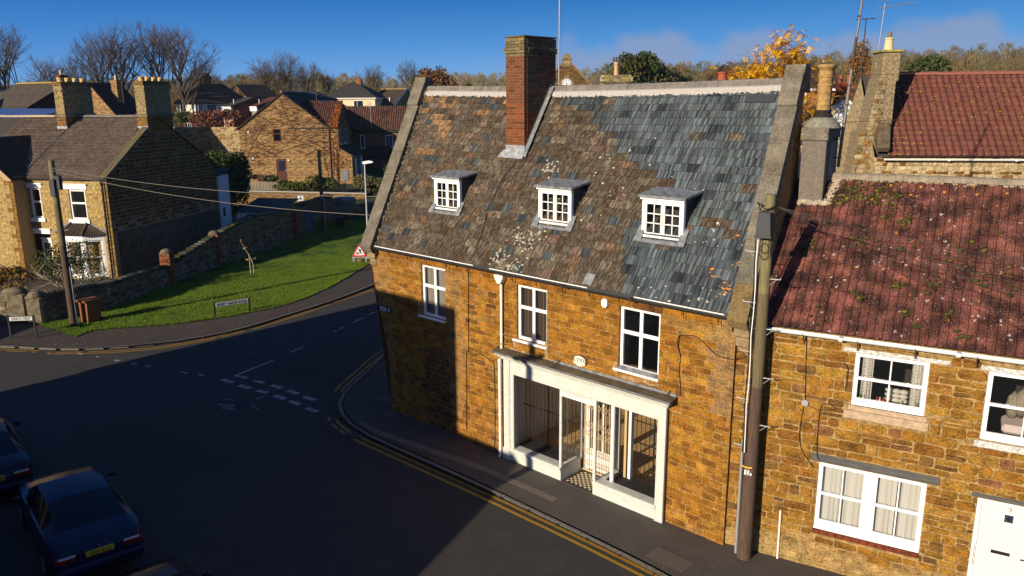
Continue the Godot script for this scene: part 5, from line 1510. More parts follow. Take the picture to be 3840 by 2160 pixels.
	for l in [[[0.64, 4.95], [0.68, 4.2], [0.72, 3.52]], [[0.7, 3.46], [0.66, 2.9], [0.7, 2.6], [0.8, 2.4], [0.98, 2.2]], [[0.76, 3.48], [1.0, 3.42], [1.3, 3.5], [1.05, 3.56], [1.0, 3.2], [1.02, 2.5], [1.1, 2.36]], [[1.36, 4.42], [1.44, 4.36], [1.43, 3.9]]]:
		var pts := []
		for q in smooth_line(l, 3): pts.append(V(q[0], q[1], 0.03))
		g = Geo.new(); g.tube(pts, 0.008, 5); put("wall_cable", g, mat("cable_black", Color(0.015, 0.013, 0.012), 0.6), b)
	# roof: corrugated plum tiles with moss and lichen
	var tm := mat("plum_tile", Color(1, 1, 1), 0.9, {"uv": true}); tm.albedo_texture = lichen_tile_tex(); tm.uv1_scale = V(0.22, 0.22, 1)
	var deck := mat("roof_deck", Color(0.05, 0.045, 0.04), 0.95)
	g = Geo.new()
	g.quad(V(-0.62, 5.02, 0.12), V(9.6, 5.02, 0.12), V(9.6, 7.66, -2.66), V(-0.55, 7.66, -2.66)); g.quad(V(9.6, 7.66, -2.66), V(9.6, 5.0, -5.45), V(-0.4, 5.0, -5.45), V(-0.55, 7.66, -2.66))
	var roof := put("tiled_roof", g, deck, b)
	var chim := func(x: float, s: float) -> bool: return x > -0.02 and x < 0.42 and s > 3.15 or (x < 0.1 and s > 3.3)
	var tc := func(_x: float, _s: float) -> Color: return vary(Color(0.8, 0.78, 0.78), 0.12, 0.05)
	tiled(roof, "roof_tile", -0.55, 9.6, V2(0.15, 5.03), V2(-2.62, 7.68), 0.3, 0.32, 2, tm, tc, {"skip": chim, "amp": 0.034, "seg": 7})
	ridge_tiles(roof, 0.5, 9.6, 7.76, -2.68, 0.14, mat("ridge_lichen", Color(0.4, 0.33, 0.24), 0.95, {"tex": texs["concrete"], "scale": 1.0}), 0.46)
	# mortar under the ridge and against the stack
	g = Geo.new()
	for i in 260:
		var x := rng.randf_range(0.4, 7.0); var s := 3.78 + rng.randf_range(-0.03, 0.05)
		g.col = vary(Color(0.42, 0.35, 0.25), 0.3)
		lump(g, V(x, 5.03 + s * 0.691 + 0.04, 0.15 - s * 0.723), rng.randf_range(0.02, 0.045))
	for i in 200:
		var k := rng.randf(); var x := lerpf(0.44, 0.56, k) + rng.randf_range(0, 0.12); var s := lerpf(3.05, 3.8, k)
		if rng.randf() < 0.4: x = rng.randf_range(-0.1, 0.5); s = 3.08 + rng.randf_range(-0.06, 0.06)
		g.col = vary(Color(0.4, 0.34, 0.25), 0.3)
		lump(g, V(x, 5.03 + s * 0.691 + 0.05, 0.15 - s * 0.723), rng.randf_range(0.025, 0.05))
	stuff(put("ridge_bedding", g, mat("rough_mortar", Color(1, 1, 1), 0.95), roof))
	# cushions of moss
	g = Geo.new()
	for q in [[1.0, 3.5, 60, 0.5], [1.5, 3.4, 50, 0.45], [0.8, 3.2, 26, 0.3], [1.75, 3.3, 16, 0.3], [2.05, 2.75, 18, 0.22], [1.75, 2.9, 12, 0.2], [1.3, 2.2, 18, 0.35], [2.15, 2.1, 10, 0.3], [2.1, 1.2, 10, 0.2], [2.9, 1.9, 8, 0.3], [1.45, 0.9, 9, 0.12], [2.5, 0.35, 10, 0.12], [3.0, 0.7, 9, 0.12], [3.4, 1.5, 8, 0.2], [0.9, 0.2, 8, 0.3], [2.3, 0.6, 8, 0.2], [3.3, 0.3, 6, 0.2], [2.7, 1.3, 8, 0.25], [2.3, 1.7, 10, 1.2], [1.3, 1.3, 10, 1.0], [3.2, 2.3, 8, 0.8], [0.3, 1.9, 12, 0.4], [4.0, 1.5, 12, 0.6]]:
		for i in q[2]:
			var x: float = q[0] + rng.randfn(0, 0.35) * q[3]; var s: float = q[1] + rng.randfn(0, 0.35) * q[3]
			if s < 0.03 or s > 3.75 or x < -0.4: continue
			g.col = vary(Color(0.05, 0.048, 0.012), 0.35, 0.15) if rng.randf() < 0.8 else Color(0.11, 0.1, 0.02)
			lump_round(g, V(x, 5.03 + s * 0.691 + 0.035, 0.15 - s * 0.723 + 0.02), V(1, 0.6, 0.9) * rng.randf_range(0.025, 0.06), 5)
	stuff(put("moss", g, mat("moss", Color(1, 1, 1), 1.0), roof))
	var wg := mat("grey_white_gutter", Color(0.62, 0.64, 0.66), 0.4)
	gutter(b, -0.62, 9.6, 4.98, 0.17, 0.06, wg, 11, mat("rusty_iron", Color(0.1, 0.06, 0.04), 0.8))
	cottage_chimney(b)

func lump_round(g: Geo, c: Vector3, r: Vector3, n := 6):
	# a small rounded body
	var rings := [[0.0, -1.0], [0.8, -0.55], [1.0, 0.0], [0.75, 0.6], [0.0, 1.0]]
	for i in 4:
		for k in n:
			var a0 := TAU * k / n; var a1 := TAU * (k + 1) / n
			var f := func(a: float, q: Array): return c + V(cos(a) * q[0] * r.x, q[1] * r.y, -sin(a) * q[0] * r.z)
			var A: Vector3 = f.call(a0, rings[i]); var B: Vector3 = f.call(a1, rings[i]); var C: Vector3 = f.call(a1, rings[i + 1]); var D: Vector3 = f.call(a0, rings[i + 1])
			for t in [[A, B, C], [A, C, D]]:
				if (t[0] - t[1]).length_squared() < 1e-12 or (t[1] - t[2]).length_squared() < 1e-12 or (t[0] - t[2]).length_squared() < 1e-12: continue
				var na: Vector3 = (t[0] - c) / r; var nb: Vector3 = (t[1] - c) / r; var nc: Vector3 = (t[2] - c) / r
				g.vert(t[0], na, Vector2.ZERO); g.vert(t[2], nc, Vector2.ZERO); g.vert(t[1], nb, Vector2.ZERO)

func sash(b: Node3D, x0: float, x1: float, y0: float, y1: float, z: float, called := "sash_window"):
	var white := white_paint()
	var f := window(b, x0, x1, y0, y1, z, {"called": called, "cols": [0.5], "rows": [0.53], "fw": 0.085, "bw": 0.028, "deep": 0.07})
	var ym := lerpf(y0 + 0.085, y1 - 0.085, 0.53)
	var g := Geo.new(); g.bev(V(x0 + 0.085, ym - 0.035, z - 0.06), V(x1 - 0.085, ym + 0.02, z + 0.004)); put("meeting_rail", g, white, f)
	g = Geo.new(); g.bev(V(x0 + 0.06, y0 + 0.07, z - 0.055), V(x1 - 0.06, y0 + 0.15, z - 0.006)); put("bottom_rail", g, white, f)
	g = Geo.new()
	for k in [0.28, 0.75]: g.bev(V(lerpf(x0, x1, k) - 0.03, ym + 0.02, z - 0.03), V(lerpf(x0, x1, k) + 0.03, ym + 0.035, z + 0.006), 0.004)
	put("catch", g, white, f)

func cottage_chimney(b: Node3D):
	var dash := mat("pebbledash", Color(0.42, 0.36, 0.29), 0.95, {"tex": grain("pebbles", 512, [[0.02, 0.25, 2], [0.25, 1.5, 1], [0.45, 0.8, 1]], 0.25, 1.25), "normal": bump("pebble_bump", 256, 0.35, 8.0, 1), "depth": 1.0, "scale": 1.1})
	var conc: Material = mats["weathered_concrete"]
	var g := Geo.new(); g.bev(V(-0.1, 6.0, -3.7), V(0.39, 8.5, -2.12), 0.012)
	var ch := put("chimney_stack", g, dash, b)
	g = Geo.new(); g.bev(V(-0.13, 8.5, -3.76), V(0.42, 8.76, -2.08), 0.012); put("chimney_cap", g, conc, ch)
	g = Geo.new()
	g.lathe(V(0.2, 8.75, -2.55), [[0.4, 0], [0.34, 0.1], [0.24, 0.2], [0.1, 0.26]], 12); put("flaunching", g, mat("lichened_mortar", Color(0.36, 0.34, 0.27), 0.95, {"tex": texs["concrete"], "scale": 2.5}), ch)
	g = Geo.new(); g.col = Color(0.04, 0.035, 0.03)
	g.lathe(V(0.2, 8.85, -2.55), [[0.2, 0], [0.21, 0.1], [0.2, 0.16], [0.165, 0.2], [0.17, 0.25], [0.165, 0.27]], 8)
	g.col = Color(0.58, 0.36, 0.13)
	g.lathe(V(0.2, 8.85, -2.55), [[0.15, 0.27], [0.148, 0.75], [0.165, 0.76], [0.165, 0.79], [0.15, 0.8], [0.152, 0.92], [0.168, 0.93], [0.168, 0.96], [0.152, 0.97], [0.155, 1.08], [0.19, 1.13], [0.2, 1.15], [0.195, 1.19], [0.14, 1.2], [0.13, 1.1]], 8)
	put("chimney_pot", g, mat("buff_pot", Color(1, 1, 1), 0.8, {"tex": texs["concrete"], "scale": 2.0}), ch)
	g = Geo.new(); g.bev(V(0.39, 7.3, -3.2), V(0.41, 8.45, -2.5)); put("slate_facing", g, mat("slate_blue", Color(0.12, 0.14, 0.17), 0.6), ch)
	# tall aerial mast behind the stack
	var steel := mat("mast_grey", Color(0.2, 0.19, 0.18), 0.6, {"metal": 0.4}); var rust := mat("mast_rust", Color(0.08, 0.045, 0.035), 0.8)
	g = Geo.new(); g.tube([V(0.53, 7.9, -3.0), V(0.6, 9.4, -3.0), V(0.63, 9.95, -3.0)], 0.034, 8)
	var mast := put("aerial_pole", g, steel); mast.transform = b.transform
	tag(mast, "tall leaning rusty aerial pole beside the pebbledashed chimney", "aerial mast")
	g = Geo.new(); g.tube([V(0.625, 9.9, -3.0), V(0.67, 10.6, -3.0)], 0.03, 8); put("rusty_joint", g, rust, mast)
	g = Geo.new(); g.tube([V(0.67, 10.55, -3.0), V(0.78, 12.6, -3.0)], 0.025, 8); put("upper_pole", g, steel, mast)
	g = Geo.new()
	for y in [8.1, 8.5]: g.tube([V(0.38, y, -3.0), V(0.58, y, -3.0)], 0.014, 5)
	for y in [8.8, 9.2, 9.6, 11.0, 11.4]: g.lathe(V(0.53 + (y - 7.9) * 0.048, y, -3.0), [[0.03, 0], [0.04, 0.005], [0.04, 0.03], [0.03, 0.035]], 8)
	g.tube([V(0.62, 9.82, -3.0), V(1.8, 9.86, -3.6)], 0.006, 4); g.tube([V(0.45, 8.85, -3.0), V(1.6, 8.9, -3.4)], 0.007, 4)
	put("clamp", g, rust, mast)

# ---------- the house behind the cottage
func pantile_house():
	var b := thing("pantile_house", "pale rubble stone house with clean red pantile roof behind the cottage ridge", "house", frame(V(11.746, 0, -25.417), -82.0))
	var pale := mat("cream_mortar", Color(0.62, 0.47, 0.25), 0.95, {"tex": texs["ironstone_grain"], "scale": 0.9})
	var g := Geo.new(); g.box(V(-0.25, -0.2, -4.8), V(9.5, 7.5, 0.0), "t")
	g.tri(V(-0.25, 7.5, -4.8), V(-0.25, 7.5, 0.0), V(-0.25, 10.0, -2.4)); g.tri(V(9.5, 7.5, 0.0), V(9.5, 7.5, -4.8), V(9.5, 10.0, -2.4))
	var wall := put("stone_wall", g, pale, b)
	var col := func(x: float, y: float) -> Color:
		var k := 0.06
		if absf(y - 6.98) < 0.1: k = 0.45
		elif y > 7.3: k = 0.25
		elif y < 6.9: k = 0.3
		return vary(Color(0.26, 0.13, 0.03), 0.25) if rng.randf() < k else vary(Color(0.68, 0.53, 0.31), 0.12, 0.05)
	var st := coursed(-0.2, 5.2, 6.5, 7.5, 0.0, [], {"ch": [0.09, 0.15], "cl": [0.12, 0.36], "joint": 0.02, "proud": 0.02, "rough": 0.014, "col": col, "mat": stone_mat(), "parent": wall})
	flush(wall, "stone", st, 240)
	# gable of rough stone with a tapering buttress under its chimney
	var gcol := func(_x: float, _y: float) -> Color: return vary(Color(0.45, 0.35, 0.2), 0.25, 0.06) if rng.randf() < 0.75 else vary(Color(0.3, 0.17, 0.06), 0.2)
	g = Geo.new()
	g.prism([V2(0.3, 5.0), V2(0.3, 9.95), V2(-0.2, 9.95), V2(-0.45, 8.3), V2(-0.62, 8.25), V2(-1.0, 5.0)], -1.6, -0.5)
	var bt := put("buttress", g, mat("gable_rubble", Color(0.4, 0.31, 0.18), 0.95, {"tex": texs["ironstone_grain"], "scale": 1.3, "normal": bump("stone_bump", 512, 0.06, 5.0, 4), "depth": 1.0}), b)
	st = []
	var y := 6.4
	while y < 9.9:
		var h := rng.randf_range(0.1, 0.19)
		var xl := lerpf(-0.84, -0.64, clampf((y - 6.4) / 1.85, 0, 1)) if y < 8.2 else lerpf(-0.43, -0.2, clampf((y - 8.3) / 1.6, 0, 1))
		var x := xl
		while x < -0.02:
			var l := minf(rng.randf_range(0.12, 0.3), 0.0 - x)
			if l > 0.05: st.append([stone_geo(x + 0.008, x + l - 0.008, y + 0.008, y + h - 0.008, -0.5, rng.randf_range(0.01, 0.05), 0.015, gcol.call(x, y)), stone_mat(), b.global_transform * V(x, y, -0.5)])
			x += l
		y += h
	flush(bt, "stone", st, 100)
	g = Geo.new(); g.bev(V(0.0, 9.85, -2.2), V(0.55, 10.75, -1.0), 0.03)
	var ch := put("chimney_stack", g, mats["gable_rubble"], b)
	g = Geo.new(); g.bev(V(-0.06, 10.75, -2.28), V(0.61, 10.83, -0.94), 0.02); put("chimney_cap", g, mat("yellow_lichen_stone", Color(0.5, 0.4, 0.13), 0.95, {"tex": texs["concrete"], "scale": 1.5}), ch)
	g = Geo.new(); g.lathe(V(0.28, 10.82, -1.5), [[0.17, 0], [0.14, 0.1], [0.13, 0.34], [0.15, 0.36], [0.14, 0.4], [0.1, 0.4]], 12); g.col = Color(0.3, 0.3, 0.35); g.lathe(V(0.28, 11.2, -1.5), [[0.07, 0], [0.075, 0.14], [0.06, 0.2], [0.0, 0.22]], 10); put("chimney_pot", g, mat("cream_pot", Color(0.55, 0.46, 0.26), 0.85), ch)
	# weathered timber-like coping up the verge
	g = Geo.new()
	var P := [V(-0.3, 7.7, 0.2), V(0.08, 7.7, 0.2), V(0.66, 10.12, -2.3), V(0.3, 10.12, -2.3)]
	var T := V(0, 0.12, 0.1); var mid: Vector3 = (P[0] + P[2]) / 2 + T * 0.5
	g.qo(P[0] + T, P[1] + T, P[2] + T, P[3] + T, mid); g.qo(P[0], P[1], P[2], P[3], mid)
	for i in 4: g.qo(P[i], P[(i + 1) % 4], P[(i + 1) % 4] + T, P[i] + T, mid)
	put("verge_coping", g, mat("brown_coping", Color(0.2, 0.15, 0.09), 0.95, {"tex": texs["concrete"], "scale": 1.3}), b)
	# pantiles
	var f := FastNoiseLite.new(); f.seed = 3; f.frequency = 1.2
	var tm := mat("pantile", Color(1, 1, 1), 0.8, {"tex": grain("pantile_wear", 256, [[0.02, 0.5, 3], [0.2, 0.4, 2]], 0.7, 1.05), "scale": 1.0})
	var tc := func(x: float, s: float) -> Color: return vary(Color(0.185, 0.066, 0.048), 0.12, 0.05)
	g = Geo.new(); g.quad(V(-0.2, 7.53, 0.1), V(9.6, 7.53, 0.1), V(9.6, 10.03, -2.4), V(-0.2, 10.03, -2.4)); g.quad(V(9.6, 10.03, -2.4), V(9.6, 7.5, -4.9), V(-0.2, 7.5, -4.9), V(-0.2, 10.03, -2.4))
	var roof := put("pantile_roof", g, mats["roof_deck"], b)
	tiled(roof, "pantile", 0.1, 9.6, V2(0.12, 7.55), V2(-2.4, 10.07), 0.215, 0.215, 1, tm, tc, {"amp": 0.045, "seg": 8, "wave": true, "skip": func(x, s): return x < s * 0.17})
	ridge_tiles(roof, 0.05, 9.6, 10.13, -2.42, 0.12, mat("red_ridge", Color(0.24, 0.085, 0.06), 0.85), 0.45)
	g = Geo.new()
	for i in 420:
		var s := rng.randf_range(0.05, 3.4); var x := 0.1 + absf(rng.randfn(0, 0.55)) if rng.randf() < 0.5 else rng.randf_range(0.1, 5.0)
		s = floor(s / 0.2225) * 0.2225 + rng.randf_range(0.0, 0.05)
		var c := V(x, 7.55 + s * 0.7071 + 0.06, 0.12 - s * 0.7071 + 0.03)
		g.col = vary(Color(0.5, 0.36, 0.02), 0.3) if rng.randf() < 0.8 else vary(Color(0.4, 0.2, 0.03), 0.2)
		lump_round(g, c, V(1.3, 0.6, 0.8) * rng.randf_range(0.01, 0.024), 5)
	stuff(put("lichen", g, mats["lichen"], roof))
	gutter(b, 0.0, 9.6, 7.47, 0.16, 0.05, white_paint())
	# thin aerial on the stack
	g = Geo.new(); g.tube([V(0.0, 10.3, -1.7), V(0.1, 12.3, -1.7)], 0.018, 6)
	var ae := put("television_aerial", g, mat("mast_steel", Color(0.3, 0.3, 0.31), 0.45)); ae.transform = b.transform
	tag(ae, "thin television aerial on the stone chimney of the pantiled house", "aerial")
	g = Geo.new(); g.tube([V(-0.15, 12.15, -1.75), V(1.0, 12.3, -1.55)], 0.012, 5)
	for i in 9: g.tube([V(0.02 + i * 0.11, 12.17 + i * 0.014, -1.95 + i * 0.01), V(0.02 + i * 0.11, 12.17 + i * 0.014, -1.5 + i * 0.01)], 0.006, 4)
	g.tube([V(-0.1, 12.38, -1.72), V(0.3, 12.38, -1.72)], 0.008, 4); g.tube([V(-0.1, 11.95, -1.72), V(0.3, 11.95, -1.72)], 0.008, 4)
	put("rods", g, mats["mast_steel"], ae)

# ---------- textures for far masonry and roofs
func brick_tex(called: String, bw: float, bh: float, joint: float, spread: float, mort := 1.35) -> ImageTexture:
	# grey brickwork one metre square; colour comes from the material
	if texs.has(called): return texs[called]
	var N := 512; var b := PackedByteArray(); b.resize(N * N)
	var n1 := noise_bytes(N, 0.05, 3, 3)
	var rows := int(1.0 / bh); var cols := int(1.0 / bw)
	var r := RandomNumberGenerator.new(); r.seed = called.hash()
	var tone := []
	for i in rows * cols: tone.append(r.randf_range(1.0 - spread, 1.0 + spread * 0.6))
	for j in N:
		var y := float(j) / N * rows; var row := int(y)
		for i in N:
			var x := fposmod(float(i) / N * cols + (0.5 if row % 2 else 0.0), cols)
			var k: float = tone[row * cols + int(x)] * 0.72
			if fposmod(x, 1.0) * bw < joint or fposmod(y, 1.0) * bh < joint: k = 0.72 * mort
			b[j * N + i] = clampi(int(255 * k * (0.82 + 0.36 * n1[j * N + i] / 255.0)), 0, 255)
	texs[called] = image_tex(N, b, Image.FORMAT_L8)
	return texs[called]

func roof_tex(called: String, cw: float, ch: float, dark: float) -> ImageTexture:
	if texs.has(called): return texs[called]
	var N := 512; var b := PackedByteArray(); b.resize(N * N)
	var n1 := noise_bytes(N, 0.03, 13, 4)
	var rows := int(2.0 / ch); var cols := int(2.0 / cw)
	var r := RandomNumberGenerator.new(); r.seed = called.hash()
	var tone := []
	for i in rows * cols: tone.append(r.randf_range(0.8, 1.1))
	for j in N:
		var y := float(j) / N * rows
		for i in N:
			var x := fposmod(float(i) / N * cols + (0.5 if int(y) % 2 else 0.0), cols)
			var k: float = 0.75 * tone[int(y) * cols + int(x)]
			if fposmod(y, 1.0) > 0.8 or fposmod(x, 1.0) < 0.1: k *= dark
			b[j * N + i] = clampi(int(255 * k * (0.65 + 0.7 * n1[j * N + i] / 255.0)), 0, 255)
	texs[called] = image_tex(N, b, Image.FORMAT_L8)
	return texs[called]

func brick_mat(called: String, c: Color, mort := 1.35) -> StandardMaterial3D:
	return mat(called, c, 0.92, {"tex": brick_tex("brick_pattern_%d" % int(mort * 100), 0.25, 0.0769, 0.012, 0.3, mort), "uv": true})

func roof_mat(called: String, c: Color) -> StandardMaterial3D:
	var m := mat(called, c, 0.85, {"tex": roof_tex("roof_pattern", 0.2, 0.1667, 0.6), "uv": true})
	m.uv1_scale = V(0.5, 0.5, 1)
	return m

func plain_windows(b: Node3D, list: Array, z: float, xf := Transform3D.IDENTITY, m: Material = null):
	# far windows: frame, panes and dark behind
	for q in list:
		var f := window(b, q[0], q[1], q[2], q[3], z + 0.03, {"cols": q[4] if q.size() > 4 else [0.5], "rows": q[5] if q.size() > 5 else [], "fw": 0.08, "bw": 0.06, "xf": xf, "mat": m if m else white_paint()})
		var g := Geo.new(); g.xf = xf; g.box(V(q[0] + 0.02, q[2] + 0.02, z + 0.002), V(q[1] - 0.02, q[3] - 0.02, z + 0.012)); put("dark_glass", g, mat("far_glass", Color(0.015, 0.018, 0.025), 0.08, {"spec": 0.6}), f)
		g = Geo.new(); g.xf = xf; g.bev(V(q[0] - 0.06, q[2] - 0.08, z), V(q[1] + 0.06, q[2], z + 0.09)); put("sill", g, m if m else white_paint(), f)

func gable_house(called: String, label: String, xf: Transform3D, w: float, d: float, y0: float, eave: float, ridge: float, way: String, wm: Material, rm: Material, o := {}) -> Node3D:
	# way: x = ridge along the front, z = gable to the front, h = hipped
	var b := thing(called, label, o.get("cat", "house"), xf, o.get("group", ""))
	var g := Geo.new()
	g.box(V(0, y0, -d), V(w, eave, 0), "t")
	var ov := 0.3
	if way == "x": g.tri(V(w, eave, 0), V(w, eave, -d), V(w, ridge, -d / 2)); g.tri(V(0, eave, -d), V(0, eave, 0), V(0, ridge, -d / 2))
	elif way == "z": g.tri(V(0, eave, 0), V(w, eave, 0), V(w / 2, ridge, 0)); g.tri(V(w, eave, -d), V(0, eave, -d), V(w / 2, ridge, -d))
	put("wall", g, wm, b)
	g = Geo.new()
	var A := V(-ov, eave, ov); var B := V(w + ov, eave, ov); var C := V(w + ov, eave, -d - ov); var D := V(-ov, eave, -d - ov)
	var drop := (ridge - eave) / ((d if way == "x" else w) / 2) * ov
	A.y -= drop; B.y -= drop; C.y -= drop; D.y -= drop
	var T := V(0, 0.1, 0)
	var faces := []
	if way == "x":
		var R0 := V(-0.15, ridge, -d / 2); var R1 := V(w + 0.15, ridge, -d / 2)
		A.x = -0.15; D.x = -0.15; B.x = w + 0.15; C.x = w + 0.15
		faces = [[A, B, R1, R0], [C, D, R0, R1]]
	elif way == "z":
		var R0 := V(w / 2, ridge, 0.15); var R1 := V(w / 2, ridge, -d - 0.15)
		A.z = 0.15; B.z = 0.15; C.z = -d - 0.15; D.z = -d - 0.15
		faces = [[B, C, R1, R0], [D, A, R0, R1]]
	else:
		var k := minf(w, d) / 2
		var R0 := V(k, ridge, -d / 2) if w > d else V(w / 2, ridge, -k); var R1 := V(w - k, ridge, -d / 2) if w > d else V(w / 2, ridge, -d + k)
		if w > d: faces = [[A, B, R1, R0], [C, D, R0, R1], [B, C, R1, R1], [D, A, R0, R0]]
		else: faces = [[A, B, R0, R0], [C, D, R1, R1], [B, C, R1, R0], [D, A, R0, R1]]
	for f in faces:
		g.quad(f[0] + T, f[1] + T, f[2] + T, f[3] + T)
		g.quad(f[3], f[2], f[1], f[0])
		g.quad(f[0], f[1], f[1] + T, f[0] + T)
		if way != "h": g.quad(f[1], f[2], f[2] + T, f[1] + T); g.quad(f[3], f[0], f[0] + T, f[3] + T)
	var roof := put("roof", g, rm, b)
	if way == "x":
		g = Geo.new(); g.tube([V(-0.15, ridge + 0.1, -d / 2), V(w + 0.15, ridge + 0.1, -d / 2)], 0.1, 8); put("ridge", g, o.get("ridge_m", rm), roof)
		g = Geo.new(); g.bev(V(-0.1, eave - drop - 0.12, ov - 0.06), V(w + 0.1, eave - drop + 0.02, ov + 0.03)); put("gutter_board", g, o.get("trim", white_paint()), b)
	elif way == "h":
		g = Geo.new()
		g.bev(V(-ov, eave - drop - 0.1, ov - 0.02), V(w + ov, eave - drop + 0.04, ov + 0.04)); put("gutter_board", g, o.get("trim", mat("black_iron", Color(0.02, 0.02, 0.022), 0.5)), b)
		g = Geo.new(); g.bev(V(w + ov - 0.02, eave - drop - 0.1, -d - ov), V(w + ov + 0.04, eave - drop + 0.04, ov)); put("gutter_board", g, o.get("trim", mats["black_iron"]), b)
		g = Geo.new()
		for f in faces: g.tube([f[1] + T, f[2] + T], 0.07, 5)
		put("ridge", g, o.get("ridge_m", rm), roof)
	for q in o.get("stacks", []): stack(b, q[0], q[1], q[2], q[3], q[4], q[5], q[6] if q.size() > 6 else brick_mat("orange_brick", Color(0.42, 0.16, 0.06)), q[7] if q.size() > 7 else null)
	return b

func stack(b: Node3D, x: float, z: float, w: float, d: float, y0: float, y1: float, m: Material, pots = null) -> MeshInstance3D:
	# a brick chimney: shaft, oversailing head, row of pots
	var g := Geo.new()
	g.box(V(x, y0, z - d), V(x + w, y1 - 0.25, z)); g.box(V(x - 0.05, y1 - 0.25, z - d - 0.05), V(x + w + 0.05, y1 - 0.08, z + 0.05)); g.box(V(x - 0.01, y1 - 0.08, z - d - 0.01), V(x + w + 0.01, y1, z + 0.01))
	var ch := put("chimney_stack", g, m, b)
	if pots:
		for i in pots[0]:
			g = Geo.new()
			var t: float = (i + 0.5) / pots[0]
			var px: float = x + w / 2; var pz: float = z - d / 2
			if w > d: px = x + w * t
			else: pz = z - d * t
			var r: float = pots[1]; var h: float = pots[2]
			g.lathe(V(px, y1 - 0.01, pz), [[r * 1.1, 0], [r, h * 0.15], [r * 0.92, h * 0.8], [r * 1.1, h * 0.85], [r * 1.08, h], [r * 0.75, h], [r * 0.7, h * 0.6]], 10)
			put("chimney_pot", g, pots[3], ch)
	return ch

func yellow_house():
	var b := thing("yellow_house", "yellow stone end house with bay window, dark shaded gable and two tall chimneys", "house", frame(V(-21.4, 0, -42.3), -77.5))
	var ym := mat("cream_stone", Color(1, 1, 1), 0.92, {"tex": texs["ironstone_grain"], "scale": 0.8})
	var mort := mat("brown_mortar", Color(0.3, 0.2, 0.09), 0.95)
	var white := white_paint()
	var holes := [[-4.9, -4.22, 3.2, 4.82], [-2.43, -1.42, 3.18, 4.78], [-5.3, -3.95, -0.2, 2.32]]
	var g := Geo.new()
	wall_sheet(g, -5.6, 0.0, -0.3, 5.38, 0.0, holes, 0.35)
	var wall := put("front_wall", g, mort, b)
	var yc := func(x: float, y: float) -> Color:
		if x > -0.3 or y > 5.2: return vary(Color(0.36, 0.2, 0.06), 0.2)
		return vary(Color(0.56, 0.4, 0.15), 0.14, 0.05) if rng.randf() < 0.9 else vary(Color(0.45, 0.28, 0.09), 0.2)
	var st := coursed(-5.6, 0.0, -0.2, 5.38, 0.0, [holes[0], holes[1], holes[2], [-5.05, -4.05, 4.82, 5.12], [-2.72, -1.26, 4.78, 5.12], [-5.4, -3.9, 2.32, 2.64], [-2.7, -1.5, -0.2, 2.9], [-3.5, -0.5, -0.2, 2.7]], {"ch": [0.12, 0.14], "cl": [0.22, 0.34], "joint": 0.018, "proud": 0.012, "rough": 0.006, "col": yc, "mat": ym, "parent": wall})
	flush(wall, "stone", st, 300)
	# gable wall in shade, cement skirt at its foot
	g = Geo.new()
	g.quad(V(0, -0.3, 0), V(0, -0.3, -10.1), V(0, 5.38, -10.1), V(0, 5.38, 0)); g.tri(V(0, 5.38, 0), V(0, 5.38, -10.1), V(0, 8.45, -4.9))
	g.quad(V(0, -0.3, -10.1), V(-12, -0.3, -10.1), V(-12, 5.38, -10.1), V(0, 5.38, -10.1))
	var gab := put("gable_wall", g, mort, b)
	var gx := Transform3D(Basis(V(0, 0, -1), Vector3.UP, V(1, 0, 0)), Vector3.ZERO)
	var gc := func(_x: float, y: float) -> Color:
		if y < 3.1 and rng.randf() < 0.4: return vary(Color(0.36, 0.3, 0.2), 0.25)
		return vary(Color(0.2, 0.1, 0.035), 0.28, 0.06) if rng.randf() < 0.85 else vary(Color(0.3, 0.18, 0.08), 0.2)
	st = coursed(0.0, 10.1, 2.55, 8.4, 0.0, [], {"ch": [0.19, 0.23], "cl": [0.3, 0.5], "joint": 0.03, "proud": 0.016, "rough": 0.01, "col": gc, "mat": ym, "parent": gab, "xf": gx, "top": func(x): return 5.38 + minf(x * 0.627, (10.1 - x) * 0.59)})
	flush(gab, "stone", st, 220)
	g = Geo.new(); g.bev(V(0.0, -0.3, -10.05), V(0.045, 2.5, -0.35), 0.02); put("cement_skirt", g, mat("cement", Color(0.17, 0.135, 0.09), 0.95, {"tex": texs["concrete"], "scale": 0.6}), gab)
	for i in 24:
		g = Geo.new(); g.col = vary(Color(0.33, 0.19, 0.06), 0.2)
		g.bev(V(-0.3 - 0.12 * (i % 2), -0.2 + i * 0.23, -0.02), V(0.03, 0.0 + i * 0.23, 0.03), 0.012); put("quoin", g, ym, b)
	# roofs
	var tm := mat("brown_tile", Color(1, 1, 1), 0.9, {"tex": grain("tile_wear", 256, [[0.02, 0.6, 3], [0.25, 0.9, 2]], 0.45, 1.15), "scale": 0.9})
	var tc := func(_x: float, _s: float) -> Color: return vary(Color(0.235, 0.175, 0.125), 0.2, 0.06)
	g = Geo.new()
	g.quad(V(-12, 5.38, 0.1), V(0.05, 5.38, 0.1), V(0.05, 8.44, -4.72), V(-12, 8.44, -4.72)); g.quad(V(0.1, 8.44, -4.72), V(0.1, 5.3, -10.2), V(-12, 5.3, -10.2), V(-12, 8.44, -4.72))
	var roof := put("tiled_roof", g, mats["roof_deck"], b)
	var cut := func(x: float, s: float) -> bool: return (x > -6.0 and x < -5.2 and s > 4.5) or (x > -0.62 and s > 4.4) or (x < -5.25 and s < (x + 9.3) * 0.0 + maxf(0.0, 3.75 - absf(x + 7.2) * 1.75))
	tiled(roof, "roof_tile", -9.0, 0.0, V2(0.12, 5.4), V2(-4.7, 8.46), 0.3, 0.315, 2, tm, tc, {"amp": 0.032, "seg": 5, "skip": cut})
	ridge_tiles(roof, -5.1, -0.6, 8.55, -4.74, 0.13, mat("ridge_grey", Color(0.3, 0.27, 0.24), 0.9), 0.45)
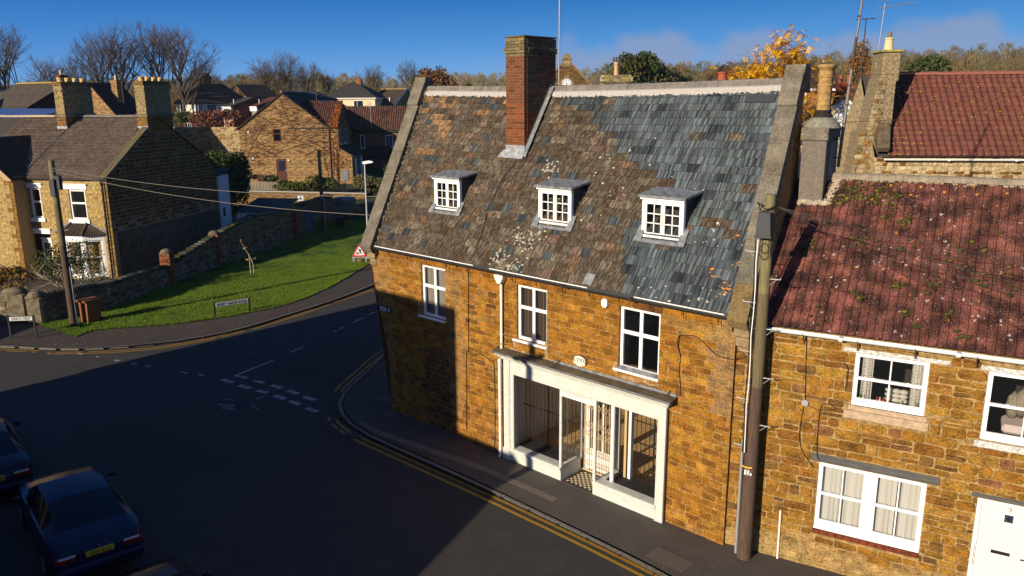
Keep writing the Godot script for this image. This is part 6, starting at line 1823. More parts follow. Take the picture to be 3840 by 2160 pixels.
	ridge_tiles(roof, -11.5, -6.0, 8.55, -4.74, 0.13, mat("ridge_pale", Color(0.42, 0.33, 0.22), 0.9), 0.45)
	# gap and lead between the two roofs
	g = Geo.new()
	for i in 20:
		var k := i / 20.0; var y := 5.45 + k * 2.3; var z := 0.05 - k * 3.65
		g.box(V(-5.27, y, z - 0.2), V(-5.19, y + 0.12, z))
	put("party_upstand", g, mat("black_iron", Color(0.02, 0.02, 0.022), 0.5), roof)
	g = Geo.new()
	g.quad(V(-0.3, 5.5, 0.1), V(0.1, 5.5, 0.1), V(0.1, 7.95, -3.75), V(-0.3, 7.95, -3.75)); g.quad(V(0.12, 5.36, 0.1), V(0.12, 5.36, -0.1), V(0.12, 7.95, -3.75), V(0.12, 5.5, 0.1))
	put("verge_coping", g, mat("mossy_verge", Color(0.19, 0.155, 0.08), 0.95, {"tex": texs["concrete"], "scale": 1.0}), roof)
	g = Geo.new(); g.quad(V(0.0, 8.44, -4.72), V(0.12, 8.44, -4.72), V(0.12, 5.3, -10.2), V(0.0, 5.3, -10.2)); g.box(V(0.0, 5.1, -10.3), V(0.13, 5.4, -9.9)); put("rear_verge", g, mats["roof_deck"], roof)
	# chimneys: upper part buff brick, lower part ironstone
	for q in [[-0.62, 0.02, -3.83, -6.15], [-5.86, -5.26, -3.75, -6.15]]:
		g = Geo.new(); g.bev(V(q[0], 7.6, q[3]), V(q[1], 8.55, q[2]), 0.02)
		var ch := put("chimney_stack", g, mort, b)
		var list := []
		for f in 2:
			var len: float = (q[1] - q[0]) if f == 0 else (q[2] - q[3])
			var y := 7.65; var i := 0
			while y < 10.4:
				var h := 0.2 if y < 8.5 else 0.115
				if y > 8.5 and y < 8.72: y += h; continue
				var ov := 0.0
				if y > 9.85 and y < 9.96: ov = 0.04
				if y > 10.2: ov = 0.06
				if y > 8.7: ov -= 0.03
				var k := -0.15 * (i % 2)
				var step := 0.32 if y < 8.5 else 0.24
				while k < len - 0.02:
					var a := maxf(k, 0.0); var e := minf(k + step, len); k += step
					if e - a < 0.04: continue
					var c := vary(Color(0.3, 0.16, 0.05), 0.2) if y < 8.5 else vary(Color(0.42, 0.32, 0.15), 0.2)
					if y > 10.2: c = vary(Color(0.3, 0.19, 0.07), 0.2)
					var A: Vector3; var B: Vector3
					if f == 0: A = V(q[0] + a + 0.006, y + 0.006, q[2] - 0.08); B = V(q[0] + e - 0.006, y + h - 0.006, q[2] + 0.01 + ov)
					else: A = V(q[1] - 0.08, y + 0.006, q[2] - e + 0.006); B = V(q[1] + 0.01 + ov, y + h - 0.006, q[2] - a - 0.006 - (0.09 if a < 0.01 else 0.0))
					list.append([brick_geo(A, B, c), ym, b.global_transform * ((A + B) / 2)])
				y += h; i += 1
		g = Geo.new(); g.box(V(q[0] + 0.03, 8.5, q[3] + 0.03), V(q[1] - 0.03, 10.42, q[2] - 0.03)); put("core", g, mort, ch)
		flush(ch, "brick", list, 140)
		g = Geo.new(); g.bev(V(q[0] - 0.09, 8.5, q[3] - 0.1), V(q[1] + 0.1, 8.62, q[2] + 0.09), 0.02); g.bev(V(q[0] - 0.05, 8.62, q[3] - 0.05), V(q[1] + 0.05, 8.7, q[2] + 0.05), 0.03); put("string_course", g, mat("string_stone", Color(0.33, 0.26, 0.16), 0.95, {"tex": texs["concrete"], "scale": 1.0}), ch)
		g = Geo.new(); g.bev(V(q[0] - 0.03, 10.42, q[3] - 0.03), V(q[1] + 0.03, 10.47, q[2] + 0.03), 0.015); put("flaunching", g, mats["flaunching"], ch)
		for i in 4:
			g = Geo.new(); g.lathe(V((q[0] + q[1]) / 2, 10.44, lerpf(q[2] - 0.3, q[3] + 0.3, i / 3.0)), [[0.17, 0], [0.16, 0.16], [0.18, 0.2], [0.18, 0.27], [0.13, 0.27], [0.12, 0.05]], 14); put("chimney_pot", g, mat("buff_terracotta", Color(0.55, 0.37, 0.14), 0.85), ch)
		g = Geo.new(); g.bev(V(q[0] - 0.06, 7.74, q[2] - 0.05), V(q[1] + 0.04, 7.98, q[2] + 0.022), 0.005)
		g.qo(V(q[0] - 0.25, 7.68, q[2] + 0.2), V(q[1] + 0.05, 7.68, q[2] + 0.2), V(q[1] + 0.03, 7.86, q[2] + 0.02), V(q[0] - 0.05, 7.86, q[2] + 0.02), V(-3, 5, -5)); put("lead_flashing", g, mats["lead_bright"], ch)
	# windows, lintels, sills, door
	for i in 2:
		var h: Array = holes[i]
		var f := window(b, h[0], h[1], h[2], h[3], -0.05, {"rows": [0.55], "fw": 0.09, "bw": 0.1, "deep": 0.08})
		g = Geo.new(); g.bev(V(h[0] - 0.15, h[2] - 0.2, -0.1), V(h[1] + 0.15, h[2], 0.09), 0.01); put("sill", g, white, f)
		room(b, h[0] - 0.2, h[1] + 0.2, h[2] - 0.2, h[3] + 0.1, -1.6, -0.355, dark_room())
	for q in [[-5.05, -4.05, 4.84, 5.1], [-2.72, -1.26, 4.8, 5.1], [-5.4, -3.9, 2.33, 2.62]]:
		g = Geo.new(); g.bev(V(q[0], q[2], -0.05), V(q[1], q[3] - 0.05, 0.05), 0.01); g.bev(V(q[0] - 0.06, q[3] - 0.05, -0.05), V(q[1] + 0.06, q[3] + 0.01, 0.12), 0.012); put("lintel", g, white, b)
	g = Geo.new(); g.bev(V(-4.75, -0.1, -0.3), V(-4.05, 2.0, -0.2)); g.bev(V(-4.78, 2.0, -0.28), V(-4.0, 2.08, -0.16)); put("front_door", g, white, b)
	g = Geo.new(); g.bev(V(-4.6, 1.0, -0.2), V(-4.2, 1.8, -0.19)); put("door_light", g, mats["dark_glass"], b)
	room(b, -5.3, -3.95, -0.2, 2.35, -0.6, -0.32, mat("porch_brown", Color(0.16, 0.1, 0.045), 0.9))
	bay(b)
	var iron := mat("black_iron", Color(0.02, 0.02, 0.022), 0.5)
	gutter(b, -5.4, 0.1, 5.36, 0.17, 0.055, iron)
	g = Geo.new(); g.tube([V(-0.3, 5.3, 0.15), V(-0.28, 5.0, 0.06), V(-0.3, 0.0, 0.06)], 0.04, 8); put("downpipe", g, iron, b)
	g = Geo.new(); g.tube([V(-0.12, 5.2, 0.05), V(-0.15, 0.1, 0.05)], 0.025, 6); put("downpipe", g, iron, b)
	# white rendered rear wing with a low lean-to
	g = Geo.new(); g.box(V(-3.0, -0.3, -11.5), V(0.1, 4.6, -10.15)); put("rear_wing", g, mat("white_render", Color(0.62, 0.62, 0.6), 0.9), b)
	g = Geo.new(); g.quad(V(-3.2, 4.6, -10.05), V(0.25, 4.6, -10.05), V(0.25, 5.0, -11.7), V(-3.2, 5.0, -11.7)); g.bev(V(0.08, 1.9, -10.6), V(0.14, 2.5, -10.4)); put("rear_roof", g, mats["roof_deck"], b)
	g = Geo.new(); g.tube([V(0.14, 4.6, -11.4), V(0.14, 0.3, -11.4)], 0.05, 6); put("rear_pipe", g, iron, b)
	g = Geo.new(); g.box(V(0.1, -0.3, -15.0), V(3.2, 1.95, -12.0), "t"); put("lean_to", g, mats["white_render"], b)
	g = Geo.new(); g.quad(V(0.05, 2.0, -11.9), V(3.3, 2.0, -11.9), V(3.3, 2.6, -15.0), V(0.05, 2.6, -15.0)); put("lean_to_roof", g, mats["slate_cheek"], b)
	# the cross wing to the left: a forward gable with quoins
	var wg := thing("gabled_wing", "yellow stone gabled house front with ironstone quoins at the picture's edge", "house", frame(V(-21.4, 0, -42.3), -77.5))
	g = Geo.new()
	g.quad(V(-10.5, -0.3, 0.9), V(-5.0, -0.3, 0.9), V(-5.0, 5.4, 0.9), V(-10.5, 5.4, 0.9)); g.tri(V(-9.5, 5.4, 0.9), V(-5.0, 5.4, 0.9), V(-7.25, 7.45, 0.9)); g.quad(V(-5.0, -0.3, 0.9), V(-5.0, -0.3, 0.0), V(-5.0, 5.5, 0.0), V(-5.0, 5.5, 0.9))
	var ww := put("front_wall", g, mort, wg)
	st = coursed(-8.4, -5.0, -0.2, 5.9, 0.9, [[-7.6, -6.45, 0.3, 2.2]], {"ch": [0.12, 0.14], "cl": [0.22, 0.34], "joint": 0.018, "proud": 0.012, "rough": 0.006, "col": func(_x, _y): return vary(Color(0.56, 0.4, 0.15), 0.14, 0.05), "mat": ym, "parent": ww, "top": func(x): return 5.35 + (-5.0 - x) * 0.9})
	flush(ww, "stone", st, 160)
	for i in 23:
		g = Geo.new(); g.col = vary(Color(0.3, 0.155, 0.04), 0.2); g.bev(V(-5.0 - (0.55 if i % 3 == 1 else 0.26), -0.2 + i * 0.24, 0.88), V(-4.97, 0.02 + i * 0.24, 0.935), 0.012); put("quoin", g, ym, wg)
	g = Geo.new()
	var R0 := V(-7.25, 7.5, 1.1); var R1 := V(-7.25, 7.5, -3.3)
	for s in [-1.0, 1.0]:
		var e0 := V(-7.25 + s * 2.4, 5.32, 1.1); var e1 := V(-7.25 + s * 2.4, 5.32, -0.1)
		g.qo(e0, e1, R1, R0, V(-7.25, 4, -1)); g.qo(e0 + V(0, -0.12, 0), e0, R0, R0 + V(0, -0.12, 0), V(-7.25, 4, -1))
	put("wing_roof", g, mat("brown_tile_far", Color(0.12, 0.08, 0.055), 0.9, {"tex": roof_tex("roof_pattern", 0.2, 0.1667, 0.6), "uv": true}), wg)
	g = Geo.new(); g.qo(V(-4.85, 5.32, 1.12), V(-5.2, 5.3, 1.12), V(-7.25, 7.2, 1.12), V(-7.25, 7.5, 1.12), V(-7, 5, -3)); put("bargeboard", g, mat("stone_barge", Color(0.4, 0.28, 0.15), 0.9), wg)
	var f2 := window(wg, -7.6, -6.45, 0.3, 2.2, 0.86, {"fw": 0.09, "rows": [0.5], "mat": mats["black_iron"]})
	room(wg, -7.8, -6.3, 0.1, 2.3, 0.0, 0.88, dark_room())

func bay(b: Node3D):
	# canted bay window with a hipped tile roof
	var white := white_paint()
	var P := [V(-3.45, 0, 0.0), V(-2.55, 0, 0.62), V(-1.4, 0, 0.62), V(-0.55, 0, 0.0)]
	var g := Geo.new()
	for i in 3:
		g.quad(P[i] + Vector3.UP * -0.3, P[i + 1] + Vector3.UP * -0.3, P[i + 1] + Vector3.UP * 0.12, P[i] + Vector3.UP * 0.12)
	var base := put("bay", g, mat("cream_stone_far", Color(0.5, 0.36, 0.14), 0.92, {"tex": texs["ironstone_grain"], "scale": 0.8}), b)
	for i in 3:
		var d: Vector3 = P[i + 1] - P[i]; var l := d.length(); d = d.normalized()
		var xf := Transform3D(Basis(d, Vector3.UP, d.cross(Vector3.UP)), P[i])
		g = Geo.new(); g.xf = xf
		g.bev(V(0.0, 0.2, -0.2), V(0.13, 2.4, 0.0)); g.bev(V(l - 0.13, 0.2, -0.2), V(l, 2.4, 0.0)); g.bev(V(0.0, 2.12, -0.2), V(l, 2.4, 0.004)); g.bev(V(-0.03, 0.1, -0.2), V(l + 0.03, 0.22, 0.1))
		put("bay_frame", g, white, base)
		window(base, 0.13, l - 0.13, 0.22, 2.12, -0.05, {"xf": xf, "rows": [0.52], "fw": 0.08, "bw": 0.09})
	var m := mat("net_curtain", Color(0.6, 0.59, 0.54), 0.9)
	curtain(base, -2.4, -2.0, 0.3, 1.3, 0.35, 3, m); curtain(base, -0.95, -0.75, 0.3, 0.9, 0.12, 2, m)
	room(b, -3.4, -0.6, 0.0, 2.4, -1.4, -0.36, dark_room())
	# roof
	var E := [V(-3.62, 2.42, 0.02), V(-2.65, 2.42, 0.78), V(-1.3, 2.42, 0.78), V(-0.32, 2.42, 0.02)]
	var T := [V(-2.5, 2.98, 0.02), V(-2.45, 2.98, 0.03), V(-1.5, 2.98, 0.03), V(-1.45, 2.98, 0.02)]
	g = Geo.new()
	for i in 3:
		g.qo(E[i], E[i + 1], T[i + 1], T[i], V(-2, 1, -3))
		# rolls of the tiles
		var n := 13 if i == 1 else 9
		for k in n:
			var t := (k + 0.5) / n
			g.tube([E[i].lerp(E[i + 1], t) + V(0, 0.015, 0), T[i].lerp(T[i + 1], t) + V(0, 0.015, 0)], 0.03, 5, false)
	for e in [[E[1], T[1]], [E[2], T[2]]]: g.tube([e[0] + V(0, 0.04, 0), e[1] + V(0, 0.05, 0)], 0.07, 6)
	put("bay_roof", g, mat("brown_tile_bay", Color(0.14, 0.1, 0.07), 0.9, {"tex": texs["tile_wear"], "scale": 0.9}), base)
	g = Geo.new()
	for i in 9: g.box(V(-1.5 + i * 0.13, 2.98 - i * 0.062, 0.0), V(-1.36 + i * 0.13, 3.08 - i * 0.062, 0.03))
	for i in 9: g.box(V(-2.56 - i * 0.13, 2.98 - i * 0.062, 0.0), V(-2.42 - i * 0.13, 3.08 - i * 0.062, 0.03))
	put("stepped_flashing", g, lead_mat(), base)
	g = Geo.new(); g.col = Color(0.5, 0.42, 0.28); lump_round(g, V(-0.95, 0.5, 0.05), V(0.13, 0.2, 0.1)); lump_round(g, V(-0.98, 0.75, 0.05), V(0.06, 0.08, 0.06)); put("vase", g, mat("vase", Color(1, 1, 1), 0.6), base)

func ivy_house():
	# tan brick house whose sunlit gable is laced with bare creeper
	var A := V(-21.6, 1.83, -76.67)
	var b := thing("creeper_house", "tan brick house with a sunlit gable laced in bare creeper and a brown door", "house", Transform3D(Basis.IDENTITY, A + V(0.0, 0, 0)))
	var x0 := -4.05; var x1 := 5.2
	var bm := brick_mat("tan_brick", Color(0.60, 0.36, 0.15), 0.8)
	var rm := mat("dark_tile", Color(0.1, 0.058, 0.045), 0.9, {"tex": roof_tex("roof_pattern", 0.2, 0.1667, 0.6), "uv": true})
	var g := Geo.new()
	# gable wall with door and window cut in it, local x measured from the wall's middle
	wall_sheet(g, -4.1, 5.25, -0.6, 5.0, 0.0, [[-0.78, 0.18, 0.0, 2.08], [-0.9, -0.12, 3.7, 4.88]], 0.3)
	g.tri(V(-4.1, 5.0, 0), V(4.45, 5.0, 0), V(0.2, 8.15, 0))
	g.quad(V(5.25, -0.6, 0), V(5.25, -0.6, -5.2), V(5.25, 5.0, -5.2), V(5.25, 5.0, 0)); g.tri(V(5.25, 5.0, 0), V(5.25, 5.0, -5.2), V(5.25, 7.35, -2.6))
	g.quad(V(-4.1, -0.6, -9.0), V(-4.1, -0.6, 0), V(-4.1, 5.0, 0), V(-4.1, 5.0, -9.0))
	g.quad(V(4.4, -0.6, -5.2), V(4.4, -0.6, -24.0), V(4.4, 4.9, -24.0), V(4.4, 4.9, -5.2))
	var wall := put("wall", g, bm, b)
	# roofs: the long one along z, the cross wing to the right
	g = Geo.new()
	var R0 := V(0.2, 8.25, 0.15); var R1 := V(0.2, 8.25, -9.0); var R2 := V(0.2, 7.6, -24.0)
	g.quad(V(4.75, 4.75, 0.15), V(4.75, 4.75, -9.0), R1, R0); g.quad(V(-4.5, 4.75, -9.0), V(-4.5, 4.75, 0.15), R0, R1)
	g.quad(V(4.75, 4.75, -9.0), V(4.75, 4.3, -24.0), R2, R1); g.quad(V(-4.5, 4.3, -24.0), V(-4.5, 4.75, -9.0), R1, R2)
	g.quad(V(-4.5, 4.65, 0.16), V(-4.5, 4.78, 0.16), R0 + V(0, 0, 0.01), R0 + V(0, -0.13, 0.01)); g.quad(V(4.75, 4.78, 0.16), V(4.75, 4.65, 0.16), R0 + V(0, -0.13, 0.01), R0 + V(0, 0, 0.01))
	var roof := put("roof", g, rm, b)
	g = Geo.new(); g.tube([R0 + V(0, 0.03, 0.1), R1], 0.12, 6); g.tube([R1 + V(0, 0, -0.01), R2], 0.11, 6); put("ridge", g, mats["ridge_grey"], roof)
	var tc := func(_x: float, _s: float) -> Color: return vary(Color(0.13, 0.062, 0.045), 0.22, 0.08)
	var tm: Material = mats["brown_tile"]
	g = Geo.new(); g.quad(V(2.5, 7.36, -2.6), V(5.3, 7.36, -2.6), V(5.3, 4.9, -5.4), V(2.5, 4.9, -5.4)); g.quad(V(0.5, 4.9, 0.1), V(5.3, 4.9, 0.1), V(5.3, 7.36, -2.6), V(0.5, 7.36, -2.6))
	var wing := put("wing_roof", g, mats["roof_deck"], b)
	tiled(wing, "pantile", 1.2, 5.4, V2(0.15, 4.92), V2(-2.6, 7.42), 0.21, 0.33, 1, tm, tc, {"amp": 0.07, "wave": true, "seg": 6, "most": 200, "skip": func(x, s): return x < 4.5 - s * 0.97 * 0.74 * 1.35 + 0.1})
	# second house of the row, set lower, its roof half in the shade of the first
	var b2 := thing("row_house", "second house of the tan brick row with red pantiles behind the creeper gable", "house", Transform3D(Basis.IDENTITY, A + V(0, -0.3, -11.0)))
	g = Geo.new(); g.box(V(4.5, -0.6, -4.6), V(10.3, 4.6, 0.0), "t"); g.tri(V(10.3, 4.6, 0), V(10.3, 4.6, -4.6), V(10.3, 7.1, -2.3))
	put("wall", g, brick_mat("painted_shade_brick", Color(0.36, 0.22, 0.11), 0.85), b2)  # tan brick darkened, shade put into its colour
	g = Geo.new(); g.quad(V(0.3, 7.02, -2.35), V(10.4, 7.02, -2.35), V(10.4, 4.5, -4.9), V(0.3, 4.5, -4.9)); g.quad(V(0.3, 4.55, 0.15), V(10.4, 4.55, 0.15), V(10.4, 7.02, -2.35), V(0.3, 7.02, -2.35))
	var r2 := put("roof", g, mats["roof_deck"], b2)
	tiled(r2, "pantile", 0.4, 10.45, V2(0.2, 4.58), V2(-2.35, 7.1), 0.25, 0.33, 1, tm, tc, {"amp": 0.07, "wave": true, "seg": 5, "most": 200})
	g = Geo.new(); g.bev(V(4.6, 4.42, 0.14), V(10.3, 4.55, 0.26)); put("gutter", g, mats["black_iron"], b2)
	plain_windows(b2, [[5.3, 5.75, 2.7, 4.1, []], [8.0, 8.8, 2.8, 4.1], [6.6, 7.3, 0.4, 2.0]], 0.0)
	var side := Transform3D(Basis(V(0, 0, -1), Vector3.UP, V(1, 0, 0)), V(10.3, 0, 0))
	plain_windows(b2, [[0.5, 1.5, 2.7, 4.1], [2.4, 3.4, 2.7, 4.1], [1.0, 2.2, 0.4, 2.0]], 0.0, side)
	# porches with small lean-to roofs in the shade
	g = Geo.new(); g.box(V(5.26, -0.6, -5.0), V(6.45, 2.4, -0.02), "t"); g.quad(V(5.26, 2.4, -0.02), V(6.45, 2.4, -0.02), V(5.26, 3.1, -0.02), V(5.26, 3.1, -0.02)); put("porch_wall", g, bm, b)
	g = Geo.new(); g.quad(V(6.7, 2.3, 0.1), V(6.7, 2.3, -5.1), V(5.25, 3.2, -5.1), V(5.25, 3.2, 0.1)); g.quad(V(6.7, 2.2, 0.1), V(6.7, 2.3, 0.1), V(5.25, 3.2, 0.1), V(5.25, 3.1, 0.1)); put("porch_roof", g, rm, b)
	for k in 2:
		g = Geo.new(); var ox := 6.6 + k * 2.6
		g.box(V(ox, -0.6, -1.6), V(ox + 1.8, 2.0, -0.02), "t"); put("porch_wall", g, mats["painted_shade_brick"], b2) if false else null
		var o := put("porch", g, mats["painted_shade_brick"], b2); o.position = V(0, 0, 1.9)
		g = Geo.new(); g.quad(V(ox - 0.2, 1.95, 2.2), V(ox + 2.0, 1.95, 2.2), V(ox + 2.0, 2.9, 0.02), V(ox - 0.2, 2.9, 0.02)); g.quad(V(ox - 0.2, 1.85, 2.2), V(ox + 2.0, 1.85, 2.2), V(ox + 2.0, 1.95, 2.2), V(ox - 0.2, 1.95, 2.2)); put("porch_roof", g, rm, b2)
	for q in [[-1.2, 0.3, 2.0], [-4.2, 0.2, 2.0]]:
		g = Geo.new(); g.box(V(6.46, 0.0, q[0] - 0.9), V(6.5, 2.0, q[0])); put("porch_door", g, white_paint(), b)
	var sidex := Transform3D(Basis(V(0, 0, -1), Vector3.UP, V(1, 0, 0)), V(5.25, 0, 0))
	plain_windows(b, [[0.4, 1.3, 3.4, 4.7], [2.6, 4.0, 3.4, 4.7]], 0.0, sidex)
	# brown door and window
	var brown := mat("brown_gloss", Color(0.07, 0.017, 0.012), 0.4, {"spec": 0.5})
	g = Geo.new(); g.bev(V(-0.78, 0.0, -0.14), V(0.18, 2.08, -0.05), 0.01)
	var door := put("door", g, brown, b)
	g = Geo.new(); g.bev(V(-0.6, 0.95, -0.06), V(0.02, 1.9, -0.045)); put("door_glass", g, mats["dark_glass"], door)
	g = Geo.new()
	for q in [[-0.6, -0.33], [-0.26, 0.02]]: g.bev(V(q[0], 0.15, -0.06), V(q[1], 0.8, -0.038), 0.015)
	put("door_panel", g, brown, door)
	g = Geo.new(); g.bev(V(0.06, 0.95, -0.05), V(0.1, 1.05, 0.0)); put("handle", g, white_paint(), door)
	window(b, -0.9, -0.12, 3.7, 4.88, -0.06, {"mat": brown, "rows": [0.66], "fw": 0.09, "bw": 0.09})
	room(b, -1.1, 0.1, 3.6, 4.95, -1.0, -0.31, dark_room())
	g = Geo.new(); g.bev(V(-0.98, 3.62, -0.05), V(-0.04, 3.7, 0.08)); g.bev(V(-0.95, 4.89, -0.02), V(-0.08, 5.12, 0.015)); put("sill", g, mat("dark_brick", Color(0.25, 0.13, 0.06), 0.9), b)
	g = Geo.new(); g.tube([V(4.4, 4.85, 0.08), V(4.42, 4.4, 0.08), V(4.42, -0.2, 0.08)], 0.055, 6); put("downpipe", g, brown, b)
	g = Geo.new(); g.tube([V(5.05, 3.0, 0.08), V(5.05, -0.2, 0.08)], 0.05, 6); put("downpipe", g, brown, b)
	for q in [[-3.2, 4.6], [-2.95, 2.15], [0.4, 1.95]]:
		g = Geo.new(); g.tube([V(q[0], q[1], 0.0), V(q[0], q[1], 0.1)], 0.08, 10); put("wall_vent", g, white_paint(), b)
	# the bare creeper: a tangle of stems with a fringe of red leaves on the right
	g = Geo.new()
	var f := FastNoiseLite.new(); f.seed = 21; f.frequency = 0.35
	for i in 2600:
		var x := rng.randf_range(-4.0, 5.2); var y := rng.randf_range(0.9, 8.0)
		var top := 5.0 + minf((x + 4.1) * 0.73, (4.45 - x) * 0.74) if x < 4.4 else 4.8
		if y > top: continue
		if y < 2.2 and absf(x - 0.5) < 2.6 - (y - 0.9) * 0.5: continue
		if y < 1.4 and x < 1.0: continue
		if x > -1.0 and x < 0.3 and (y < 2.2 or (y > 3.6 and y < 5.0 and x < 0)): continue
		if f.get_noise_2d(x, y) < -0.28: continue
		var p := V(x, y, 0.03); var pts := [p]
		var a := rng.randf_range(-0.5, 0.6) + (PI if rng.randf() < 0.5 else 0.0)
		for k in 3:
			a += rng.randf_range(-0.5, 0.5)
			p += V(cos(a), sin(a) * 0.55, 0) * rng.randf_range(0.08, 0.22); p.z = 0.03 + rng.randf_range(0, 0.05)
			pts.append(p)
		g.tube(pts, 0.008 + 0.012 * rng.randf() * rng.randf(), 3, false)
	for l in [[[0.0, 7.7], [0.3, 6.6], [0.9, 5.4], [1.3, 4.6]], [[4.2, 0.2], [3.6, 2.4], [2.2, 3.5], [0.4, 3.0], [-1.0, 2.5]], [[4.6, 0.4], [4.5, 2.6], [3.0, 4.4], [1.6, 5.6]], [[-3.8, 0.4], [-3.4, 2.4], [-2.4, 4.2], [-1.4, 5.6]], [[4.9, 0.1], [4.8, 2.0], [4.0, 3.2], [2.0, 2.4]]]:
		var pts := []
		for q in smooth_line(l, 5): pts.append(V(q[0] + rng.randf_range(-0.05, 0.05), q[1], 0.04))
		g.tube(pts, 0.022, 4, false)
	var cr := put("creeper_stems", g, mat("creeper_stem", Color(0.13, 0.065, 0.04), 0.95), b); stuff(cr)
	g = Geo.new()
	for i in 1500:
		var k := rng.randf(); var c: Vector3
		if k < 0.55: var s := rng.randf() * 3.0; c = V(5.3 - absf(rng.randfn(0, 0.35)), 4.95 + s * 0.68, 0.2 - s * 0.73) + V(0, 0.08, 0.05)
		elif k < 0.75: c = V(5.32, rng.randf_range(2.6, 7.0), -2.6 + rng.randf_range(-1.0, 1.0) * 2.0)
		else: c = V(rng.randf_range(4.6, 6.3), rng.randf_range(1.2, 4.6), 0.08)
		if k >= 0.75 and c.x > 5.3 and c.y > 2.4: continue
		g.col = [Color(0.3, 0.045, 0.015), Color(0.4, 0.12, 0.02), Color(0.42, 0.22, 0.03), Color(0.2, 0.06, 0.025)][rng.randi() % 4]
		leaf(g, c, rng.randf_range(0.05, 0.1))
	stuff(put("creeper_leaves", g, mat("autumn_leaf", Color(1, 1, 1), 0.8, {"back": Color(0.3, 0.1, 0.02)}), b))
	# aerial on the row
	g = Geo.new(); g.tube([V(6.6, 4.0, 0.1), V(6.5, 7.6, 0.0)], 0.03, 5)
	for i in 6: g.tube([V(6.05, 7.55 - i * 0.11, -0.2), V(6.75, 7.55 - i * 0.11, 0.2)], 0.015, 4)
	put("aerial", g, mats["mast_steel"], b2)

func leaf(g: Geo, c: Vector3, s: float):
	var u := V(rng.randfn(), rng.randfn(), rng.randfn()).normalized(); var w := u.cross(V(rng.randfn(), rng.randfn(), rng.randfn())).normalized()
	g.tri(c - u * s, c + w * s * 0.6, c + u * s); g.tri(c - u * s, c + u * s, c - w * s * 0.6)

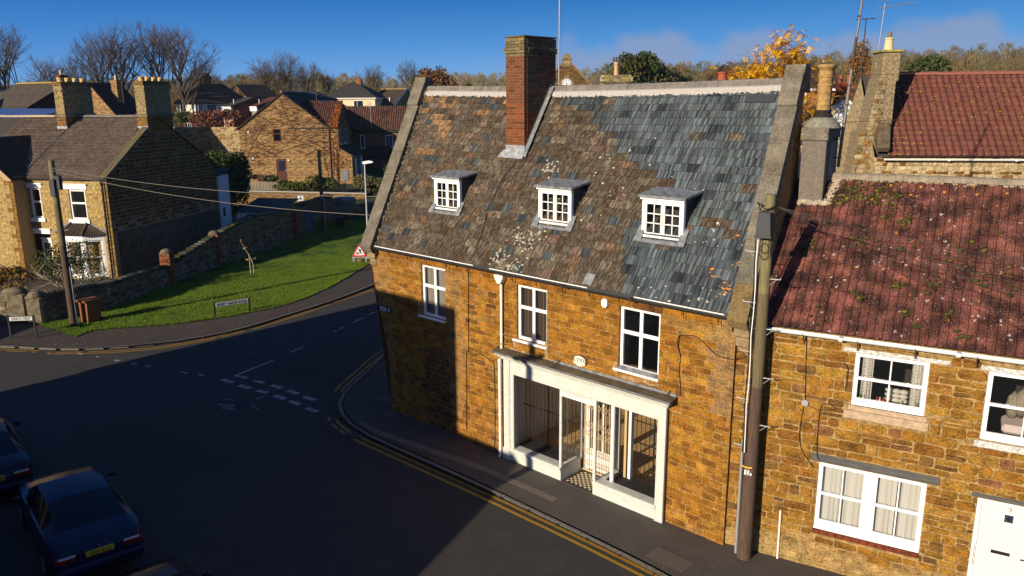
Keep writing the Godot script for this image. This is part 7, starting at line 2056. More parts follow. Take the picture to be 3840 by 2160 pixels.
func far_houses():
	var orange := brick_mat("orange_brick", Color(0.42, 0.16, 0.06)); var tan: Material = mats["tan_brick"]; var red := brick_mat("red_brick", Color(0.2, 0.062, 0.035))
	var rt := mat("red_terracotta", Color(0.33, 0.09, 0.035), 0.85); var brown_roof := roof_mat("brown_roof", Color(0.12, 0.078, 0.05)); var grey_roof := roof_mat("grey_roof", Color(0.1, 0.085, 0.075)); var buff: Material = mats["buff_terracotta"]
	var cream := mat("cream_render", Color(0.6, 0.57, 0.5), 0.9, {"tex": texs["paint_soft"], "scale": 0.5}); var yellowish := mat("yellow_render", Color(0.68, 0.54, 0.34), 0.9)
	# cream rendered pair with a hipped roof
	var k := 150.0 / 130.0
	var P := V(-46.8 * k, 0, -121.3 * k)
	var xf := frame(P, -50.0); xf.origin = P - xf.basis.x * 6.4
	var b := gable_house("cream_house", "cream rendered house with brown hipped roof and orange brick chimney of red pots", xf, 6.4, 10.5, 3.5, 9.15, 12.1, "h", cream, brown_roof, {"stacks": [[2.6, -3.6, 0.9, 1.5, 11.0, 13.6, orange, [4, 0.16, 0.5, rt]]]})
	var g := Geo.new(); g.box(V(-0.03, 3.5, -10.53), V(6.43, 6.0, 0.03), "t"); put("brick_base", g, orange, b)
	plain_windows(b, [[1.3, 2.1, 7.2, 8.8], [3.2, 4.6, 4.2, 5.6]], 0.02)
	var sx := Transform3D(Basis(V(0, 0, -1), Vector3.UP, V(1, 0, 0)), V(6.4, 0, 0))
	plain_windows(b, [[0.5, 1.3, 7.3, 8.7], [2.1, 3.9, 7.3, 8.7, [0.33, 0.67]], [4.9, 6.7, 7.3, 8.7, [0.33, 0.67]], [8.0, 8.9, 7.3, 8.7]], 0.02, sx)
	P = V(-43.0 * 1.3, 0, -123.0 * 1.3)
	b = gable_house("brown_gable_house", "plain brown roofed house just behind the cream rendered house", frame(P, -55.0), 8.0, 7.0, 4.0, 9.3, 12.2, "z", tan, brown_roof)
	# two small brick blocks with white boards
	for i in 2:
		P = [V(-34.8, 0, -99.1), V(-32.0, 0, -100.0)][i] * (130.0 / 105.0)
		b = gable_house("brick_block", ["low red brick block with white fascia, three slim windows and grey roof", "low red brick block with white fascia, two slim windows and red roof"][i], frame(P, -50.0), 2.3, 7.0, 4.0, 8.5, 9.6, "x", red, [grey_roof, roof_mat("rust_roof", Color(0.22, 0.075, 0.04))][i], {"group": ""})
		g = Geo.new(); g.box(V(-0.02, 5.0, -0.05), V(2.32, 8.0, 0.015)); put("front_panel", g, orange, b)
		g = Geo.new(); g.bev(V(-0.1, 7.75, 0.0), V(2.4, 8.3, 0.3)); g.bev(V(-0.08, 4.5, 0.02), V(0.02, 7.8, 0.1)); put("white_fascia", g, white_paint(), b)
		for q in ([[0.45, 0.75], [1.05, 1.35], [1.65, 1.95]] if i == 0 else [[0.6, 1.0], [1.4, 1.8]]):
			plain_windows(b, [[q[0], q[1], 6.5, 7.7, []]], 0.02)
		if i == 0: g = Geo.new(); g.lathe(V(0, 0, 0), [[0.02, -0.08], [0.3, -0.02], [0.34, 0.0]], 12); var o := put("satellite_dish", g, mats["grey_plastic"], b); o.transform = Transform3D(Basis(Vector3.RIGHT, PI / 2 - 0.5), V(1.5, 6.0, 0.3))
		g = Geo.new(); g.tube([V(1.2, 8.8, -1.0), V(1.2, 9.5, -1.0)], 0.06, 6); put("flue", g, white_paint(), b)
	# grey hipped roof
	P = V(-33.6, 0, -146.3)
	b = gable_house("grey_hip_house", "cream walled house with broad dark grey hipped roof and red brick stack", frame(P, -85.0), 9.5, 9.0, 4.0, 9.75, 12.3, "h", yellowish, grey_roof, {"stacks": [[5.1, -4.0, 0.9, 0.9, 11.0, 13.0, orange, [2, 0.14, 0.3, rt]]], "trim": white_paint()})
	plain_windows(b, [[5.6, 7.4, 8.0, 9.2, [0.35]]], 0.0)
	b = gable_house("low_grey_house", "low grey roofed house standing left of the broad hipped roof", frame(P + V(-7.5, -0.4, 1.0), -85.0), 9.0, 9.0, 4.0, 9.5, 11.3, "h", yellowish, grey_roof)
	# yellow brick house with brown roof and white porch
	k = 150.0 / 105.0
	P = V(-14.95, 0, -103.93) * k
	xf = frame(P, -60.0); xf.origin = P - xf.basis.x * 6.0
	b = gable_house("brown_roof_house", "yellow brick house with brown tiled roof, white bargeboard and glazed white porch", xf, 6.0, 8.5, 4.0, 8.3, 11.1, "x", brick_mat("buff_brick", Color(0.5, 0.34, 0.15), 0.9), brown_roof, {"ridge_m": mat("ochre_ridge", Color(0.3, 0.19, 0.06), 0.9)})
	plain_windows(b, [[3.2, 5.4, 6.5, 7.9, [0.35]]], 0.0)
	g = Geo.new()
	for s in [[V(6.2, 7.75, 0.35), V(6.2, 11.15, -4.25)], [V(6.2, 11.15, -4.25), V(6.2, 7.9, -8.8)]]: g.qo(s[0], s[0] + V(0, 0.35, 0), s[1] + V(0, 0.35, 0), s[1], V(0, 9, -4))
	put("bargeboard", g, white_paint(), b)
	g = Geo.new(); g.bev(V(1.5, 5.35, 0.0), V(7.5, 5.7, 1.6)); g.bev(V(1.6, 3.5, 1.4), V(1.75, 5.35, 1.55)); g.bev(V(4.4, 3.5, 1.4), V(4.5, 5.35, 1.5)); g.bev(V(7.3, 3.5, 1.4), V(7.4, 5.35, 1.5)); g.bev(V(2.2, 3.5, 0.0), V(3.2, 5.2, 0.05)); g.bev(V(5.2, 4.7, 0.0), V(7.0, 5.1, 0.06)); put("porch", g, white_paint(), b)
	g = Geo.new(); g.lathe(Vector3.ZERO, [[0.02, -0.1], [0.35, -0.02], [0.4, 0.0]], 12); var dish := put("satellite_dish", g, mats["cream_pipe"], b); dish.transform = Transform3D(Basis(Vector3.RIGHT, PI / 2 - 0.4), V(6.5, 6.3, -2.6))
	g = Geo.new(); g.tube([V(4.6, 8.7, -0.8), V(4.6, 9.7, -0.8)], 0.1, 6); put("flue", g, white_paint(), b)
	# boundary wall below it
	var bw := thing("far_stone_wall", "dark stone boundary wall below the brown roofed house", "wall", Transform3D(Basis.IDENTITY, V(-16.5, 0, -100)))
	g = Geo.new(); g.box(V(0, 1.5, -0.5), V(16, 6.6, 0)); put("masonry", g, brick_mat("dark_stone", Color(0.12, 0.085, 0.05), 1.1), bw)
	# far left: mossy roof, metal roof with painted sky reflection, tan gable, dark roof
	P = V(-39.9, 0, -63.6) * 1.27
	xf = frame(P, -57.0); xf.origin = P - xf.basis.x * 3.8
	b = gable_house("mossy_roof_house", "house with broad brown roof edged in yellow lichen and one slim chimney", xf, 9.6, 8.0, 1.5, 8.83, 11.1, "x", red, roof_mat("mossy_roof", Color(0.17, 0.13, 0.085)), {"ridge_m": mat("yellow_ridge", Color(0.3, 0.22, 0.05), 0.95), "stacks": [[8.9, -3.4, 0.65, 0.65, 9.2, 11.9, red, [1, 0.13, 0.45, buff]]]})
	b = gable_house("dark_roof_house", "dark shaded roof at the far left edge behind the gabled wing", frame(P + V(-11, 0, 5), -57.0), 9.0, 7.5, 1.5, 8.6, 11.0, "z", red, mats["dark_tile"])
	b = thing("metal_roof_shed", "long low shed with smooth metal roof, reflected sky put into its blue colour, behind the yellow house", "shed", frame(V(-49.5, 0, -73.5), -62.0))
	g = Geo.new(); g.box(V(-6, 0, -4.9), V(9.5, 7.8, -0.1), "t"); put("wall", g, red, b)
	g = Geo.new(); g.quad(V(-6.2, 8.05, 0), V(9.7, 8.05, 0), V(9.7, 8.75, -5.0), V(-6.2, 8.75, -5.0)); g.quad(V(-6.2, 7.8, 0), V(9.7, 7.8, 0), V(9.7, 8.05, 0), V(-6.2, 8.05, 0)); put("metal_roof", g, mat("painted_sky_metal", Color(0.05, 0.09, 0.24), 0.3, {"spec": 0.6}), b)  # blue colour stands in for sky reflected in the roof
	P = V(-38.6, 0, -75.7)
	xf = frame(P, -76.0); xf.origin = P - xf.basis.x * 3.4
	b = gable_house("tan_gable_house", "tan brick house with steep dark roof, white window and slim tan chimney", xf, 6.4, 4.0, 1.5, 7.4, 10.95, "z", tan, mats["dark_tile"], {"stacks": [[4.2, -1.6, 0.62, 0.7, 8.4, 11.3, tan, [1, 0.13, 0.4, buff]]]})
	plain_windows(b, [[3.6, 5.0, 7.0, 8.1, [0.4], [0.6]]], 0.0)
	# the clock gable, standing behind the corner building
	b = thing("clock_gable", "stone clock gable with rounded finial, carved date and white clock face", "school building", Transform3D(Basis.IDENTITY, V(4.07, 0, -59.86)))
	var cst := brick_mat("clock_stone", Color(0.27, 0.16, 0.06), 0.85)
	g = Geo.new(); g.prism([V2(-2.6, 0), V2(2.6, 0), V2(2.6, 9.4), V2(0.33, 11.72), V2(-0.33, 11.72), V2(-2.6, 9.4)], -0.5, 0.0); g.box(V(-2.6, 0, -9), V(2.6, 9.3, -0.5)); put("gable_wall", g, cst, b)
	var fin := mat("finial_stone", Color(0.36, 0.25, 0.13), 0.9, {"tex": texs["concrete"], "scale": 1.2})
	g = Geo.new(); var arc := [V2(-0.33, 11.6), V2(0.33, 11.6), V2(0.33, 12.12)]
	for i in 9: arc.append(V2(cos(PI * i / 8.0) * 0.29, 12.18 + sin(PI * i / 8.0) * 0.33))
	arc.append(V2(-0.33, 12.12)); g.prism(arc, -0.4, 0.05); g.bev(V(-0.38, 12.1, -0.42), V(0.38, 12.17, 0.1)); put("finial", g, fin, b)
	lettering("carved_date", "1809", mat("pale_lettering", Color(0.5, 0.42, 0.3), 0.9), b, V(0, 11.9, 0.055), 0.15, "Droid Serif", 400, 0.01)
	g = Geo.new()
	for s in [-1.0, 1.0]: g.prism([V2(s * 0.33, 11.72), V2(s * 0.36, 11.86), V2(s * 2.75, 9.44), V2(s * 2.7, 9.28)], -0.55, 0.06)
	put("gable_coping", g, fin, b)
	g = Geo.new(); g.quad(V(0.35, 11.5, -0.5), V(2.8, 9.1, -0.5), V(2.8, 9.1, -9), V(0.35, 11.5, -9)); g.quad(V(-2.8, 9.1, -0.5), V(-0.35, 11.5, -0.5), V(-0.35, 11.5, -9), V(-2.8, 9.1, -9)); put("roof", g, grey_roof, b)
	g = Geo.new(); var ring := []
	for i in 20: ring.append(V2(cos(TAU * i / 20) * 0.5, 10.4 + sin(TAU * i / 20) * 0.5))
	g.prism(ring, -0.01, 0.05); g.prism([V2(-0.18, 10.8), V2(0.18, 10.8), V2(0.18, 11.0), V2(-0.18, 11.0)], -0.01, 0.06); g.prism([V2(-0.57, 10.0), V2(0.57, 10.0), V2(0.57, 10.55), V2(-0.57, 10.55)], -0.02, 0.045); put("clock_surround", g, fin, b)
	g = Geo.new(); g.tube([V(0, 10.4, 0.0), V(0, 10.4, 0.075)], 0.385, 28); var cf := put("clock_rim", g, mats["black_iron"], b)
	g = Geo.new(); g.tube([V(0, 10.4, 0.07), V(0, 10.4, 0.085)], 0.36, 28); put("clock_face", g, white_paint(), cf)
	for i in 12:
		g = Geo.new(); var a := TAU * i / 12; var d := V(sin(a), cos(a), 0); var s := V(d.y, -d.x, 0) * (0.024 if i % 3 else 0.032)
		g.quad(V(0, 10.4, 0.088) + d * 0.22 - s, V(0, 10.4, 0.088) + d * 0.22 + s, V(0, 10.4, 0.088) + d * 0.33 + s, V(0, 10.4, 0.088) + d * 0.33 - s); put("hour_mark", g, mats["black_iron"], cf)
	for h in [[TAU * (11.83 / 12.0), 0.19, 0.026], [TAU * 49.5 / 60.0, 0.3, 0.018]]:
		g = Geo.new(); var d := V(sin(h[0]), cos(h[0]), 0); var s: Vector3 = V(d.y, -d.x, 0) * h[2]
		g.quad(V(0, 10.4, 0.092) - d * 0.07 - s, V(0, 10.4, 0.092) - d * 0.07 + s, V(0, 10.4, 0.092) + d * h[1] + s * 0.3, V(0, 10.4, 0.092) + d * h[1] - s * 0.3); put("clock_hand", g, mats["black_iron"], cf)
	# a low brick stack on a roof hidden behind the corner building
	b = gable_house("hidden_roof_house", "house hidden behind the slate ridge, showing only its broad brick stack and pot", Transform3D(Basis(Vector3.UP, -0.12), V(1.5, 0, -32.5)), 7.0, 5.0, 0.0, 6.8, 9.3, "x", mats["red_brick"], mats["brown_roof"])
	var list := []
	var core := stack(b, 2.05, -0.9, 1.2, 0.7, 8.2, 10.28, mort_grey(), [1, 0.09, 0.52, mat("pink_pot", Color(0.5, 0.3, 0.16), 0.85)])
	for i in 14:
		var y := 9.2 + i * 0.077; var ov := 0.02 if i < 10 else 0.055
		for j in 6:
			var xa := 2.05 + j * 0.2 + (0.1 if i % 2 else 0.0); var xb := minf(xa + 0.19, 3.25)
			if xb - xa < 0.04: continue
			var c := vary(Color(0.34, 0.14, 0.07), 0.3, 0.1) if i < 9 else vary(Color(0.2, 0.16, 0.09), 0.35, 0.1)
			if i > 9 and rng.randf() < 0.4: c = vary(Color(0.42, 0.3, 0.06), 0.2)
			g = Geo.new(); g.col = c; g.bev(V(xa, y, -0.95), V(xb, y + 0.07, -0.9 + ov), 0.005); put("brick", g, mats["chimney_brick"], core)
	g = Geo.new(); g.tube([V(2.65, 10.78, -1.25), V(2.65, 10.98, -1.25)], 0.02, 5); g.lathe(V(2.65, 10.95, -1.25), [[0.0, 0.03], [0.17, 0.02], [0.17, 0.0], [0.0, 0.01]], 12); put("cowl", g, mats["black_iron"], core)
	# brick house with a flared red pot
	b = gable_house("red_pot_house", "small orange brick gabled house seen over the slate ridge beside the yellow tree", frame(V(10.9, 0, -44.0), -80.0), 1.0, 1.2, 5.0, 10.5, 10.95, "h", orange, mats["brown_roof"])
	b = thing("flared_pot", "large flared red chimney pot on a stack hidden behind the slate ridge", "chimney pot", Transform3D(Basis.IDENTITY, V(8.9, 9.3, -34.6)))
	g = Geo.new(); g.lathe(Vector3.ZERO, [[0.27, -1.0], [0.26, 0.5], [0.19, 0.95], [0.19, 1.04], [0.22, 1.06], [0.22, 1.12], [0.15, 1.12]], 10); put("terracotta", g, mat("red_pot", Color(0.3, 0.075, 0.035), 0.8), b)
	# white house behind the yellow tree
	P = V(15.89, 0, -38.88)
	xf = frame(P, -72.0); xf.origin = P - xf.basis.x * 3.1
	b = gable_house("white_gable_house", "bright white rendered gable with olive tiled roof behind the pebbledashed chimney", xf, 6.2, 9.0, 0.0, 7.5, 9.34, "z", mat("white_render", Color(0.72, 0.72, 0.7), 0.9), roof_mat("olive_roof", Color(0.16, 0.13, 0.04)), {"stacks": [[2.7, -0.5, 0.75, 0.6, 8.9, 10.0, brick_mat("scarlet_brick", Color(0.33, 0.09, 0.04)), [2, 0.11, 0.4, rt]]]})
	b = gable_house("small_brick_house", "red brick house corner with one small white window among yellow leaves", frame(V(19.2, 0, -56.5), -75.0), 3.0, 6.0, 3.0, 10.0, 11.2, "x", mats["orange_brick"], mats["brown_roof"])
	plain_windows(b, [[0.3, 1.1, 9.0, 9.7]], 0.0)
	for q in [[V(-44, 11.2, -90), 3.6, "bare aerial pole above the mossy roof"], [V(-16.6, 9.0, -70), 2.2, "short aerial pole behind the creeper house roof"], [V(-30.0, 9.2, -63.5), 4.4, "rusty aerial pole beside the right chimney of the yellow house"], [V(18.7, 8.2, -44), 5.2, "slim aerial mast beside the white gable house"]]:
		g = Geo.new(); g.tube([Vector3.ZERO, V(0.0, q[1], 0)], 0.035, 5)
		var ap: Node3D = tag(put("aerial_pole", g, mats["mast_rust"]), q[2], "aerial mast"); ap.position = q[0]
		g = Geo.new(); g.tube([V(-0.5, q[1] - 0.1, 0), V(0.5, q[1] - 0.02, 0)], 0.02, 4)
		for i in 5: g.tube([V(-0.4 + i * 0.2, q[1] - 0.06, -0.25), V(-0.4 + i * 0.2, q[1] - 0.06, 0.25)], 0.012, 4)
		put("rods", g, mats["mast_rust"], ap)

func mort_grey() -> Material: return mat("grey_mortar", Color(0.34, 0.3, 0.24), 0.95)

# ---------- walls, poles, signs and small things of the street
func garden_wall():
	var b := thing("garden_wall", "long mossy rubble garden wall in shade between the yellow house and the green", "wall")
	var tops := [1.28, 1.3, 1.14, 1.11, 0.98, 1.7, 2.35, 2.3, 2.2, 2.25]
	var m := stone_mat(); var core := mat("dark_mortar", Color(0.13, 0.1, 0.065), 0.95)
	var st := []; var g := Geo.new(); var cp := Geo.new()
	var col := func(_x: float, _y: float) -> Color: return vary(Color(0.27, 0.2, 0.12), 0.35, 0.08) if rng.randf() < 0.75 else vary(Color(0.36, 0.3, 0.22), 0.25)
	for i in WALL.size() - 1:
		var a := V(WALL[i][0], land(0, WALL[i][1]), WALL[i][1]); var e := V(WALL[i + 1][0], land(0, WALL[i + 1][1]), WALL[i + 1][1])
		var d := V(e.x - a.x, 0, e.z - a.z); var l := d.length(); d = d.normalized()
		var xf := Transform3D(Basis(d, Vector3.UP, d.cross(Vector3.UP)), a)
		var t0: float = tops[i]; var t1: float = tops[i + 1]; if i in [4, 5]: t1 = tops[i + 1]; 
		g.xf = xf
		for s in [[0.0, 1], [-0.4, -1]]:
			var A := V(0, -0.4, s[0]); var B := V(l, -0.4, s[0]); var C := V(l, t1 - 0.02, s[0]); var D := V(0, t0 - 0.02, s[0])
			if s[1] > 0: g.quad(A, B, C, D)
			else: g.quad(D, C, B, A)
		g.quad(V(l, -0.4, 0), V(l, -0.4, -0.4), V(l, t1, -0.4), V(l, t1, 0)); g.quad(V(0, -0.4, -0.4), V(0, -0.4, 0), V(0, t0, 0), V(0, t0, -0.4))
		st.append_array(coursed(0.0, l, 0.0, maxf(t0, t1), 0.0, [[1.75, 2.55, 0.0, 1.9]] if i == 8 else [], {"ch": [0.09, 0.19], "cl": [0.14, 0.42], "joint": 0.02, "proud": 0.035, "rough": 0.02, "col": col, "mat": m, "parent": b, "xf": xf, "top": func(x): return lerpf(t0, t1, x / l)}))
		cp.xf = xf
		var n := int(l / 0.4) + 1
		for k in n:
			var u := (k + 0.5) / n; var y := lerpf(t0, t1, u)
			cp.col = vary(Color(0.15, 0.13, 0.085), 0.3, 0.1) if rng.randf() < 0.7 else Color(0.06, 0.065, 0.02)
			cp.bev(V(u * l - 0.21, y - 0.08, -0.46), V(u * l + 0.21, y + 0.1 + rng.randf_range(-0.02, 0.03), 0.06), 0.06)
	put("core", g, core, b); flush(b, "stone", st, 120)
	stuff(put("coping", cp, mat("wall_coping", Color(1, 1, 1), 0.95, {"tex": texs["concrete"], "scale": 1.0}), b))
	# brick piers and door
	var br := brick_mat("pier_brick", Color(0.36, 0.12, 0.055))
	for q in [[-17.9, -41.0, 0.65, 1.65], [-16.95, -45.3, 0.4, 1.9], [-14.45, -53.1, 0.6, 2.25]]:
		g = Geo.new(); g.box(V(q[0] - 0.42, -0.3, q[1] - q[2] / 2), V(q[0] + 0.1, q[3], q[1] + q[2] / 2)); put("brick_pier", g, br, b)
		g = Geo.new(); g.col = Color(0.2, 0.16, 0.1); lump_round(g, V(q[0] - 0.16, q[3], q[1]), V(0.36, 0.25, q[2] * 0.6), 10); put("pier_cap", g, mats["wall_coping"], b)
	var d := V(1.3, 0, -6.06).normalized()
	var dx := Transform3D(Basis(d, Vector3.UP, d.cross(Vector3.UP)), V(-14.6, 0.1, -53.14))
	g = Geo.new(); g.xf = dx
	for i in 6: g.bev(V(1.8 + i * 0.12, 0.02, -0.1), V(1.91 + i * 0.12, 1.85, 0.02), 0.008)
	put("blue_door", g, mat("blue_paint", Color(0.04, 0.12, 0.2), 0.6), b)
	# front garden wall and stone piers at the picture's left
	b = thing("front_garden_wall", "low stone front garden wall with rounded cement pier behind the brown bin", "wall")
	g = Geo.new(); st = []
	for q in [[V(-26.0, 0, -33.6), V(-21.9, 0, -33.4), 1.0], [V(-20.9, 0, -33.2), V(-20.4, 0, -33.25), 1.25]]:
		var dd: Vector3 = (q[1] - q[0]); var l := dd.length(); dd = dd.normalized()
		var xf := Transform3D(Basis(dd, Vector3.UP, dd.cross(Vector3.UP)), q[0]); g.xf = xf
		g.box(V(0, -0.3, -0.35), V(l, q[2], 0))
		st.append_array(coursed(0.0, l, 0.0, q[2], 0.0, [], {"ch": [0.1, 0.18], "cl": [0.14, 0.4], "joint": 0.02, "proud": 0.03, "rough": 0.02, "col": col, "mat": m, "parent": b, "xf": xf}))
	put("core", g, core, b); flush(b, "stone", st, 60)
	g = Geo.new()
	for q in [[-21.6, -33.6, 1.35, 0.55], [-20.55, -33.35, 1.25, 0.35]]: g.bev(V(q[0] - q[3], 0, q[1] - 0.3), V(q[0] + q[3], q[2], q[1] + 0.2), 0.1); lump_round(g, V(q[0], q[2], q[1] - 0.05), V(q[3] * 1.1, 0.22, 0.32), 10)
	put("rounded_pier", g, mat("cement_pier", Color(0.24, 0.2, 0.13), 0.95, {"tex": texs["concrete"], "scale": 0.8}), b)
	# lit wall beyond and the terrace of earth
	b = thing("rubble_wall", "pale sunlit rubble wall beyond the bare bushes and below the cream house", "wall", Transform3D(Basis(Vector3.UP, -0.35), V(-39.5, 0, -86.6)))
	g = Geo.new(); g.box(V(0, 1.0, -0.5), V(15.5, 6.7, 0)); put("core", g, mats["cream_mortar"], b)
	flush(b, "stone", coursed(0.0, 15.0, 4.0, 6.7, 0.0, [], {"ch": [0.14, 0.24], "cl": [0.25, 0.7], "joint": 0.04, "proud": 0.04, "rough": 0.03, "col": func(_x, _y): return vary(Color(0.5, 0.38, 0.2), 0.3) if rng.randf() < 0.75 else vary(Color(0.3, 0.17, 0.06), 0.3), "mat": m, "parent": b}), 150)
	# brick retaining wall with pale coping, picket fence above it
	b = thing("brick_retaining_wall", "low tan brick retaining wall with pale coping below the picket fence", "wall")
	g = Geo.new(); var wa := V(-25.0, 0.2, -65.7); var we := V(-12.6, 0.2, -68.9); var wd := (we - wa).normalized()
	var wx := Transform3D(Basis(wd, Vector3.UP, wd.cross(Vector3.UP)), wa); g.xf = wx
	g.prism([V2(0, 0), V2(12.8, 0), V2(12.8, 1.22), V2(0, 1.95)], -0.25, 0.0); put("brickwork", g, mats["tan_brick"], b)
	g = Geo.new(); g.xf = wx; g.prism([V2(0, 1.95), V2(12.8, 1.22), V2(12.8, 1.3), V2(0, 2.03)], -0.3, 0.05); put("coping", g, mat("pale_coping", Color(0.5, 0.46, 0.38), 0.9), b)
	b = thing("notice_plate", "small white notice plate with a dark figure on the brick retaining wall", "sign", wx.translated_local(V(7.35, 1.05, 0.0)))
	g = Geo.new(); g.bev(V(-0.24, -0.22, 0.0), V(0.24, 0.22, 0.02)); put("plate", g, white_paint(), b)
	g = Geo.new(); g.prism([V2(-0.1, -0.14), V2(-0.02, -0.14), V2(0.02, 0.0), V2(0.06, -0.14), V2(0.12, -0.14), V2(0.06, 0.08), V2(-0.06, 0.1)], 0.02, 0.024); g.tube([V(0.03, 0.15, 0.02), V(0.03, 0.15, 0.025)], 0.035, 8); put("figure", g, mat("blue_print", Color(0.03, 0.05, 0.2), 0.6), b)
	b = thing("picket_fence", "weathered pale picket fence in front of the creeper house", "fence")
	var grey := mat("weathered_wood", Color(0.5, 0.42, 0.3), 0.9, {"tex": texs["stone_grain"], "scale": 1.0})
	var fa := V(-23.4, 1.85, -69.2); var fe := V(-14.9, 1.3, -71.5)
	for i in 74:
		var p := fa.lerp(fe, i / 73.0)
		g = Geo.new(); g.col = vary(Color(1, 1, 1), 0.15); var h := 0.78 + rng.randf_range(-0.03, 0.03)
		g.prism([V2(-0.038, 0), V2(0.038, 0), V2(0.038, h - 0.06), V2(0, h), V2(-0.038, h - 0.06)], 0, 0.02)
		var o := put("picket", g, grey, b); o.position = p
	g = Geo.new(); g.tube([fa + V(0, 0.2, -0.03), fe + V(0, 0.2, -0.03)], 0.04, 4); put("rail", g, grey, b)
	g = Geo.new(); g.tube([fa + V(0, 0.6, -0.03), fe + V(0, 0.6, -0.03)], 0.04, 4); put("rail", g, grey, b)
	b = thing("earth_bank", "raised garden bed behind the brick retaining wall", "ground")
	struct(b); g = Geo.new(); g.poly([V2(-25, -65.9), V2(-12.6, -69.1), V2(-13.0, -78), V2(-30, -78)], 1.35); put("soil", g, mats["earth"], b)

func pole_thing(called: String, label: String, at: Vector3, h: float, r0: float, r1: float, lean := Vector3.ZERO) -> Node3D:
	var b := thing(called, label, "utility pole", Transform3D(Basis.IDENTITY, at), "")
	var wood := mat("pole_wood", Color(1, 1, 1), 0.9, {"tex": grain("wood_streak", 512, [[0.01, 0.4, 3], [0.2, 0.9, 2]], 0.5, 1.1), "scale": V(6, 0.35, 6)})
	var g := Geo.new()
	for k in 4:
		var t := k / 4.0; var t2 := (k + 1) / 4.0
		g.col = Color(0.13, 0.085, 0.06).lerp(Color(0.27, 0.23, 0.11), smoothstep(0.35, 0.9, (t + t2) / 2))
		g.tube([V(0, h * t, 0) + lean * t, V(0, h * t2, 0) + lean * t2], [lerpf(r0, r1, t), lerpf(r0, r1, t2)], 14, k == 3)
	put("pole", g, wood, b)
	return b

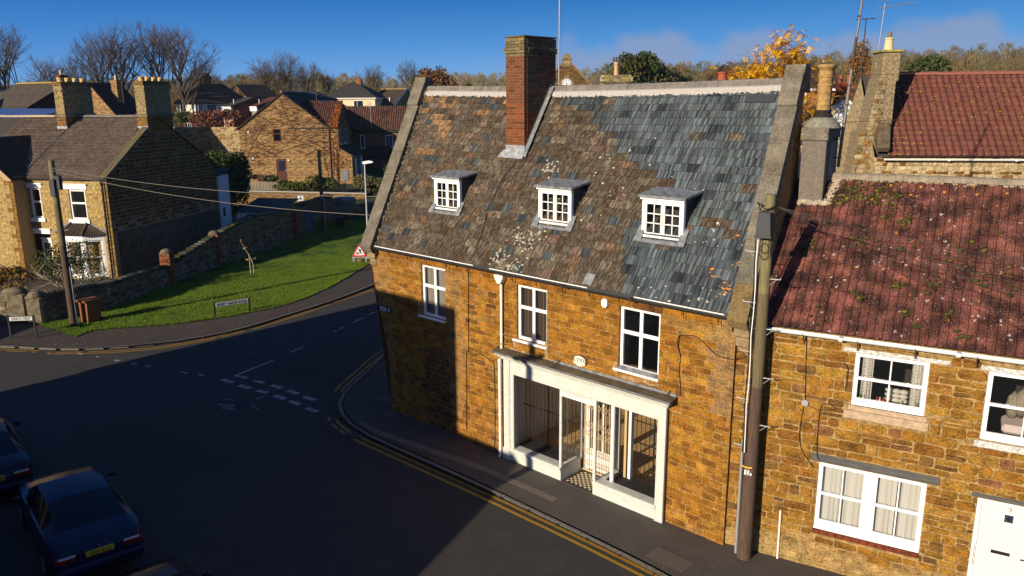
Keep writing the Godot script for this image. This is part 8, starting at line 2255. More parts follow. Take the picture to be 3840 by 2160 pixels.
func street_things():
	garden_wall()
	var black: Material = mats["black_iron"]; var galv := mat("galvanised", Color(0.42, 0.43, 0.44), 0.45, {"metal": 0.5})
	# telegraph pole by the cottage
	var cx := frame(V(5.163, 0, -15.155), -60.04)
	var b := pole_thing("telegraph_pole", "tall wooden telegraph pole with black cable box in front of the cottage corner", cx * V(-0.19, 0, 0.33), 7.62, 0.15, 0.1, cx.basis * V(0.04, 0, -0.02))
	b.basis = cx.basis
	var g := Geo.new(); g.prism([V2(-0.14, 6.85), V2(0.14, 6.85), V2(0.11, 7.3), V2(-0.11, 7.3)], 0.11, 0.27); g.bev(V(-0.16, 6.82, 0.1), V(0.16, 6.86, 0.29)); put("cable_box", g, mat("box_grey", Color(0.05, 0.052, 0.055), 0.6), b)
	g = Geo.new(); g.bev(V(-0.19, 0.06, -0.06), V(-0.135, 2.65, 0.09), 0.02); put("cable_guard", g, galv, b)
	for i in 3:
		g = Geo.new(); var ox := -0.15 + i * 0.035; var pts := []
		for k in 10: pts.append(V(ox + 0.012 * sin(k * 2.0 + i), 2.4 + k * 0.49, 0.13 - 0.01 * k * 0.3))
		g.tube(pts, 0.011, 5); put("riser_cable", g, [mat("cable_black", Color(0.015, 0.013, 0.012), 0.6), white_paint(), mats["cable_black"]][i], b)
	for i in 9:
		var s := 1.0 if i % 2 else -1.0; var y := 2.5 + i * 0.5
		g = Geo.new(); g.tube([V(s * 0.1, y, 0.02), V(s * 0.34, y + 0.01, 0.04), V(s * 0.34, y + 0.05, 0.04)], 0.012, 5); g.tube([V(s * 0.12, y - 0.14, 0.02), V(s * 0.27, y, 0.035)], 0.007, 4); put("climbing_step", g, galv, b)
	g = Geo.new()
	for k in 3:
		var pts := []
		for j in 15: pts.append(V(cos(j * 0.45) * (0.13 + 0.03 * k), 7.33 + 0.04 * k + 0.05 * sin(j * 0.9 + k), 0.02 + sin(j * 0.45) * (0.13 + 0.03 * k)))
		g.tube(pts, 0.009, 4)
	for k in 2:
		var pts := []
		for j in 12: pts.append(V(0.02 + cos(j * 0.57) * 0.09, 6.55 + k * 0.12 + sin(j * 0.57) * 0.16, 0.15))
		g.tube(pts, 0.007, 4)
	put("cable_loops", g, mats["cable_black"], b)
	g = Geo.new(); g.lathe(V(-0.02, 2.08, 0.0), [[0.152, 0], [0.1525, 0.03]], 16); put("yellow_tag", g, mat("tag_yellow", Color(0.75, 0.4, 0.03), 0.6), b)
	for q in [[-0.05, 2.02], [0.0, 2.02], [-0.05, 1.965], [0.0, 1.965], [0.05, 1.965]]:
		g = Geo.new(); g.tube([V(q[0], q[1], 0.14), V(q[0], q[1], 0.162)], 0.027, 10); put("number_disc", g, white_paint(), b)
	lettering("number_upper", "DP", black, b, V(-0.026, 2.02, 0.163), 0.035, "Droid Sans", 700, 0.002)
	lettering("number_lower", "240", black, b, V(0.0, 1.965, 0.163), 0.035, "Droid Sans", 700, 0.002, 1.3)
	# its wires, out over the cottage roof
	var ends := [V(9.0, 6.6, 1.2), V(9.0, 6.45, 1.4), V(9.0, 5.9, 2.2), V(9.0, 5.6, 2.6), V(9.0, 4.9, 3.6)]
	for i in 5: overhead(cx * V(-0.05, 7.4, 0.33), cx * ends[i], 0.25, ["upper of the wires crossing the plum tiled roof", "second wire down crossing the plum tiled roof", "middle wire crossing the plum tiled roof", "fourth wire down crossing the plum tiled roof", "lowest wire crossing the plum tiled roof"][i], "wires from the cottage pole", 0.005)
	# pole by the yellow house
	b = pole_thing("street_pole", "leaning wooden pole with small dark box in front of the yellow house", V(-18.8, 0, -32.9), 7.05, 0.15, 0.12)
	g = Geo.new(); g.prism([V2(0.05, 5.9), V2(0.28, 5.85), V2(0.28, 6.4), V2(0.05, 6.45)], -0.12, 0.12); g.bev(V(-0.1, 5.6, 0.1), V(0.1, 6.3, 0.2)); put("cable_box", g, mats["box_grey"], b)
	g = Geo.new()
	for i in 6: g.tube([V(0.1, 2.6 + i * 0.5, 0), V(0.33 if i % 2 else -0.33, 2.72 + i * 0.5, 0.02)], 0.011, 4)
	put("climbing_step", g, galv, b)
	g = Geo.new(); g.bev(V(0.12, 0, -0.03), V(0.18, 2.6, 0.03)); put("cable_guard", g, galv, b)
	overhead(V(-18.85, 6.75, -32.86), V(-4.1, 6.35, -25.6), 0.3, "pale wire from the left pole to the slate roof, upper one", "wires over the green", 0.0101)
	overhead(V(-18.85, 6.65, -32.86), V(-4.5, 5.75, -25.6), 0.3, "pale wire from the left pole to the slate roof, lower one", "wires over the green", 0.0101)
	b = pole_thing("plain_pole", "plain weathered wooden pole beside the stone wall below the creeper house", V(-13.15, 0.1, -55.2), 5.95, 0.14, 0.11)
	g = Geo.new(); g.bev(V(0.1, 0, -0.03), V(0.16, 2.6, 0.03)); g.bev(V(0.02, 2.6, 0.1), V(0.12, 2.95, 0.16)); put("cable_guard", g, galv, b)
	# street lamp
	b = thing("street_lamp", "slim grey street lamp with flat head beside the roadworks sign", "street lamp", Transform3D(Basis.IDENTITY, V(-8.63, 0, -47.2)))
	g = Geo.new(); g.tube([V(0, 0, 0), V(0.0, 1.3, 0), V(0.01, 1.35, 0), V(0.03, 5.75, 0)], [0.09, 0.085, 0.06, 0.05], 10); put("column", g, galv, b)
	g = Geo.new(); g.prism([V2(-0.1, 5.72), V2(0.06, 5.7), V2(0.52, 5.78), V2(0.52, 5.84), V2(0.3, 5.9), V2(-0.08, 5.84)], -0.12, 0.12); put("lamp_head", g, white_paint(), b)
	# signs
	name_sign("BERRY GREEN ROAD", "white BERRY GREEN ROAD street name sign at the edge of the green", V(-13.2, 0, -34.2), V(-11.95, 0, -35.1), 0.66, 0.22)
	name_sign("CHURCH STREET", "white CHURCH STREET street name sign in shade before the garden wall", V(-20.42, 0, -31.15), V(-19.45, 0, -31.25), 0.92, 0.2)
	var mx := frame(V(3.342, 0, -16.366), -46.416)
	b = thing("high_street_plate", "dark blue HIGH ST street name plate on the ironstone wall", "sign", mx.translated_local(V(-9.98, 3.21, CW + 0.03)))
	g = Geo.new(); g.bev(V(-0.29, -0.085, 0), V(0.29, 0.085, 0.015)); put("plate", g, mat("enamel_blue", Color(0.012, 0.014, 0.06), 0.35), b)
	lettering("lettering", "HIGH  S", white_paint(), b, V(-0.035, 0, 0.018), 0.13, "Droid Sans", 700, 0.004, 0.72); lettering("raised_letter", "T", white_paint(), b, V(0.215, 0.02, 0.018), 0.075, "Droid Sans", 700, 0.004)
	g = Geo.new(); g.bev(V(0.195, -0.045, 0.016), V(0.235, -0.03, 0.02)); put("dot", g, white_paint(), b)
	b = thing("shop_name_plaque", "cream oval plaque lettered LYNX above the shopfront cornice", "sign", mx.translated_local(V(-2.465, 3.28, CW + 0.012)))
	for k in 2:
		var pr := []
		for i in 13: pr.append(V2(-0.175 + i * 0.35 / 12, 0.07 + 0.055 * sin(PI * i / 12.0)) * (1.06 if k == 0 else 1.0))
		for i in 13: pr.append(V2(0.175 - i * 0.35 / 12, -0.07 - 0.055 * sin(PI * i / 12.0)) * (1.06 if k == 0 else 1.0))
		g = Geo.new(); g.prism(pr, 0.0 if k == 0 else 0.03, 0.03 if k == 0 else 0.05); put(["backing", "plaque"][k], g, [mat("purple_black", Color(0.03, 0.015, 0.05), 0.6), mat("plaque_cream", Color(0.72, 0.68, 0.55), 0.5)][k], b)
	lettering("lettering", "LYNX", black, b, V(0, 0.025, 0.052), 0.095, "Droid Serif", 700, 0.003, 0.95); lettering("small_lettering", "STREET PATTERN", black, b, V(0.0, -0.065, 0.052), 0.022, "Droid Sans", 400, 0.002)
	roadworks()
	# bins and odd things
	wheelie("brown_wheelie_bin", "brown wheelie bin standing beside the left pole", V(-18.35, 0, -33.5), -0.5, mat("bin_brown", Color(0.2, 0.075, 0.028), 0.55), 1.0)
	wheelie("black_wheelie_bin", "black bin in shade at the end of the stone wall", V(-12.3, 0.25, -56.6), 0.3, mat("bin_black", Color(0.012, 0.012, 0.013), 0.5), 0.95)
	wheelie("green_wheelie_bin", "green bin by the far house doors of the brick row", V(-11.2, 1.75, -80.0), 0.2, mat("bin_green", Color(0.03, 0.1, 0.04), 0.5), 1.05)
	b = thing("bin_container", "big grey four wheeled bin with domed lid behind the stone wall", "bin", Transform3D(Basis(Vector3.UP, -0.55), V(-12.9, 0.75, -61.2)))
	g = Geo.new(); g.prism([V2(-0.5, 0.12), V2(0.5, 0.12), V2(0.58, 1.05), V2(-0.58, 1.05)], -0.7, 0.7); put("body", g, mat("bin_grey", Color(0.13, 0.13, 0.13), 0.5), b)
	g = Geo.new(); var dome := [V2(-0.6, 1.03)]
	for i in 9: dome.append(V2(-0.6 * cos(PI * i / 8.0), 1.06 + 0.34 * sin(PI * i / 8.0)))
	dome.append(V2(0.6, 1.03)); g.prism(dome, -0.74, 0.74); put("lid", g, mats["bin_grey"], b)
	for q in [[-0.4, -0.55], [0.4, -0.55], [-0.4, 0.55], [0.4, 0.55]]: g = Geo.new(); g.tube([V(q[0] - 0.03, 0.08, q[1]), V(q[0] + 0.03, 0.08, q[1])], 0.08, 10); put("wheel", g, black, b)
	g = Geo.new(); g.tube([V(-0.25, 0.9, 0.75), V(0.2, 1.1, 0.78), V(-0.1, 0.7, 0.74)], 0.03, 5); put("latch", g, black, b)
	for q in [[-12.15, 0.72, -61.6, 0.6, 0.42, "pale boulder beside the big grey bin, the larger one"], [-12.45, 0.68, -60.6, 0.36, 0.3, "pale boulder in front of the larger boulder"]]:
		g = Geo.new(); lump_round(g, V(0, q[4] * 0.6, 0), V(q[3], q[4], q[3] * 0.8), 9); var o := put("boulder", g, mat("boulder", Color(0.32, 0.23, 0.11), 0.95, {"tex": texs["concrete"], "scale": 0.9})); o.position = V(q[0], q[1], q[2]); tag(o, q[5], "boulder")
	b = thing("garden_parasol", "closed blue garden parasol behind the stone wall", "parasol", Transform3D(Basis.IDENTITY, V(-16.25, 0.2, -54.63)))
	g = Geo.new(); g.tube([V(0, 0, 0), V(0, 2.45, 0)], 0.025, 6); put("pole", g, galv, b)
	g = Geo.new(); g.lathe(Vector3.ZERO, [[0.2, 1.2], [0.17, 1.5], [0.13, 2.0], [0.06, 2.3], [0.02, 2.4]], 8); put("canopy", g, mat("parasol_blue", Color(0.05, 0.13, 0.16), 0.9), b)
	b = thing("meter_cabinet", "grey cabinet on a post before the creeper house", "cabinet", Transform3D(Basis.IDENTITY, V(-14.75, 1.25, -71.2)))
	g = Geo.new(); g.tube([V(0, 0, 0), V(0, 1.1, 0)], 0.05, 6); put("post", g, galv, b)
	g = Geo.new(); g.bev(V(-0.3, 1.1, -0.1), V(0.32, 2.05, 0.1), 0.03); put("box", g, mat("cabinet_grey", Color(0.16, 0.165, 0.17), 0.5), b)
	# sapling tied to a stake
	b = thing("young_tree", "thin leaning sapling tied to a stake on the green", "tree", Transform3D(Basis.IDENTITY, V(-14.35, 0.03, -43.0)))
	g = Geo.new(); g.tube([V(0.1, 0, 0), V(0.12, 0.5, 0), V(0, 0.95, 0), V(-0.2, 1.4, 0.1), V(-0.42, 1.95, 0.2)], [0.03, 0.028, 0.024, 0.016, 0.008], 6); g.tube([V(0.05, 0.8, 0), V(-0.2, 0.85, 0.05)], 0.01, 4); g.tube([V(0.05, 0.75, 0), V(0.22, 0.95, 0.0)], 0.01, 4); put("trunk", g, mat("pale_bark", Color(0.32, 0.25, 0.16), 0.9), b)
	g = Geo.new(); g.tube([V(-0.05, 0, 0.03), V(-0.06, 1.15, 0.03)], 0.03, 6); put("stake", g, mats["weathered_wood"], b)
	g = Geo.new()
	for i in 26:
		var c: Vector3 = [V(-0.42, 1.95, 0.2), V(-0.2, 0.85, 0.05), V(0.22, 0.95, 0), V(-0.25, 1.5, 0.1)][i % 4] + V(rng.randf_range(-0.08, 0.08), rng.randf_range(-0.05, 0.05), rng.randf_range(-0.06, 0.06))
		leaf(g, c, 0.045)
	put("leaves", g, mat("sapling_leaf", Color(0.5, 0.28, 0.03), 0.8), b)

func overhead(a: Vector3, e: Vector3, sagm: float, label: String, group: String, r := 0.01):
	var g := Geo.new(); var pts := []
	for i in 17:
		var t := i / 16.0
		pts.append(a.lerp(e, t) - V(0, sagm * 4.0 * t * (1.0 - t), 0))
	g.tube(pts, r, 4, false)
	tag(put("overhead_wire", g, mat("wire_grey", Color(0.05, 0.045, 0.04), 0.7) if r < 0.01 else mat("wire_pale", Color(0.2, 0.17, 0.14), 0.6)), label, "wire", group)

func name_sign(text: String, label: String, a: Vector3, e: Vector3, top: float, h: float):
	var d := (e - a); var l := d.length(); d = d.normalized()
	var b := thing("street_name_sign", label, "sign", Transform3D(Basis(d, Vector3.UP, d.cross(Vector3.UP)), a))
	var black: Material = mat("post_black", Color(0.025, 0.025, 0.028), 0.5)
	for x in [0.0, l]:
		var g := Geo.new(); g.bev(V(x - 0.04, 0, -0.04), V(x + 0.04, top + 0.02, 0.02)); put("post", g, black, b)
	var g := Geo.new(); g.bev(V(0, top - h, -0.02), V(l, top, 0.012)); put("frame", g, black, b)
	g = Geo.new(); g.bev(V(0.05, top - h + 0.02, 0.0), V(l - 0.05, top - 0.02, 0.018)); put("plate", g, mat("sign_white", Color(0.7, 0.7, 0.7), 0.5), b)
	var t: MeshInstance3D = lettering("lettering", text, mat("sign_ink", Color(0.01, 0.012, 0.012), 0.6), b, V(l / 2, top - h / 2, 0.02), h * 0.62, "Droid Sans", 700, 0.004)
	var w: float = t.mesh.get_aabb().size.x
	t.transform.basis = Basis.IDENTITY.scaled(V((l - 0.2) / w, 1, 1))

func roadworks():
	var b := thing("roadworks_sign", "red triangular roadworks sign on a grey plastic frame by the building corner", "sign", Transform3D(Basis(Vector3.UP, 0.12), V(-8.95, 0.0, -46.0)))
	b.basis = b.basis * Basis(Vector3.RIGHT, -0.1)
	var tri := func(s: float, cy: float) -> Array:
		var out := []
		for k in 3:
			var a := PI / 2 + TAU * k / 3.0
			for j in 5: out.append(V2(cos(a) * s, cy + sin(a) * s) + V2(cos(a - 0.9 + j * 0.45), sin(a - 0.9 + j * 0.45)) * 0.05)
		return out
	var g := Geo.new(); g.prism(tri.call(0.44, 0.66), -0.03, 0.0); put("backing", g, mat("frame_grey", Color(0.22, 0.22, 0.23), 0.7), b)
	g = Geo.new(); g.prism(tri.call(0.42, 0.66), 0.0, 0.01); put("red_border", g, mat("sign_red", Color(0.5, 0.012, 0.025), 0.4), b)
	g = Geo.new(); g.prism(tri.call(0.27, 0.66), 0.01, 0.016); put("white_field", g, mat("sign_white", Color(0.7, 0.7, 0.7), 0.5), b)
	var ink := mat("sign_ink", Color(0.01, 0.012, 0.012), 0.6)
	g = Geo.new()
	g.prism([V2(-0.22, 0.54), V2(-0.16, 0.62), V2(-0.12, 0.66), V2(-0.07, 0.62), V2(-0.03, 0.54)], 0.016, 0.02)
	g.prism([V2(0.0, 0.54), V2(0.03, 0.54), V2(0.075, 0.66), V2(0.1, 0.72), V2(0.1, 0.8), V2(0.03, 0.84), V2(-0.03, 0.8), V2(-0.035, 0.73), V2(-0.07, 0.68), V2(-0.06, 0.665), V2(-0.01, 0.71), V2(0.0, 0.77), V2(0.02, 0.72)], 0.016, 0.02)
	g.prism([V2(0.08, 0.68), V2(0.19, 0.56), V2(0.2, 0.53), V2(0.15, 0.54), V2(0.06, 0.64)], 0.016, 0.02)
	g.tube([V(-0.03, 0.855, 0.016), V(-0.03, 0.855, 0.02)], 0.035, 10); g.prism([V2(-0.13, 0.6), V2(-0.12, 0.59), V2(0.0, 0.72), V2(-0.01, 0.73)], 0.016, 0.02)
	put("digging_figure", g, ink, b)
	for s in [-1.0, 1.0]:
		g = Geo.new(); g.prism([V2(s * 0.42, 0.44), V2(s * 0.3, 0.3), V2(s * 0.33, 0.0), V2(s * 0.39, 0.0), V2(s * 0.44, 0.4)], -0.05, 0.0); put("leg", g, mats["frame_grey"], b)
		g = Geo.new(); g.tube([V(s * 0.36, 0.42, -0.04), V(s * 0.38, 0.02, -0.4)], 0.025, 5); put("rear_leg", g, mats["frame_grey"], b)
	g = Geo.new(); g.bev(V(-0.42, 0.3, -0.045), V(0.42, 0.44, -0.002), 0.02); put("skirt", g, mats["frame_grey"], b)
	g = Geo.new(); lump_round(g, V(-0.02, 0.1, -0.2), V(0.22, 0.1, 0.14), 8); tag(put("sandbag", g, mat("sandbag", Color(0.16, 0.12, 0.08), 0.95)), "dark sandbag weighing down the roadworks sign frame", "sandbag").position = V(-8.95, 0.03, -46.0)

func wheelie(called: String, label: String, at: Vector3, turn: float, m: Material, k: float):
	var b := thing(called, label, "bin", Transform3D(Basis(Vector3.UP, turn).scaled(V(k, k, k)), at))
	var g := Geo.new(); g.prism([V2(-0.24, 0.05), V2(0.24, 0.05), V2(0.29, 0.98), V2(-0.29, 0.98)], -0.33, 0.3); put("body", g, m, b)
	g = Geo.new(); g.prism([V2(-0.32, 0.98), V2(0.32, 0.98), V2(0.3, 1.06), V2(-0.3, 1.06)], -0.4, 0.4); put("lid", g, m, b)
	g = Geo.new(); g.tube([V(-0.25, 1.0, -0.42), V(0.25, 1.0, -0.42)], 0.02, 6); put("handle", g, m, b)
	for s in [-1.0, 1.0]: g = Geo.new(); g.tube([V(s * 0.22, 0.1, -0.34), V(s * 0.28, 0.1, -0.34)], 0.1, 10); put("wheel", g, mats["black_iron"], b)

# ---------- cars parked nose to tail
func cars():
	var fwd := V(-0.637, 0, -0.771)
	var bs := Basis(fwd.cross(Vector3.UP) * -1.0, Vector3.UP, -fwd)
	bs = Basis(V(0.771, 0, -0.637), Vector3.UP, -fwd)
	var rear := V(-8.29, -0.1, -14.33)
	car("dark_blue_saloon", "dark blue saloon car in the shade, middle of the parked row, plate YJ51 ELE", Transform3D(bs, rear), Color(0.008, 0.011, 0.035), "YJ51 ELE", 1.0)
	car("dark_hatchback", "dark blue car cut by the left picture edge, ahead of the saloon", Transform3D(bs, rear + fwd * 4.95 - bs.x * 1.2), Color(0.007, 0.009, 0.024), "KN10 AWN", 1.05)
	car("black_saloon", "black car at the bottom picture edge, behind the saloon", Transform3D(bs, rear - fwd * 5.55 + bs.x * 0.25), Color(0.006, 0.006, 0.008), "", 1.0)

func car(called: String, label: String, xf: Transform3D, c: Color, plate: String, k: float):
	# origin under the middle of the rear bumper; +z is the rear, the car runs to -z
	var b := thing(called, label, "car", xf, "cars parked in the shaded street")
	var paint := mat(called + "_paint", c, 0.2, {"spec": 0.35, "vc": false}); var glass := mat("car_glass", Color(0.006, 0.007, 0.009), 0.03, {"spec": 0.4, "vc": false})
	# stations: z, half width low, half width belt, sill, belt, roof, half width roof
	var S := [[0.0, 0.76, 0.72, 0.32, 0.78, 0.8, 0.66], [-0.1, 0.83, 0.8, 0.24, 0.9, 0.98, 0.7], [-0.3, 0.86, 0.83, 0.22, 0.95, 1.03, 0.7], [-0.62, 0.87, 0.84, 0.22, 0.97, 1.05, 0.68], [-1.05, 0.87, 0.845, 0.2, 0.97, 1.24, 0.58], [-1.5, 0.87, 0.85, 0.2, 0.97, 1.38, 0.56], [-2.0, 0.87, 0.85, 0.2, 0.95, 1.42, 0.58], [-2.5, 0.87, 0.85, 0.2, 0.94, 1.4, 0.57], [-2.95, 0.87, 0.85, 0.2, 0.92, 1.22, 0.6], [-3.4, 0.87, 0.84, 0.22, 0.9, 0.96, 0.68], [-3.9, 0.86, 0.82, 0.22, 0.84, 0.9, 0.66], [-4.3, 0.82, 0.77, 0.24, 0.74, 0.8, 0.6], [-4.47, 0.72, 0.68, 0.3, 0.6, 0.66, 0.52]]
	var bodyg := Geo.new(); var gl := [Geo.new(), Geo.new(), Geo.new()]
	var ring := func(s: Array) -> Array: return [V(0, s[3], s[0]), V(s[1] * 0.93, s[3], s[0]), V(s[1], (s[3] + s[4]) * 0.5, s[0]), V(s[2], s[4], s[0]), V(s[2] - 0.04, s[4] + 0.03, s[0]), V(lerpf(s[2] - 0.06, s[6], 0.86), lerpf(s[4] + 0.03, s[5], 0.86), s[0]), V(s[6] * 0.82, s[5] - 0.006, s[0]), V(0, s[5] + 0.012, s[0])]
	for i in S.size() - 1:
		var A: Array = ring.call(S[i]); var B: Array = ring.call(S[i + 1])
		var mid := V(0, 0.6, (S[i][0] + S[i + 1][0]) / 2)
		for j in 7:
			for side in [1.0, -1.0]:
				var q := [A[j], A[j + 1], B[j + 1], B[j]].map(func(p): return V(p.x * side, p.y, p.z))
				var into := bodyg
				var cabin: bool = i >= 4 and i <= 7
				if j == 4 and cabin: into = gl[2]
				elif (i == 3 or i == 4) and j >= 5: into = gl[0]
				elif (i == 7 or i == 8) and j >= 5: into = gl[1]
				into.qo(q[0], q[1], q[2], q[3], mid)
	for e in [0, S.size() - 1]:
		var A: Array = ring.call(S[e])
		for j in 7:
			for side in [1.0, -1.0]: bodyg.qo(V(0, 0.6, S[e][0]), V(0, 0.6, S[e][0]), V(A[j].x * side, A[j].y, A[j].z), V(A[j + 1].x * side, A[j + 1].y, A[j + 1].z), V(0, 0.6, -2.2))
	for gq in [bodyg] + gl: smooth_geo(gq)
	var body := put("body", bodyg, paint, b)
	put("rear_window", gl[0], glass, b); put("windscreen", gl[1], glass, b); put("side_windows", gl[2], glass, b)
	var rubber := mat("tyre", Color(0.012, 0.012, 0.012), 0.9); var alloy := mat("alloy", Color(0.3, 0.3, 0.31), 0.35, {"metal": 0.8})
	for s in [-1.0, 1.0]:
		for z in [-0.95, -3.6]:
			var g := Geo.new(); g.tube([V(s * 0.66, 0.31, z), V(s * 0.885, 0.31, z)], 0.31, 20)
			var w := put("wheel", g, rubber, b)
			g = Geo.new(); g.tube([V(s * 0.88, 0.31, z), V(s * 0.892, 0.31, z)], 0.2, 16); put("rim", g, alloy, w)
		var g := Geo.new(); g.bev(V(minf(s * 0.42, s * 0.8), 0.66, -0.12), V(maxf(s * 0.42, s * 0.8), 0.82, 0.035 - 0.02), 0.03); var t := put("tail_light", g, mat("tail_red", Color(0.22, 0.006, 0.006), 0.15, {"spec": 0.6}), b)
		g = Geo.new(); g.bev(V(minf(s * 0.44, s * 0.74), 0.765, 0.0), V(maxf(s * 0.44, s * 0.74), 0.815, 0.022), 0.01); put("clear_lens", g, mat("lens_white", Color(0.5, 0.5, 0.5), 0.2), t)
		g = Geo.new(); lump_round(g, V(s * 0.97, 1.02, -2.85), V(0.11, 0.075, 0.06), 8); put("mirror", g, paint, b)
		g = Geo.new(); g.bev(V(s * 0.855, 0.78, -1.7), V(s * 0.855 + 0.03 * s if s > 0 else s * 0.855 + 0.02, 0.81, -1.5), 0.008) if s > 0 else g.bev(V(s * 0.855 - 0.03, 0.78, -1.7), V(s * 0.855, 0.81, -1.5), 0.008); put("door_handle", g, paint, b)
	var g := Geo.new(); g.bev(V(-0.8, 0.36, -0.1), V(0.8, 0.56, 0.06), 0.05); put("bumper", g, paint, b)
	if plate:
		g = Geo.new(); g.bev(V(-0.26, 0.69, -0.05), V(0.26, 0.8, 0.03), 0.006); var p := put("number_plate", g, mat("plate_yellow", Color(0.65, 0.4, 0.02), 0.5), b)
		lettering("plate_lettering", plate, mat("sign_ink", Color(0.01, 0.012, 0.012), 0.6), p, V(0, 0.745, 0.032), 0.075, "Droid Sans", 700, 0.002, 0.98)
		g = Geo.new(); g.tube([V(0, 0.86, -0.02), V(0, 0.86, 0.01)], 0.035, 12); put("badge", g, alloy, b)
	# seats seen through the rear glass
	g = Geo.new()
	for x in [-0.34, 0.34]: g.bev(V(x - 0.14, 1.02, -1.02), V(x + 0.14, 1.16, -0.92), 0.04)
	put("headrest", g, mat("seat_grey", Color(0.08, 0.08, 0.085), 0.9), b)

func smooth_geo(g: Geo):
	# averages the normals of faces that meet at less than about 40 degrees
	var by := {}
	for i in g.v.size():
		var k := Vector3i((g.v[i] * 2000.0).round())
		if not by.has(k): by[k] = []
		by[k].append(i)
	var out := g.n.duplicate()
	for k in by:
		for i in by[k]:
			var s := Vector3.ZERO
			for j in by[k]:
				if g.n[i].dot(g.n[j]) > 0.72: s += g.n[j]
			out[i] = s.normalized()
	g.n = out

# ---------- trees and shrubs
func branch(g: Geo, tw: Geo, p: Vector3, d: Vector3, l: float, r: float, depth: int, up := 0.25):
	var n := 3 if depth > 2 else 2; var pts := [p]; var rad := [r]
	for i in n:
		d = (d + V(rng.randfn(), rng.randfn() * 0.6, rng.randfn()) * 0.13 + Vector3.UP * up * 0.22).normalized()
		p += d * l / n; pts.append(p); rad.append(lerpf(r, r * 0.62, float(i + 1) / n))
	(g if depth > 1 else tw).tube(pts, rad, 5 if depth > 2 else 3, false)
	if depth == 0: return
	var kids := 3 if depth > 1 else 4
	for k in kids:
		var t := rng.randf_range(0.45, 1.0) if k else 1.0
		var q: Vector3 = (pts[0] as Vector3).lerp(pts[-1], t) if k else pts[-1]
		var side := V(rng.randfn(), rng.randfn() * 0.4, rng.randfn()).normalized()
		var nd := (d * (0.9 if k == 0 else 0.62) + side * rng.randf_range(0.45, 0.85)).normalized()
		branch(g, tw, q, nd, l * rng.randf_range(0.62, 0.82), r * (0.62 if k == 0 else 0.5), depth - 1, up)

var tree_kinds := []
func bare_tree(label: String, at: Vector3, h: float, i: int):
	# five grown trees; the others are turned and scaled copies
	if tree_kinds.size() < 5:
		var b := thing("bare_tree", label, "tree", Transform3D(Basis(Vector3.UP, i), at), "bare trees on the skyline")
		var g := Geo.new(); var tw := Geo.new()
		g.tube([V(0, -0.04, 0), V(0.003, 0.14, 0), V(0.0, 0.3, 0.004), V(0.006, 0.5, 0)], [0.02, 0.016, 0.012, 0.006], 7, false)
		for k in 13:
			var a := TAU * k * 0.382 + rng.randf(); var y := lerpf(0.17, 0.52, k / 13.0)
			branch(g, tw, V(0, y, 0), V(cos(a) * 0.72, 1.0, sin(a) * 0.72).normalized(), lerpf(0.24, 0.16, k / 13.0), 0.0095, 4, 0.35)
		var top := 0.0; var wide := 0.0
		for q in tw.v: top = maxf(top, q.y); wide = maxf(wide, V2(q.x, q.z).length())
		for q in [g, tw]:
			for j in q.v.size():
				var p: Vector3 = q.v[j]
				var k := 1.0 - 0.16 * smoothstep(0.75, 1.0, p.y / top)
				q.v[j] = V(p.x * 0.4 / wide * k, p.y / top, p.z * 0.4 / wide * k)
		put("trunk", g, mat("dark_bark", Color(0.075, 0.055, 0.038), 0.95), b); put("twigs", tw, mat("twig", Color(0.1, 0.065, 0.045), 0.95), b)
		b.scale = V(h, h, h); tree_kinds.append(b)
	else:
		var b: Node3D = tree_kinds[i % 5].duplicate()
		b.name = numbered("bare_tree"); add_child(b, true); b.transform = Transform3D(Basis(Vector3.UP, i * 1.7).scaled(V(h * 1.05, h, h)), at); b.set_meta("label", label)

func leafy(called: String, label: String, cat: String, at: Vector3, size: Vector3, n: int, ls: float, cols: Array, lobes := 9, trunk := 0.0, group := "", hollow := 0.45) -> Node3D:
	# a crown of many small leaves in uneven lobes, on limbs
	var b := thing(called, label, cat, Transform3D(Basis.IDENTITY, at), group)
	var g := Geo.new(); var L := []
	for i in lobes:
		var a := rng.randf() * TAU; var y := rng.randf_range(-0.6, 0.8); var rr := sqrt(1.0 - y * y) * rng.randf_range(0.35, 0.75)
		L.append([V(cos(a) * rr, y * 0.75, sin(a) * rr) * size, rng.randf_range(0.28, 0.5), cols[rng.randi() % cols.size()]])
	for i in n:
		var q: Array = L[i % lobes]
		var d := V(rng.randfn(), rng.randfn(), rng.randfn()).normalized() * pow(rng.randf_range(hollow, 1.05), 0.7)
		var c: Vector3 = q[0] + d * size * q[1] + V(0, size.y + trunk, 0)
		if c.y < 0.02: c.y = rng.randf_range(0.02, 0.3)
		g.col = vary(q[2], 0.35, 0.12)
		leaf(g, c, ls * rng.randf_range(0.6, 1.3))
	put("crown", g, mat("foliage", Color(1, 1, 1), 0.75, {"back": Color(0.16, 0.2, 0.04)}), b)
	g = Geo.new()
	g.tube([V(0, -0.3, 0), V(0.05, size.y * 0.5 + trunk, 0.05)], [maxf(0.04, size.y * 0.05), maxf(0.03, size.y * 0.035)], 6, false)
	for i in mini(lobes, 9): g.tube([V(0.05, (size.y + trunk) * 0.45, 0.05), L[i][0] * 0.5 + V(0, size.y * 0.9 + trunk, 0), L[i][0] + V(0, size.y + trunk, 0)], [size.y * 0.03, size.y * 0.018, size.y * 0.006], 4, false)
	put("trunk", g, mat("dark_bark", Color(0.075, 0.055, 0.038), 0.95), b)
	return b

